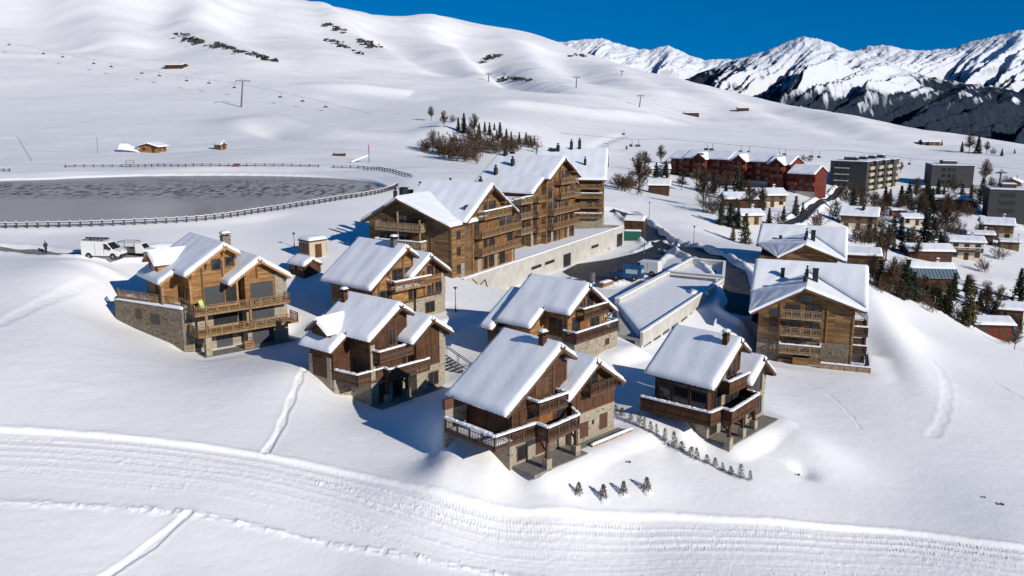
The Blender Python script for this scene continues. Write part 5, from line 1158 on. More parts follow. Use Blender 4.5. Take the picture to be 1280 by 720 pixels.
# ------------------------------------------------------------------ village and far buildings
def house(name, label, px, py, rot, w, d, h, pitch=.35, wall='cream', wall2=None, group=None, ridge='x', over=.7, cat='house', fl=2, wins=3, roofmat='verge', snow=True, at=None, chim=True, balc=False, tin=False, zl=-3, seed=0):
    x, y, z = at or ghit(px, py); e = empty(name, (x, y, z), math.radians(rot)); tag(e, label, cat, group)
    W, D = w/2, d
    mb = MB()
    if ridge == 'x':
        top = h+pitch*D/2; P = [(-W-over,D/2,top+.7),(W+over,D/2,top+.7),(W+over,-over,h+.7-pitch*over),(-W-over,-over,h+.7-pitch*over)]; Q = [(-W-over,D/2,top+.7),(W+over,D/2,top+.7),(W+over,D+over,h+.7-pitch*over),(-W-over,D+over,h+.7-pitch*over)]
        mb.prism([(0,zl),(D,zl),(D,h),(D/2,top),(0,h)], 'x', -W, W)
    else:
        top = h+pitch*W; P = [(0,-over,top+.7),(0,D+over,top+.7),(-W-over,D+over,h+.7-pitch*over),(-W-over,-over,h+.7-pitch*over)]; Q = [(0,-over,top+.7),(0,D+over,top+.7),(W+over,D+over,h+.7-pitch*over),(W+over,-over,h+.7-pitch*over)]
        mb.prism([(-W,zl),(W,zl),(W,h),(0,top),(-W,h)], 'y', 0, D)
    mb.build('wall', M[wall], e)
    if wall2: 
        mb = MB(); mb.box(-W-.04,W+.04,-.05,D+.04,h*.48,h+.02); mb.build('upper_wall', M[wall2], e)
    if tin:
        mb = MB(); 
        for p in (P, Q): roof_deck(mb, p, .1, .2)
        r = mb.build('roof', M['bluetin'], e)
        pu = [Vector(q) for q in P]; pu2 = [pu[0],pu[1],pu[1]*.62+pu[2]*.38,pu[0]*.62+pu[3]*.38]; snow_slab(r, [q+Vector((0,0,.16)) for q in pu2], .25, (1,0,0,0), seed=seed); snow_slab(r, [Vector(q)+Vector((0,0,.16)) for q in Q], .25, (1,0,0,0), seed=seed)
        mb = MB(); n = 14
        for i in range(n+1):
            a = pu[0].lerp(pu[1], i/n); b = pu[3].lerp(pu[2], i/n); mb.bar(a*.6+b*.4-Vector((0,0,.06)), b-Vector((0,0,.06)), .06, .09)
        mb.build('roof_seams', M['bluetin'], r)
    else: roof(e, [(P,(1,0,0,0)),(Q,(1,0,0,0))], M[roofmat], .42, .22, seed=seed)
    ff = fr((0,-.05 if wall2 else 0,0),(1,0,0),(0,-1,0)); fL = fr((-W-.04,0,0),(0,-1,0),(-1,0,0)); fR = fr((W+.04,0,0),(0,1,0),(1,0,0))
    fh = h/fl
    for k in range(fl):
        for i in range(wins):
            a = -W+w*(i+.5)/wins-.55
            if k == 0 and i == wins//2: panel(e, ff, a, .05, 1.2, 2.0, 'shutter', 'door'); continue
            window(e, ff, a, k*fh+.85, 1.1, min(1.2, fh*.5), mull=1)
        for i in range(2):
            window(e, fL, -D*(i+.5)/2-.5, k*fh+.85, 1.0, min(1.2, fh*.5)); window(e, fR, D*(i+.5)/2-.5, k*fh+.85, 1.0, min(1.2, fh*.5))
    if balc: facade_balcony(e, ff, -W+.3, W-.3, fh+.1, 1.1, 'rail', 'bars', True)
    if chim: chimney(e, W*.45, D*.6, h, top+1.2, .65, 'cream')
    return e
def build_village():
    g = 'village houses on the right'
    H_ = [('cabin','small dark timber cabin with a snowy roof left of the red apartments foot',823,243,-12,6.5,6.,2.9,dict(wall='dark',fl=1,wins=2,cat='cabin')),
     ('house','pale house with snowy roof hidden behind trees under the left end of the red apartments',822,220,-6,9,7,2.8,dict(wall='cream',fl=1)),
     ('house','low house with a broken snowy roof behind bare trees below the red apartments',926,260,-3,9,7,2.6,dict(wall='dark',fl=1)),
     ('house','white house with black roof lights and wide snow roof below the red apartments',965,259,4,8.5,8,3.6,dict(wall='cream',wall2='agedshade',fl=2)),
     ('house','small roof just above the twin apartment houses, beside three dark conifers',938,281,5,6,5,2.4,dict(wall='beige',fl=1,wins=2)),
     ('house','village house with a side gable and lower front roof behind the twin apartment houses',1072,288,-25,10,8,4.4,dict(wall='cream',wall2='agedshade',pitch=.45)),
     ('shed','small orange brown shed with flat snow roof in mid village',1124,271,-8,5,4,2.2,dict(wall='redrail',fl=1,wins=1,pitch=.12,cat='shed',chim=False)),
     ('house','long brown walled house below the small grey block',1189,263,-10,12,9,3.8,dict(wall='agedshade',wall2='dark',pitch=.2,wins=4)),
     ('house','beige house with gable towards the lane at the far right of the village',1245,300,-24,9,9,4.8,dict(wall='beige',wall2='agedshade',pitch=.3)),
     ('house','low flat house with snowy roof left of the beige gabled house',1225,304,-20,7,6,2.6,dict(wall='dark',fl=1,pitch=.15)),
     ('house','cream house with brown shuttered windows and snow roof in the right village',1207,325,-16,8.5,7,5.0,dict(wall='cream',pitch=.25,balc=True)),
     ('house','low long snow roof between the biggest conifer and the cream house',1163,327,-5,11,7,2.8,dict(wall='dark',fl=1,pitch=.3)),
     ('house','house with bare blue grey metal roof half covered in snow by the ski run',1166,362,-8,9.6,9,2.6,dict(wall='dark',fl=1,tin=True,pitch=.5)),
     ('shed','reddish timber shed with ragged snow roof at the edge of the ski run',1241,421,-8,6.4,5,2.4,dict(wall='redwood',fl=1,wins=2,pitch=.25,cat='shed',chim=False)),
     ('house','house half hidden behind the reddish shed at the right edge',1263,402,-20,4.5,5,2.6,dict(wall='dark',fl=1,wins=2,pitch=.3)),
     ('cabin','orange timber cabin with gable right of the lift pylon and dark tree',1264,235,-35,7,8,2.6,dict(wall='gold',fl=1,wins=2,ridge='y',pitch=.45,cat='cabin')),
     ('house','grey flat house cut by the right edge of the photo below the dark block',1279,278,-12,7,6,3,dict(wall='cream',fl=1,pitch=.1)),
     ('barn','lone grey roofed barn on the far snow shoulder',1164,182,-5,14,8,3.,dict(wall='agedshade',fl=1,pitch=.35,cat='barn',chim=False)),
     ('house','small roof between the two village lanes above the low long roof',1140,282,-10,6,5,2.4,dict(wall='cream',fl=1,wins=2)),
     ('garage','low snow covered garage beside the beige gabled house',1262,312,-20,5,5,2.2,dict(wall='agedshade',fl=1,wins=1,pitch=.1,cat='garage',chim=False)),
     ('house','snowy roofed annex right of the twin apartment houses above the ski run',1075,335,-18,7.5,8,2.8,dict(wall='dark',fl=1,pitch=.18,chim=False)),
    ]
    for i, (nm, lab, px, py, rot, w, d, h, kw) in enumerate(H_): house(nm, lab, px, py, rot, w, d, h, group=g, seed=100+i, **kw)
    # red apartment row
    x, y, z = ghit(905, 232); x0, y0, _ = aty(838, 222, 362); x1, y1, _ = aty(1024, 236, 318)
    e = empty('red_apartment_row', (x0, y0, 0), math.atan2(y1-y0, x1-x0)); L = math.hypot(x1-x0, y1-y0)
    zb = 32-28.6; e.location.z = zb; tag(e, 'long red brown apartment row with stepped snowy roofs and small gables', 'apartment block')
    secs = [(0,.10,7.6,0,1),(.10,.42,8.0,0,0),(.42,.70,7.8,0,0),(.70,.84,7.4,-2.5,1),(.84,1.0,4.4,-4.0,0)]
    rnd = random.Random(5)
    for k, (a, b, h, yo, cross) in enumerate(secs):
        a *= L; b *= L; dz = -.0*k
        mb = MB(); mb.prism([(yo,-5),(yo+10,-5),(yo+10,h),(yo+5,h+2.2),(yo,h)], 'x', a+.02, b-.02); mb.build('wall', M['redwood'], e)
        P = [(a-.3,yo+5,h+2.9),(b+.3,yo+5,h+2.9),(b+.3,yo-1.3,h+.15),(a-.3,yo-1.3,h+.15)]; Q = [(a-.3,yo+5,h+2.9),(b+.3,yo+5,h+2.9),(b+.3,yo+11,h+.25),(a-.3,yo+11,h+.25)]
        roof(e, [(P,(1,0,0,0)),(Q,(1,0,0,0))], M['dark'], .45, .25, seed=200+k)
        ff = fr((0,yo,0),(1,0,0),(0,-1,0)); n = max(2, int((b-a)/3.4))
        for lv in range(3 if h > 5 else 2):
            for i in range(n):
                xx = a+(b-a)*(i+.5)/n
                window(e, ff, xx-.7, lv*2.6+.4-(2.4 if k > 2 else 0), 1.4, 1.5, mull=1)
                if lv and i % 2 == 0: facade_balcony(e, ff, xx-1.5, xx+1.5, lv*2.6+.1-(2.4 if k > 2 else 0), 1.1, 'redrail', 'solid', False, h=.9)
        mb = MB(); mb.fbox(ff, a+.02, b-.02, -.1, .06, -5, .2-(2.4 if k > 2 else 0)); mb.build('plinth', M['cream'], e)
    for cx, h in ((L*.235,8.0),(L*.51,7.9),(L*.77,7.4)):   # cross gables
        yo = -2.6 if cx < L*.7 else -4.6
        mb = MB(); mb.prism([(cx-2.6,-4),(cx+2.6,-4),(cx+2.6,h-.3),(cx,h+1.6),(cx-2.6,h-.3)], 'y', yo, yo+4); gb = mb.build('gable_bay', M['redwood'], e)
        roof(gb, [([(cx,yo-1,h+2.4),(cx,yo+6,h+2.4),(cx-3.5,yo+6,h-.1),(cx-3.5,yo-1,h-.1)],(1,0,0,0)),([(cx,yo-1,h+2.4),(cx,yo+6,h+2.4),(cx+3.5,yo+6,h-.1),(cx+3.5,yo-1,h-.1)],(1,0,0,0))], M['dark'], .4, .25, 'gable_roof', seed=int(cx))
        ff = fr((0,yo,0),(1,0,0),(0,-1,0))
        for lv in range(3): window(gb, ff, cx-.8, lv*2.6+.4, 1.6, 1.6); facade_balcony(e, ff, cx-2.3, cx+2.3, lv*2.6+.1, 1.0, 'redrail', 'solid', False, h=.9) if lv else 0
    mb = MB(); mb.box(.16*L,.22*L,-1.5,.05,-3,1.9); mb.box(.27*L,.3*L,-1.5,.05,-3,1.8); mb.build('white_porch', M['cream'], e)
    # grey blocks
    def block(lab, px, py, yd, rot, w, d, st, box=True, stag=0, wm='blockgrey', bal=True):
        x, y, z = aty(px, py, yd); e = empty('grey_block', (x, y, z), math.radians(rot)); tag(e, lab, 'apartment block')
        h = st*2.8+.4; n = max(1, stag); k = d/n
        fl_ = fr((0,0,0),(1,0,0),(0,-1,0))
        for i in range(n):
            xo = i*1.4
            mb = MB(); mb.box(xo, w+xo, i*k, (i+1)*k, -6, h); wl = mb.build('wall', M[wm], e)
            mb = MB(); mb.box(xo-.15, w+xo+.15, i*k-.1, (i+1)*k+.1, h, h+.35); r = mb.build('roof', M['blockgrey'], e)
            flatsnow(r, [(xo-.1,i*k),(xo-.1,(i+1)*k),(w+xo+.1,(i+1)*k),(w+xo+.1,i*k)], h+.35, .3, seed=i)
            if bal:
                fR = fr((w+xo,0,0),(0,1,0),(1,0,0))
                for s in range(st):
                    mb = MB(); mb.fbox(fR, i*k+k*.22, (i+1)*k-.2, 0, 1.0, s*2.8+.1, s*2.8+1.25); mb.fbox(fR, i*k+k*.22, (i+1)*k-.2, 0, 1.0, s*2.8-.1, s*2.8+.06); mb.build('balcony', M['blockbeige'], e)
                    window(e, fR, i*k+k*.32, s*2.8+.5, k*.5, 1.9, mull=3)
            if box: mb = MB(); mb.box(xo+w*.3, xo+w*.65, i*k+k*.35, i*k+k*.75, h+.3, h+2.0); o = mb.build('roof_house', M['blockgrey'], e); flatsnow(o, [(xo+w*.3,i*k+k*.35),(xo+w*.3,i*k+k*.75),(xo+w*.65,i*k+k*.75),(xo+w*.65,i*k+k*.35)], h+2.0, .3)
        for s in range(st):
            for a in ((.14,.3,.46) if bal else (.25,.38,.5)):
                window(e, fl_, w*a, s*2.8+.9, 1.3, 1.3, 'greyframe')
            if bal: mb = MB(); mb.fbox(fl_, w*.12, w*.52, 0, .5, s*2.8+.3, s*2.8+.75); mb.build('window_box', M['cream'], e)
        return e
    block('long dark grey block with stepped ochre balcony fronts in the right background', 1036, 234, 392, -38, 16, 35, 4, stag=4)
    block('small square dark grey block with snowy roof clutter near the right edge', 1163, 231, 405, -14, 18, 15, 3, stag=1, bal=False)
    block('dark grey block cut by the right edge with a pale balcony edge', 1234, 268, 312, -20, 14, 12, 3, stag=1, bal=False)
    # huts of the slope
    house('hut', 'golden log hut with a rounded snow roof beside the snow ramp behind the lake', 186, 191, -8, 7.2, 6, 2.1, pitch=.3, wall='gold', fl=1, wins=2, cat='hut', chim=False, ridge='y', seed=301, over=.9)
    house('hut', 'tiny round-fronted timber hut alone on the snow behind the lake', 280, 187, 55, 2.6, 4, 1.6, pitch=.8, wall='gold', fl=1, wins=1, cat='hut', chim=False, ridge='y', seed=302, over=.3)
    house('lift_hut', 'dark lift hut with a snowy roof high on the left slope', 217, 86, -14, 14, 7, 2.6, pitch=.3, wall='dark', fl=1, wins=2, cat='hut', chim=False, seed=303)
    house('lift_station', 'dark lift station with machinery on the brow of the middle slope', 628, 102, -6, 12, 8, 3.6, pitch=.3, wall='darksteel', fl=1, wins=3, cat='station', chim=False, seed=304)
    house('lift_station', 'small dark building on the far right snow shoulder, left of two', 865, 145, -5, 13, 7, 2.8, pitch=.25, wall='dark', fl=1, wins=3, cat='station', chim=False, seed=305)
    house('hut', 'small dark building on the far right snow shoulder, right of two', 929, 139, -5, 11, 6, 3, pitch=.25, wall='dark', fl=1, wins=2, cat='hut', chim=False, seed=306)
    house('utility_cabin', 'square beige utility cabin with a snow cap behind the golden chalets', 398, 322, 48, 3.0, 2.6, 2.4, pitch=.02, wall='beige', fl=1, wins=1, cat='cabin', chim=False, over=.1, seed=307)
    house('garage', 'dark pitched garage half buried in snow between the two golden chalets', 391, 344, 48, 2.8, 3.6, 1.3, pitch=.5, wall='dark', fl=1, wins=1, ridge='y', cat='garage', chim=False, over=.3, seed=308)
    house('shelter', 'small brown roofed shelter by the end of the concrete wall', 792, 288, -20, 4.2, 3, 2.0, pitch=.35, wall='dark', fl=1, wins=1, cat='shelter', chim=False, over=.3, seed=309, snow=False)
# ------------------------------------------------------------------ lake, fences, lifts, vehicles, small things
def build_lake():
    m, nt, b = newmat('lake surface', .22, .12); L = nt.links
    tc = nd(nt, 'ShaderNodeTexCoord')
    mp = nd(nt, 'ShaderNodeMapping'); mp.inputs['Scale'].default_value = (.52, .15, 1); L.new(tc.outputs['Object'], mp.inputs['Vector'])
    n = nd(nt, 'ShaderNodeTexNoise'); n.inputs['Scale'].default_value = 1.6; n.inputs['Detail'].default_value = 3; L.new(mp.outputs[0], n.inputs['Vector'])
    big = nd(nt, 'ShaderNodeTexNoise'); big.inputs['Scale'].default_value = .022; big.inputs['Detail'].default_value = 2; L.new(tc.outputs['Object'], big.inputs['Vector'])
    # open water patches melt through the grey ice in a belt across the lake's middle
    sx = nd(nt, 'ShaderNodeSeparateXYZ'); L.new(tc.outputs['Object'], sx.inputs[0])
    mr = nd(nt, 'ShaderNodeMath', operation='SUBTRACT'); L.new(sx.outputs['Y'], mr.inputs[0]); mr.inputs[1].default_value = 203
    ab = nd(nt, 'ShaderNodeMath', operation='ABSOLUTE'); L.new(mr.outputs[0], ab.inputs[0])
    belt = ramp(nt, [(.0, (1,1,1)), (.45, (1,1,1)), (1, (0,0,0))]); dv = nd(nt, 'ShaderNodeMath', operation='DIVIDE'); L.new(ab.outputs[0], dv.inputs[0]); dv.inputs[1].default_value = 24; L.new(dv.outputs[0], belt.inputs['Fac'])
    r = ramp(nt, [(.50, (0,0,0)), (.555, (1,1,1))]); L.new(n.outputs['Fac'], r.inputs['Fac'])
    f = mixc(nt, (0,0,0), r.outputs[0], belt.outputs[0])
    ri = ramp(nt, [(.35, (.19,.19,.19)), (.65, (.26,.257,.25))]); L.new(big.outputs['Fac'], ri.inputs['Fac'])
    c = mixc(nt, ri.outputs[0], (.035,.045,.06), f)
    bp = nd(nt, 'ShaderNodeBump'); bp.inputs['Strength'].default_value = .06; bp.inputs['Distance'].default_value = .05; L.new(n.outputs['Fac'], bp.inputs['Height'])
    di = nd(nt, 'ShaderNodeBsdfDiffuse'); L.new(c, di.inputs['Color']); gl = nd(nt, 'ShaderNodeBsdfGlossy'); gl.inputs['Roughness'].default_value = .07; gl.inputs['Color'].default_value = (.62,.64,.68,1); L.new(bp.outputs[0], gl.inputs['Normal'])
    fm = nd(nt, 'ShaderNodeMapRange'); L.new(f, fm.inputs['Value']); fm.inputs['To Min'].default_value = .36; fm.inputs['To Max'].default_value = .16
    ms = nd(nt, 'ShaderNodeMixShader'); L.new(fm.outputs[0], ms.inputs[0]); L.new(di.outputs[0], ms.inputs[1]); L.new(gl.outputs[0], ms.inputs[2]); L.new(ms.outputs[0], nt.nodes['Material Output'].inputs['Surface'])
    P = np.array(LAKE); c0 = P.mean(0); Q = c0+(P-c0)*1.02
    mb = MB(); mb.add([(x, y, LAKEZ) for x, y in Q], [tuple(range(len(Q)))]); o = mb.build('lake_water', m); o['kind'] = 'structure'
    if o.data.polygons[0].normal.z < 0: o.data.flip_normals()
def fence(label, pts, n, h=1.0):
    """post and double rail fence along ground points; every post is a part"""
    ln = spline(pts, 8); acc = [0]
    for p, q in zip(ln[:-1], ln[1:]): acc.append(acc[-1]+math.hypot(q[0]-p[0], q[1]-p[1]))
    L = acc[-1]; k = [i*L/n for i in range(n+1)]
    X = np.interp(k, acc, [p[0] for p in ln]); Y = np.interp(k, acc, [p[1] for p in ln]); Z = ground(X, Y)
    e = empty('wooden_fence', (X[0], Y[0], Z[0])); tag(e, label, 'fence', 'post and rail fences round the lake')
    o = Vector((X[0], Y[0], Z[0])); rl = MB(); sn = MB(); pm = MB(); pm.box(-.11,.11,-.11,.11,-.5,h); pm.box(-.34,.34,-.06,.06,h*.3,h*.42); proto = None
    sm = MB(); sm.box(-.13,.13,-.13,.13,h,h+.08)
    for i in range(n+1):
        p = Vector((X[i], Y[i], Z[i]))-o
        if proto is None: proto = pm.build('post', M['fencewood'], e); proto.location = p; q = proto; sp = sm.build('snow_cap', M['roofsnow'], q)
        else: q = proto.copy(); col.objects.link(q); q.parent = e; q.location = p; s2 = sp.copy(); col.objects.link(s2); s2.parent = q
        if i < n:
            r = Vector((X[i+1], Y[i+1], Z[i+1]))-o; z = Vector((0,0,1))
            rl.bar(p+z*h*.82, r+z*h*.82, .12, .14); rl.bar(p+z*h*.38, r+z*h*.38, .12, .14)
            sn.bar(p+z*(h*.82+.1), r+z*(h*.82+.1), .13, .07)
            if i: q.rotation_euler.z = math.atan2(r.y-p.y, r.x-p.x)
    r = rl.build('rails', M['fencewood'], e); sn.build('snow_cap', M['roofsnow'], r)
def pole_lamp(px, py, hp, label, name='street_lamp'):
    x, y, z = ghit(px, py); h = hp*math.hypot(x, y)/F*1.02
    e = empty(name, (x, y, z)); tag(e, label, 'lamp')
    mb = MB(); mb.tube((0,0,-.5),(0,0,h),.07,.045,8); mb.tube((0,0,0),(0,0,.5),.12,.1,8); mb.build('pole', M['darksteel'], e)
    mb = MB(); mb.tube((0,0,h),(0,0,h+.28),.1,.24,10); mb.tube((0,0,h+.28),(0,0,h+.36),.3,.12,10); mb.build('lamp_head', M['darksteel'], e)
def pylon(px, py, hp, label, lean=0, rot=0, dist=None):
    x, y, z = aty(px, py, dist) if dist else ghit(px, py)
    z = G(x, y); h = hp*math.hypot(x, y)/F*1.02
    e = empty('lift_pylon', (x, y, z-.3), rot); tag(e, label, 'lift pylon', 'chairlift pylons on the slopes')
    t = lean*h; mb = MB(); mb.tube((0,0,-2),(t,0,h),.55,.36,10); mb.build('mast', M['darksteel'], e)
    mb = MB(); w = h*.26; mb.bar((t-w,0,h),(t+w,0,h),.5,.45); mb.bar((t-w*.5,0,h+.05),(t,0,h+1.4),.16); mb.bar((t+w*.5,0,h+.05),(t,0,h+1.4),.16); a = mb.build('crossarm', M['darksteel'], e)
    for s in (-1, 1):
        mb = MB(); mb.box(t+s*w-.2,t+s*w+.2,-1.6,1.6,h-.5,h-.2)
        for k in range(5): mb.tube((t+s*w-.12,-1.4+k*.7,h-.45),(t+s*w+.12,-1.4+k*.7,h-.45),.26,.26,8)
        mb.build('sheave_train', M['black'], a)
    return Vector((x, y, z)), h, w, t
def chair_mesh():
    hg, st = MB(), MB()
    hg.tube((0,0,0),(0,0,-.5),.10,.10,6); hg.tube((0,0,-.5),(.25,0,-1.6),.09,.09,6); hg.tube((.25,0,-1.6),(0,0,-2.6),.09,.09,6)
    st.box(-1.1,1.1,-.3,.35,-2.75,-2.62); st.hexa([(-1.1,.3,-2.7),(1.1,.3,-2.7),(1.1,.4,-2.7),(-1.1,.4,-2.7),(-1.1,.5,-1.9),(1.1,.5,-1.9),(1.1,.58,-1.9),(-1.1,.58,-1.9)])
    st.bar((-1.1,-.3,-2.2),(1.1,-.3,-2.2),.07); st.bar((-1.1,-.3,-2.2),(-1.1,.5,-2.2),.07); st.bar((1.1,-.3,-2.2),(1.1,.5,-2.2),.07)
    a = hg.build('hanger', M['darksteel']); b = st.build('seat', M['black'])
    for o in (a, b): col.objects.unlink(o)
    return a.data, b.data
def build_lifts():
    A, B = chair_mesh()
    def chairs(pts, group, fmt, names):
        for (px, py, yd), nm in zip(pts, names):
            x, y, z = aty(px, py, yd); z = max(z, G(x, y)+4.2)
            e = empty('lift_chair', (x, y, z), .4+(px % 7)*.1)
            for n_, d_ in (('hanger', A), ('seat', B)): o = bpy.data.objects.new(n_, d_); col.objects.link(o); o.parent = e
            tag(e, fmt % nm, 'lift chair', group)
    def cable(pts, label):
        ln = spline([aty(*p) for p in pts], 6); mb = MB()
        for p, q in zip(ln[:-1], ln[1:]): mb.tube(p, q, .045, .045, 4, cap=False)
        tag(mb.build('lift_cable', M['black']), label, 'cable')
    ow = 'first second third fourth fifth sixth seventh eighth ninth tenth eleventh twelfth thirteenth fourteenth'.split()
    l1 = [(11,52,690),(54,63,672),(78,67,660),(117,75,640),(139,79,630),(177,87,605),(199,90,592),(233,96,575),(261,99,560),(293,104.5,545),(350,116,515),(378,121,500),(407,128,485)]
    chairs(l1, 'chairs of the lift on the left slope', '%s chair from the left on the lift line across the left slope', ow)
    cable([(-60,28,720),(11,52,690),(139,79,630),(233,96,575),(306,106,530),(407,128,485),(500,152,450)], 'thin dark cable of the chairlift across the left slope')
    l2 = [(790,174,330),(798,174.3,333),(884,179,345),(890.5,179.3,346),(927,182,352),(937,182.6,353),(974,185.5,358),(982,186,359),(1015,188.5,364),(1025,189,366),(1138,198,385)]
    chairs(l2, 'chairs of the lift behind the red apartments', '%s chair from the left on the lift line behind the red apartments', ow)
    cable([(700,166,318),(790,174,330),(835,174,338),(927,182,352),(1015,188.5,364),(1057,188.5,372),(1138,198,385),(1250,209,405),(1330,216,420)], 'thin dark cable of the chairlift behind the red apartments')
    pylon(301, 134, 30, 'tall leaning lift pylon with a long shadow on the left slope', .13, .3)
    pylon(834, 191, 19, 'lift pylon rising behind the left end of the red apartments', .04, .5, 338)
    pylon(1057, 200, 14, 'lift pylon behind the long grey block roof', .02, .5, 420)
    pylon(1250, 224, 17, 'lift pylon beside the orange cabin at the far right', .04, .5, 405)
    pylon(610.6, 102, 9.5, 'distant lift pylon left of the dark lift station on the brow', .03, .4)
    pylon(720, 110, 13, 'distant lift pylon right of the dark lift station', .06, .4)
    pylon(777, 95, 6, 'farthest tiny lift pylon near the skyline dip', .05, .4)
    pylon(799, 134, 14, 'slightly leaning lift pylon on the middle right slope', .12, .4)
    pylon(630, 101, 9, 'distant lift pylon touching the dark lift station', .03, .4)
    chairs([(780,162,470),(760,181,400)], 'chairs over the path behind the apartments', '%s chair above the snow path behind the wooden apartments', ['upper','lower'])
def wheel(parent, x, y, r=.36, w=.24):
    mb = MB(); mb.tube((x-w/2,y,r),(x+w/2,y,r),r,r,18); t = mb.build('wheel', M['rubber'], parent, False)
    mb = MB(); mb.tube((x-w/2-.01,y,r),(x+w/2+.01,y,r),r*.55,r*.55,12); mb.build('rim', M['steel'], t)
def van(loc, rz, label, body='white', rack=True, l=5.6, name='delivery_van', livery=None):
    e = empty(name, loc, rz); tag(e, label, 'van')      # x = forwards
    W = .98
    prof = [(-l/2,.45),(l/2,.45),(l/2+.02,.95),(l/2-.15,1.15),(l/2-.95,1.35),(l/2-1.75,2.25),(l/2-2.1,2.42),(-l/2+.1,2.45),(-l/2,2.3)]
    mb = MB(); mb.prism(prof, 'y', -W, W)
    bpy_o = mb.build('body', M[body], e); bv = bpy_o.modifiers.new('bevel', 'BEVEL'); bv.width = .07; bv.segments = 2
    for s in (-1, 1):
        Fm = fr((0, s*W, 0), (-s*1.0, 0, 0) if s > 0 else (1, 0, 0), (0, s, 0))
        sg = -1 if s > 0 else 1
        a0, a1 = sorted((sg*(l/2-2.0), sg*(l/2-1.25)))
        mb = MB(); mb.prism([(l/2-2.15,1.35),(l/2-1.1,1.35),(l/2-1.72,2.12),(l/2-2.15,2.15)], 'y', s*W-.02*s, s*(W+.015)); mb.build('side_window', M['glass'], e)
        mb = MB(); mb.box(l/2-3.5,l/2-3.46,*sorted((s*W,s*(W+.012))),.6,2.2); mb.box(l/2-2.24,l/2-2.2,*sorted((s*W,s*(W+.012))),.6,2.2); mb.build('door_seam', M['darksteel'], e)
        mb = MB(); mb.box(l/2-1.35,l/2-1.15,*sorted((s*(W+.02),s*(W+.24))),1.35,1.65); mb.build('mirror', M['black'], e)
        for wx in (-l/2+1.1, l/2-.95):
            mb = MB(); mb.tube((wx,s*(W-.12),.36),(wx,s*(W+.02),.36),.36,.36,18); t = mb.build('wheel', M['rubber'], e); mb = MB(); mb.tube((wx,s*(W-.1),.36),(wx,s*(W+.035),.36),.2,.2,12); mb.build('rim', M['steel'], t)
            mb = MB(); mb.tube((wx,s*(W-.3),.42),(wx,s*(W+.012),.42),.46,.46,18); mb.build('wheel_arch', M['black'], e)
        mb = MB(); mb.hexa([(l/2-.3,s*.6-.22,.85),(l/2+.03,s*.6-.22,.85),(l/2+.03,s*.6+.22,.85),(l/2-.3,s*.6+.22,.85),(l/2-.4,s*.6-.2,1.15),(l/2-.08,s*.6-.2,1.1),(l/2-.08,s*.6+.2,1.1),(l/2-.4,s*.6+.2,1.15)]); mb.build('headlight', M['steel'], e)
    mb = MB(); mb.hexa([(l/2-1.02,-.86,1.4),(l/2-.93,-.86,1.38),(l/2-.93,.86,1.38),(l/2-1.02,.86,1.4),(l/2-1.72,-.8,2.2),(l/2-1.66,-.8,2.2),(l/2-1.66,.8,2.2),(l/2-1.72,.8,2.2)]); mb.build('windscreen', M['glass'], e)
    mb = MB(); mb.box(l/2-.08,l/2+.08,-.9,.9,.4,.68); mb.box(-l/2-.06,-l/2+.08,-.9,.9,.4,.62); mb.build('bumper', M['black'], e)
    if rack:
        mb = MB()
        for yy in (-.75,.75): mb.bar((-l/2+.2,yy,2.62),(l/2-2.3,yy,2.62),.07)
        for i in range(6): xx = -l/2+.3+i*.55; mb.bar((xx,-.8,2.6),(xx,.8,2.6),.06)
        for xx in (-l/2+.4, l/2-2.6):
            for yy in (-.75,.75): mb.bar((xx,yy,2.4),(xx,yy,2.62),.06)
        mb.bar((-l/2+.1,.3,2.72),(l/2-2.2,.3,2.72),.3,.16); mb.build('roof_rack', M['black'], e)
    if livery:
        mb = MB(); mb.box(-l/2+.6,l/2-2.6,-W-.014,-W,1.2,1.9); mb.box(-l/2+.6,l/2-2.6,W,W+.014,1.2,1.9); mb.box(-l/2-.014,-l/2,-.7,.7,1.3,1.9); mb.build('painted_panel', M[livery], e)
    return e
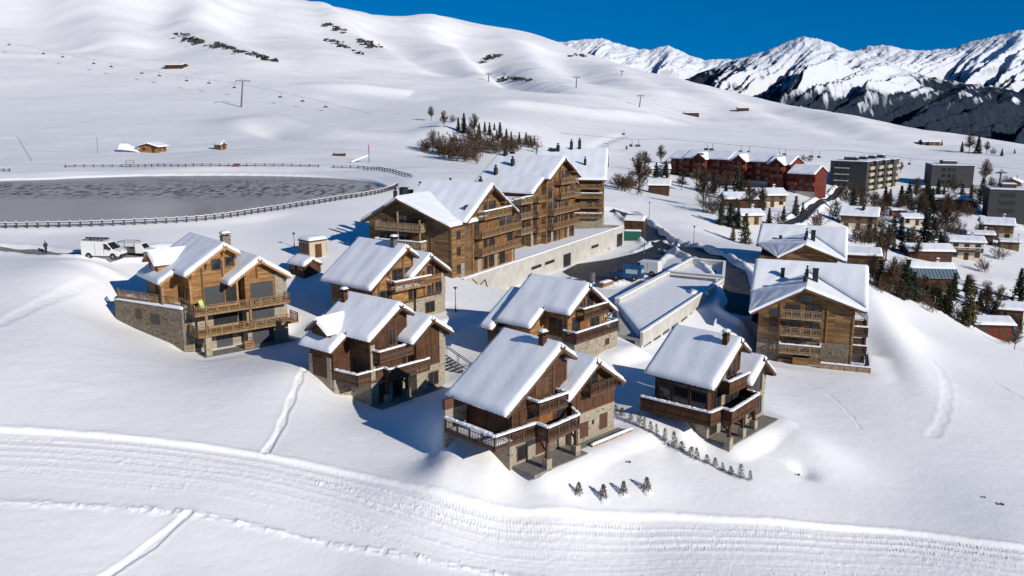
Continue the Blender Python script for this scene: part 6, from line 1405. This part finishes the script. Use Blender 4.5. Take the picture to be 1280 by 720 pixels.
def build_small():
    A = lambda px, py: ghit(px, py)[:2]
    fence('long post and rail fence along the near shore of the lake', [A(-60,287),A(0,285.5),A(120,283),A(250,276.5),A(340,264),A(420,251),A(478,241),A(497,233)], 66)
    fence('post and rail fence along the far shore of the lake', [A(82,209.5),A(160,209),A(250,208),A(398,209)], 30)
    fence('curved post and rail fence round the right end of the lake', [A(417,210),A(455,211.5),A(490,215.5),A(514,222)], 20)
    fence('short stub of post and rail fence at the far left of the lake', [A(-30,214.5),A(12,214.5)], 6)
    # vehicles
    x, y, z = ghit(131, 323); van((x, y, z+.05), math.radians(-8), 'white delivery van with black roof rack parked on the lake road')
    x, y, z = ghit(172, 320); e = empty('pickup_truck', (x, y, z+.05), math.radians(-4)); tag(e, 'white pickup with open frame behind the left golden chalet roof', 'pickup')
    mb = MB(); mb.prism([(.2,.5),(2.4,.5),(2.45,1.0),(1.5,1.15),(1.0,1.9),(.2,1.95)], 'y', -.9, .9); mb.build('cab', M['white'], e)
    mb = MB(); mb.box(-2.4,.2,-.95,.95,.55,.75); mb.box(-2.4,.2,-.95,-.88,.75,1.15); mb.box(-2.4,.2,.88,.95,.75,1.15); mb.build('flatbed', M['darksteel'], e)
    mb = MB()
    for xx in (-2.3,.1):
        for yy in (-.9,.9): mb.bar((xx,yy,1.1),(xx,yy,2.1),.09)
        mb.bar((xx,-.9,2.1),(xx,.9,2.1),.09)
    for yy in (-.9,.9): mb.bar((-2.3,yy,2.1),(.1,yy,2.1),.09)
    mb.build('load_frame', M['steel'], e)
    mb = MB(); mb.hexa([(1.45,-.8,1.18),(1.52,-.8,1.18),(1.52,.8,1.18),(1.45,.8,1.18),(1.0,-.75,1.82),(1.05,-.75,1.82),(1.05,.75,1.82),(1.0,.75,1.82)]); mb.build('windscreen', M['glass'], e)
    for wx in (-1.6, 1.6):
        for s in (-1, 1):
            mb = MB(); mb.tube((wx,s*.75,.36),(wx,s*.97,.36),.36,.36,16); t = mb.build('wheel', M['rubber'], e); mb = MB(); mb.tube((wx,s*.8,.36),(wx,s*.98,.36),.2,.2,10); mb.build('rim', M['steel'], t)
    x, y, z = ghit(784, 349); van((x, y, z+.05), math.radians(155), 'blue van with pale side lettering panel in the parking lot', 'blue', False, 5.2, livery='bluepale')
    x, y, z = ghit(806, 343); van((x, y, z+.05), math.radians(150), 'white van parked right of the blue van in the parking lot', 'white', False, 5.4)
    # green skip
    x, y, z = ghit(790, 300); e = empty('skip_container', (x, y, z), math.radians(-8)); tag(e, 'dark green waste container beside the end of the concrete wall', 'container')
    mb = MB(); mb.hexa([(-1.7,-.9,.1),(1.7,-.9,.1),(1.7,.9,.1),(-1.7,.9,.1),(-2.0,-1.0,2.0),(2.0,-1.0,2.0),(2.0,1.0,2.0),(-2.0,1.0,2.0)]); mb.build('tub', M['green'], e)
    mb = MB(); mb.box(-2.06,2.06,-1.06,1.06,1.9,2.04)
    for i in range(6): xx = -1.6+i*.64; mb.box(xx-.05,xx+.05,-1.03,-.96,.2,1.95)
    mb.build('ribs', M['green'], e); flatsnow(e, [(-1.9,-.9),(-1.9,.9),(1.9,.9),(1.9,-.9)], 2.04, .2)
    # timber pile and fuel drum by the parking
    x, y, z = ghit(757, 357); e = empty('timber_pile', (x, y, z), .9); tag(e, 'low pile of yellowish planks under snow beside the parking lot', 'timber pile')
    mb = MB(); 
    for i in range(4):
        for k in range(3): mb.box(-1.5+k*.1,1.5+k*.05,-.5+i*.26,-.28+i*.26,k*.2,k*.2+.17)
    mb.build('planks', M['railgold'], e); flatsnow(e, [(-1.3,-.5),(-1.3,.5),(1.3,.5),(1.3,-.5)], .6, .22)
    x, y, z = ghit(740.5, 352); e = empty('steel_drum', (x, y, z), 0); tag(e, 'upright grey drum on the edge of the dark parking lot', 'drum')
    mb = MB(); mb.tube((0,0,0),(0,0,1.5),.45,.45,14); mb.build('drum', M['darksteel'], e, False); mb = MB(); mb.tube((0,0,.5),(0,0,.56),.48,.48,14); mb.tube((0,0,1.),(0,0,1.06),.48,.48,14); mb.build('hoops', M['steel'], e)
    # lamps
    pole_lamp(368, 309, 15, 'grey lamp post on the snow behind the tall left chalet')
    pole_lamp(569.5, 390, 29, 'thin lamp post in front of the long concrete wall left end')
    pole_lamp(811.5, 273, 18, 'thin lamp post on the open slope above the valley road')
    pole_lamp(867, 305, 20, 'thin lamp post beside the bend of the valley road')
    pole_lamp(805, 318, 24, 'thin lamp post at the corner of the parking lot')
    pole_lamp(1271, 315, 18, 'lamp post beside the lane at the right edge of the village')
    # person on the lake road
    x, y, z = ghit(58, 317); e = empty('person', (x, y, z+.03), .8); tag(e, 'person in dark clothes walking along the road by the lake', 'person')
    me = bpy.data.meshes.new('body'); J = [(0,0,.95),(0,0,1.2),(0,.02,1.42),(0,.02,1.52),(0,.03,1.68),(.19,0,1.40),(.26,.08,1.14),(.24,.2,.95),(-.19,0,1.40),(-.27,-.04,1.14),(-.25,.06,.93),(.09,0,.9),(.11,.16,.5),(.11,.08,.06),(.11,.24,.03),(-.09,0,.9),(-.11,-.05,.5),(-.11,-.28,.1),(-.11,-.14,.03)]
    E_ = [(0,1),(1,2),(2,3),(3,4),(2,5),(5,6),(6,7),(2,8),(8,9),(9,10),(0,11),(11,12),(12,13),(13,14),(0,15),(15,16),(16,17),(17,18)]
    R_ = [.16,.17,.15,.07,.115,.085,.065,.05,.085,.065,.05,.11,.08,.06,.05,.11,.08,.06,.05]
    me.from_pydata(J, E_, []); b = bpy.data.objects.new('body', me); col.objects.link(b); b.parent = e; me.materials.append(M['jacket'])
    sk = b.modifiers.new('skin', 'SKIN'); b.modifiers.new('sub', 'SUBSURF').levels = 1
    for i, rr in enumerate(R_): me.skin_vertices[0].data[i].radius = (rr, rr)
    me.skin_vertices[0].data[0].use_root = True
    mb = MB(); mb.tube((0,.03,1.56),(0,.03,1.66),.10,.105,10); mb.tube((0,.14,1.64),(0,.10,1.64),.02,.03,6); mb.build('face', M['skin'], b)
    mb = MB(); mb.tube((0,.02,1.68),(0,.02,1.80),.125,.07,10); mb.build('hat', M['jacket'], b)
    # thin poles leaning in the snow behind the lake, notice frame, barrier boom
    for px, py, dx, hp, lab in ((41,201,-14,26,'thin dark pole leaning left in the snow behind the lake'),(122.5,192,0,18,'thin upright pole in the snow behind the lake')):
        x, y, z = ghit(px, py); k = math.hypot(x, y)/F; mb = MB(); mb.tube((0,0,-.6),(dx*k,0,hp*k),.10,.07,6); o = mb.build('snow_pole', M['darksteel']); o.location = (x, y, z); tag(o, lab, 'pole')
    x, y, z = ghit(163, 209.5); e = empty('notice_frame', (x, y, z), 0); tag(e, 'open timber frame standing in the far lake fence', 'frame')
    mb = MB()
    for sx in (-1.2,1.2): mb.bar((sx,0,-.4),(sx,0,2.2),.15)
    mb.build('posts', M['railgrey'], e); mb = MB(); mb.bar((-1.3,0,2.2),(1.3,0,2.2),.15); mb.bar((-1.2,0,1.5),(1.2,0,1.5),.1); mb.build('crossbar', M['railgrey'], e)
    x, y, z = ghit(296, 209); e = empty('warning_sign', (x, y, z), 0); tag(e, 'small red board on the far lake fence', 'sign')
    mb = MB(); mb.box(-1.0,1.0,-.12,-.02,.5,.95); mb.build('board', plain('faded dark red paint', (.16,.025,.02), .7, .2), e); mb = MB(); mb.bar((-.9,0,-.4),(-.9,0,1.1),.1); mb.bar((.9,0,-.4),(.9,0,1.1),.1); mb.build('posts', M['rail'], e)
    x, y, z = ghit(452, 203); e = empty('snow_gun_ramp', (x, y, z), .35); tag(e, 'white slanted boom with a red tipped post behind the lake right end', 'snow gun')
    mb = MB(); mb.bar((-3.2,0,.3),(2.2,0,2.2),.6,.5); mb.build('boom', M['white'], e); mb = MB(); mb.bar((2.4,0,-.4),(2.4,0,4.0),.25); mb.build('post', M['darksteel'], e); mb = MB(); mb.bar((2.4,0,4.0),(2.4,0,5.4),.3); mb.build('red_tip', M['red'], e)
    x, y, z = ghit(424, 195); mb = MB(); mb.box(-2.2,2.2,-.3,.3,-.2,.5); mb.box(-1.8,-1.6,-.1,.1,-.8,.9); mb.box(1.6,1.8,-.1,.1,-.8,.9); o = mb.build('picnic_bench', M['dark']); o.location = (x, y, z+.3); tag(o, 'low dark bench on the snow left of the white boom', 'bench')
    x, y, z = ghit(163, 190); e = empty('snow_ramp', (x, y, z), .1); tag(e, 'white snow ramp with a dark side post left of the log hut', 'ramp')
    mb = MB(); K = 12
    vs = []; fs = []
    for j in range(6):
        for i in range(K):
            u = i/(K-1); v = j/5; hh = 3.6*math.sin(min(1, u*1.25)*1.45)**1.3*math.sin(math.pi*(.12+.76*v))
            vs.append((4.8-8.2*u, -2.5+5*v, hh-.25))
    for j in range(5):
        for i in range(K-1): a = j*K+i; fs.append((a, a+K, a+K+1, a+1))
    mb.add(vs, fs); o = mb.build('snow_heap', M['roofsnow'], e, True)
    if sum(p.normal.z for p in o.data.polygons) < 0: o.data.flip_normals()
    mb = MB(); mb.bar((-3.9,0,0),(-1.9,0,3.6),.22); mb.build('side_post', M['darksteel'], e)
    # outdoor stairs between the two dark chalets
    x, y, z = ghit(574, 462); e = empty('outdoor_stairs', (x, y, z+.1), math.radians(-28)); tag(e, 'dark handrails of outdoor stairs on the shaded snow between two dark chalets', 'stairs')
    for yy, nm in ((-.9,'handrail'),(.9,'handrail'),(.55,'handrail')):
        mb = MB(); mb.tube((-2.2,yy,2.2),(2.6,yy,-.1),.045,.045,6); 
        for k in range(4): t = k/3; mb.tube((-2.2+4.8*t,yy,2.2-2.3*t),(-2.2+4.8*t,yy,1.2-2.3*t),.035,.035,6)
        mb.build(nm, M['black'], e)
    mb = MB()
    for k in range(12): t = k/11; mb.box(-2.3+4.8*t,-1.85+4.8*t,-.85,.5,1.1-2.3*t,1.2-2.3*t)
    mb.build('treads', M['darksteel'], e)
    # rocks and scrub poking through the hill snow
    rnd = random.Random(12); mesh = []
    for s in range(4):
        mb = MB(); r2 = random.Random(s)
        for i in range(14):
            c = Vector((r2.gauss(0,.9), r2.gauss(0,.5), r2.uniform(-.1,.25))); u = r2.uniform(.25,.7)
            vs = [c+Vector((r2.uniform(-1,1), r2.uniform(-1,1), r2.uniform(-.6,.9)))*u for _ in range(6)]
            mb.add(vs, [(0,1,2),(0,2,3),(0,3,4),(0,4,1),(5,2,1),(5,3,2),(5,4,3),(5,1,4)])
        o = mb.build('rock_scrub', M['rock']); col.objects.unlink(o); mesh.append(o.data)
    spots = []
    for (x0, y0, x1, y1, n) in ((228,42,255,54,5),(234,51,256,52,5),(258,57,275,60,3),(268,54,300,64,7),(300,64,346,78,12),(410,30,432,42,5),(447,48,470,60,7),(408,50,452,68,6),(600,78,628,68,7),(640,98,664,102,7),(716,69,730,70,3)):
        for i in range(n): t = (i+.5)/n; spots.append((x0+(x1-x0)*t+rnd.uniform(-2,2), y0+(y1-y0)*t+rnd.uniform(-1.2,1.2), rnd.uniform(.7,1.5)))
    for px, py, s in spots:
        x, y, z = ghit(px, py); 
        if y > 1490: continue
        o = bpy.data.objects.new('rock_scrub', mesh[rnd.randrange(4)]); col.objects.link(o); k = s*2.6*math.hypot(x, y)/700; o.location = (x, y, z); o.scale = (k*1.3, k, k*.8); o.rotation_euler = (0, 0, rnd.uniform(0, 6))
        tag(o, 'dark rock or scrub patch poking through the snow of the background hill', 'rock', 'rock patches on the background hill')
    for px, py, s, lab in ((996,594,.22,'small dark stone in the snow below the hollow right of the hedge'),(1250,631,.25,'small dark stone near the right edge of the untouched snow'),(1229,622,.16,'smallest dark stone just left of another near the right edge'),(785,578,.2,'snow capped stone on the slope below the nearest chalet')):
        x, y, z = ghit(px, py); o = bpy.data.objects.new('stone', mesh[0]); col.objects.link(o); o.location = (x, y, z+.02); o.scale = (s, s, s); tag(o, lab, 'stone')
# ------------------------------------------------------------------ mountains
def mountain_mat():
    m, nt, b = newmat('alpine rock and snow', .85, .1); L = nt.links
    tc = nd(nt, 'ShaderNodeTexCoord'); ge = nd(nt, 'ShaderNodeNewGeometry'); sp = nd(nt, 'ShaderNodeSeparateXYZ'); L.new(tc.outputs['Object'], sp.inputs[0]); sn = nd(nt, 'ShaderNodeSeparateXYZ'); L.new(ge.outputs['Normal'], sn.inputs[0])
    n1 = nd(nt, 'ShaderNodeTexNoise'); n1.inputs['Scale'].default_value = .0035; n1.inputs['Detail'].default_value = 9; n1.inputs['Roughness'].default_value = .62; L.new(tc.outputs['Object'], n1.inputs['Vector'])
    n2 = nd(nt, 'ShaderNodeTexNoise'); n2.inputs['Scale'].default_value = .02; n2.inputs['Detail'].default_value = 6; L.new(tc.outputs['Object'], n2.inputs['Vector'])
    # tree line, forest below, snow above; sides away from sun painted dark as shade
    a = nd(nt, 'ShaderNodeMath', operation='MULTIPLY_ADD'); L.new(n1.outputs['Fac'], a.inputs[0]); a.inputs[1].default_value = -560; L.new(sp.outputs['Z'], a.inputs[2])
    ax = nd(nt, 'ShaderNodeMath', operation='MULTIPLY_ADD'); L.new(sn.outputs['X'], ax.inputs[0]); ax.inputs[1].default_value = 210; L.new(a.outputs[0], ax.inputs[2])
    mr = nd(nt, 'ShaderNodeMapRange'); L.new(ax.outputs[0], mr.inputs['Value']); mr.inputs['From Min'].default_value = -85; mr.inputs['From Max'].default_value = -15
    mr.clamp = True
    sl = nd(nt, 'ShaderNodeMath', operation='MULTIPLY_ADD'); L.new(n2.outputs['Fac'], sl.inputs[0]); sl.inputs[1].default_value = .55; L.new(sn.outputs['Z'], sl.inputs[2])
    rk = ramp(nt, [(.44, (1,1,1)), (.54, (0,0,0))]); L.new(sl.outputs[0], rk.inputs['Fac'])
    hi = nd(nt, 'ShaderNodeMapRange'); L.new(sp.outputs['Z'], hi.inputs['Value']); hi.inputs['From Min'].default_value = 250; hi.inputs['From Max'].default_value = 480
    rk2 = nd(nt, 'ShaderNodeMath', operation='MULTIPLY'); L.new(rk.outputs[0], rk2.inputs[0]); L.new(hi.outputs[0], rk2.inputs[1])
    c = mixc(nt, (.62,.655,.71), (.07,.068,.068), rk2.outputs[0])
    fo = ramp(nt, [(.35, (.012,.020,.036)), (.66, (.024,.036,.056)), (.80, (.05,.062,.085))]); L.new(n2.outputs['Fac'], fo.inputs['Fac'])  # forest colour with the blue of shade and haze mixed in
    c = mixc(nt, fo.outputs[0], c, mr.outputs[0]); L.new(c, b.inputs['Base Color'])
    bp = nd(nt, 'ShaderNodeBump'); bp.inputs['Distance'].default_value = 60; bp.inputs['Strength'].default_value = .8; L.new(n1.outputs['Fac'], bp.inputs['Height']); bp2 = nd(nt, 'ShaderNodeBump'); bp2.inputs['Distance'].default_value = 16; bp2.inputs['Strength'].default_value = .5; L.new(n2.outputs['Fac'], bp2.inputs['Height']); L.new(bp.outputs[0], bp2.inputs['Normal']); L.new(bp2.outputs[0], b.inputs['Normal'])
    return m
def mountains(name, prof, rR, r0, zbase, mat, seed, amp=260, nxt=1.0):
    pa = np.array([math.atan2((p[0]-640)/F, _c) for p in prof]); pz = np.array([aty(p[0], p[1], rR*math.cos(a))[2] for p, a in zip(prof, pa)])
    NA, NR = 900, 260
    az = np.linspace(pa[0], pa[-1], NA); t = np.concatenate([np.linspace(0, 1, NR-22), np.linspace(1.02, 1.5, 22)])
    A, T = np.meshgrid(az, t); R = r0+(rR-r0)*T
    X = R*np.sin(A); Y = R*np.cos(A)
    ridge = np.interp(A+.06*(1-T)*.0, pa, pz)
    # spurs run down from the crest and to the left
    U = A*rR*nxt+(1-T)*(rR-r0)*.38
    j1 = fbm(U/1400, T*1.6, seed, 3)*900; j2 = fbm(U/500, T*3.5, seed+1, 3)*330; j3 = fbm(U/200, T*8, seed+2, 3)*120
    tri = lambda q: 1-np.abs(2*(q-np.floor(q))-1)
    sp = tri((U+j1)/820)*.44+tri((U*1.0+j1*.6+j2)/340+.3)*.29+tri((U+j2+j3)/150)*.18+tri((U+(1-T)*400+j3)/66)*.09
    env = np.clip(1-T, 0, 1); e2 = np.minimum(env*3.2, 1)*np.clip(T*2.5, 0, 1)**.6
    prof_t = np.where(T <= 1, T**1.1, 1-(T-1)*1.2)
    Z = zbase+(ridge-zbase)*prof_t+(sp-.56)*amp*2.3*e2*(.55+.45*np.clip(1.4-T, 0, 1))
    Z += fbm(X/300, Y/300, seed+3, 5)*80*np.clip(env*4+.10, 0, 1) - np.abs(fbm(X/70, Y/70, seed+5, 4))*60*np.clip(env*4+.3, 0, 1) + (T > .93)*(T < 1.07)*fbm(X/55, Y/55, seed+9, 3)*38
    mb_v = np.stack([X, Y, Z], -1).reshape(-1, 3); n = len(t); i = np.arange(n-1)[:,None]*NA+np.arange(NA-1)[None]
    q = np.stack([i, i+1, i+NA+1, i+NA], -1).reshape(-1, 4)
    me = bpy.data.meshes.new(name); me.from_pydata(mb_v.tolist(), [], q.tolist()); me.polygons.foreach_set('use_smooth', [True]*len(q)); me.materials.append(mat)
    o = bpy.data.objects.new(name, me); col.objects.link(o); o['kind'] = 'structure'
    if sum(me.polygons[k].normal.z for k in range(0, len(q), 500)) < 0: me.flip_normals()
def build_mountains():
    m = mountain_mat()
    mountains('mountain_ridge', [(640,230),(740,150),(800,122),(830,105),(850,97),(870,88),(900,76),(940,62),(985,45),(1005,49),(1035,61),(1060,66),(1085,76),(1110,88),(1150,99),(1200,107),(1245,114),(1280,124),(1350,138),(1500,165)], 7000, 3600, -560, m, 5, 270)
    mountains('mountain_range', [(600,70),(690,52),(715,50),(745,48),(762,53),(790,61),(802,62),(824,56),(850,69),(868,76),(890,73),(930,76),(985,72),(1040,66),(1060,58),(1085,56),(1105,61),(1135,63),(1160,61),(1178,52),(1200,47),(1222,41),(1240,36),(1256,42),(1272,46),(1290,52),(1330,66),(1400,78),(1520,90)], 9800, 6600, -500, m, 23, 300)
# ------------------------------------------------------------------ light, sky, camera
def build_light():
    sx, sy, el = .72, -.694, math.radians(24)
    d = Vector((sx*math.cos(el), sy*math.cos(el), math.sin(el)))
    su = bpy.data.lights.new('sun', 'SUN'); su.energy = 4.35; su.angle = math.radians(.5); su.color = (1, .925, .82)
    o = bpy.data.objects.new('sun', su); o.rotation_euler = d.to_track_quat('Z', 'Y').to_euler(); col.objects.link(o)
    w = bpy.data.worlds.new('World'); scene.world = w; w.use_nodes = True; nt = w.node_tree; bg = nt.nodes['Background']
    sk = nt.nodes.new('ShaderNodeTexSky'); sk.sky_type = 'NISHITA'; sk.sun_disc = False; sk.sun_elevation = el; sk.sun_rotation = math.atan2(sx, sy); sk.altitude = 2600; sk.air_density = 1.0; sk.dust_density = .1; sk.ozone_density = 3.0
    tc = nt.nodes.new('ShaderNodeTexCoord'); mp = nt.nodes.new('ShaderNodeMapping'); mp.inputs['Location'].default_value = (0,0,.22)
    nt.links.new(tc.outputs['Generated'], mp.inputs['Vector']); nm = nt.nodes.new('ShaderNodeVectorMath'); nm.operation = 'NORMALIZE'; nt.links.new(mp.outputs[0], nm.inputs[0]); nt.links.new(nm.outputs[0], sk.inputs['Vector'])
    hs = nt.nodes.new('ShaderNodeHueSaturation'); hs.inputs['Saturation'].default_value = 1.44; hs.inputs['Value'].default_value = 1.0; nt.links.new(sk.outputs[0], hs.inputs['Color'])
    nt.links.new(hs.outputs[0], bg.inputs['Color']); bg.inputs['Strength'].default_value = .1
    cd = bpy.data.cameras.new('camera'); cam = bpy.data.objects.new('camera', cd); col.objects.link(cam); scene.camera = cam
    cam.location = (0, 0, ZC); cam.rotation_euler = (math.pi/2-PITCH, 0, 0)
    cd.sensor_width = 36; cd.lens = 36*F/1280; cd.clip_start = 1; cd.clip_end = 30000
    vs = scene.view_settings; vs.view_transform = 'Standard'; vs.look = 'None'; vs.gamma = 1; vs.exposure = .14
    scene.render.engine = 'CYCLES'
import time as _t
_t0 = _t.time()
def _lap(n): pass
def main():
    build_front(); _lap('front')
    build_big(); _lap('big')
    build_lake(); build_village(); _lap('village')
    build_small(); build_lifts(); _lap('small')
    build_trees(); _lap('trees')
    make_ground(); _lap('ground')
    for nm, ln, w in ROADL: drape(nm, ln, w, M['asphalt'] if nm != 'lake_road' else M['slab'], .07)
    P = np.array(PARK); c0 = P.mean(0); vs = [c0]; K = 14; n = len(P)
    for k in range(1, K+1):
        for p in P: vs.append(c0+(p-c0)*k/K)
    vs = np.array(vs); z = ground(vs[:,0], vs[:,1])+.08
    fs = [(0, 1+i, 1+(i+1) % n) for i in range(n)]+[(1+(k-1)*n+i, 1+k*n+i, 1+k*n+(i+1) % n, 1+(k-1)*n+(i+1) % n) for k in range(1, K) for i in range(n)]
    mb = MB(); mb.add(np.concatenate([vs, z[:,None]], 1), fs); o = mb.build('parking_lot', M['asphalt'], None, True); o['kind'] = 'structure'
    if o.data.polygons[0].normal.z < 0: o.data.flip_normals()
    build_mountains(); build_light(); _lap('all')
main()
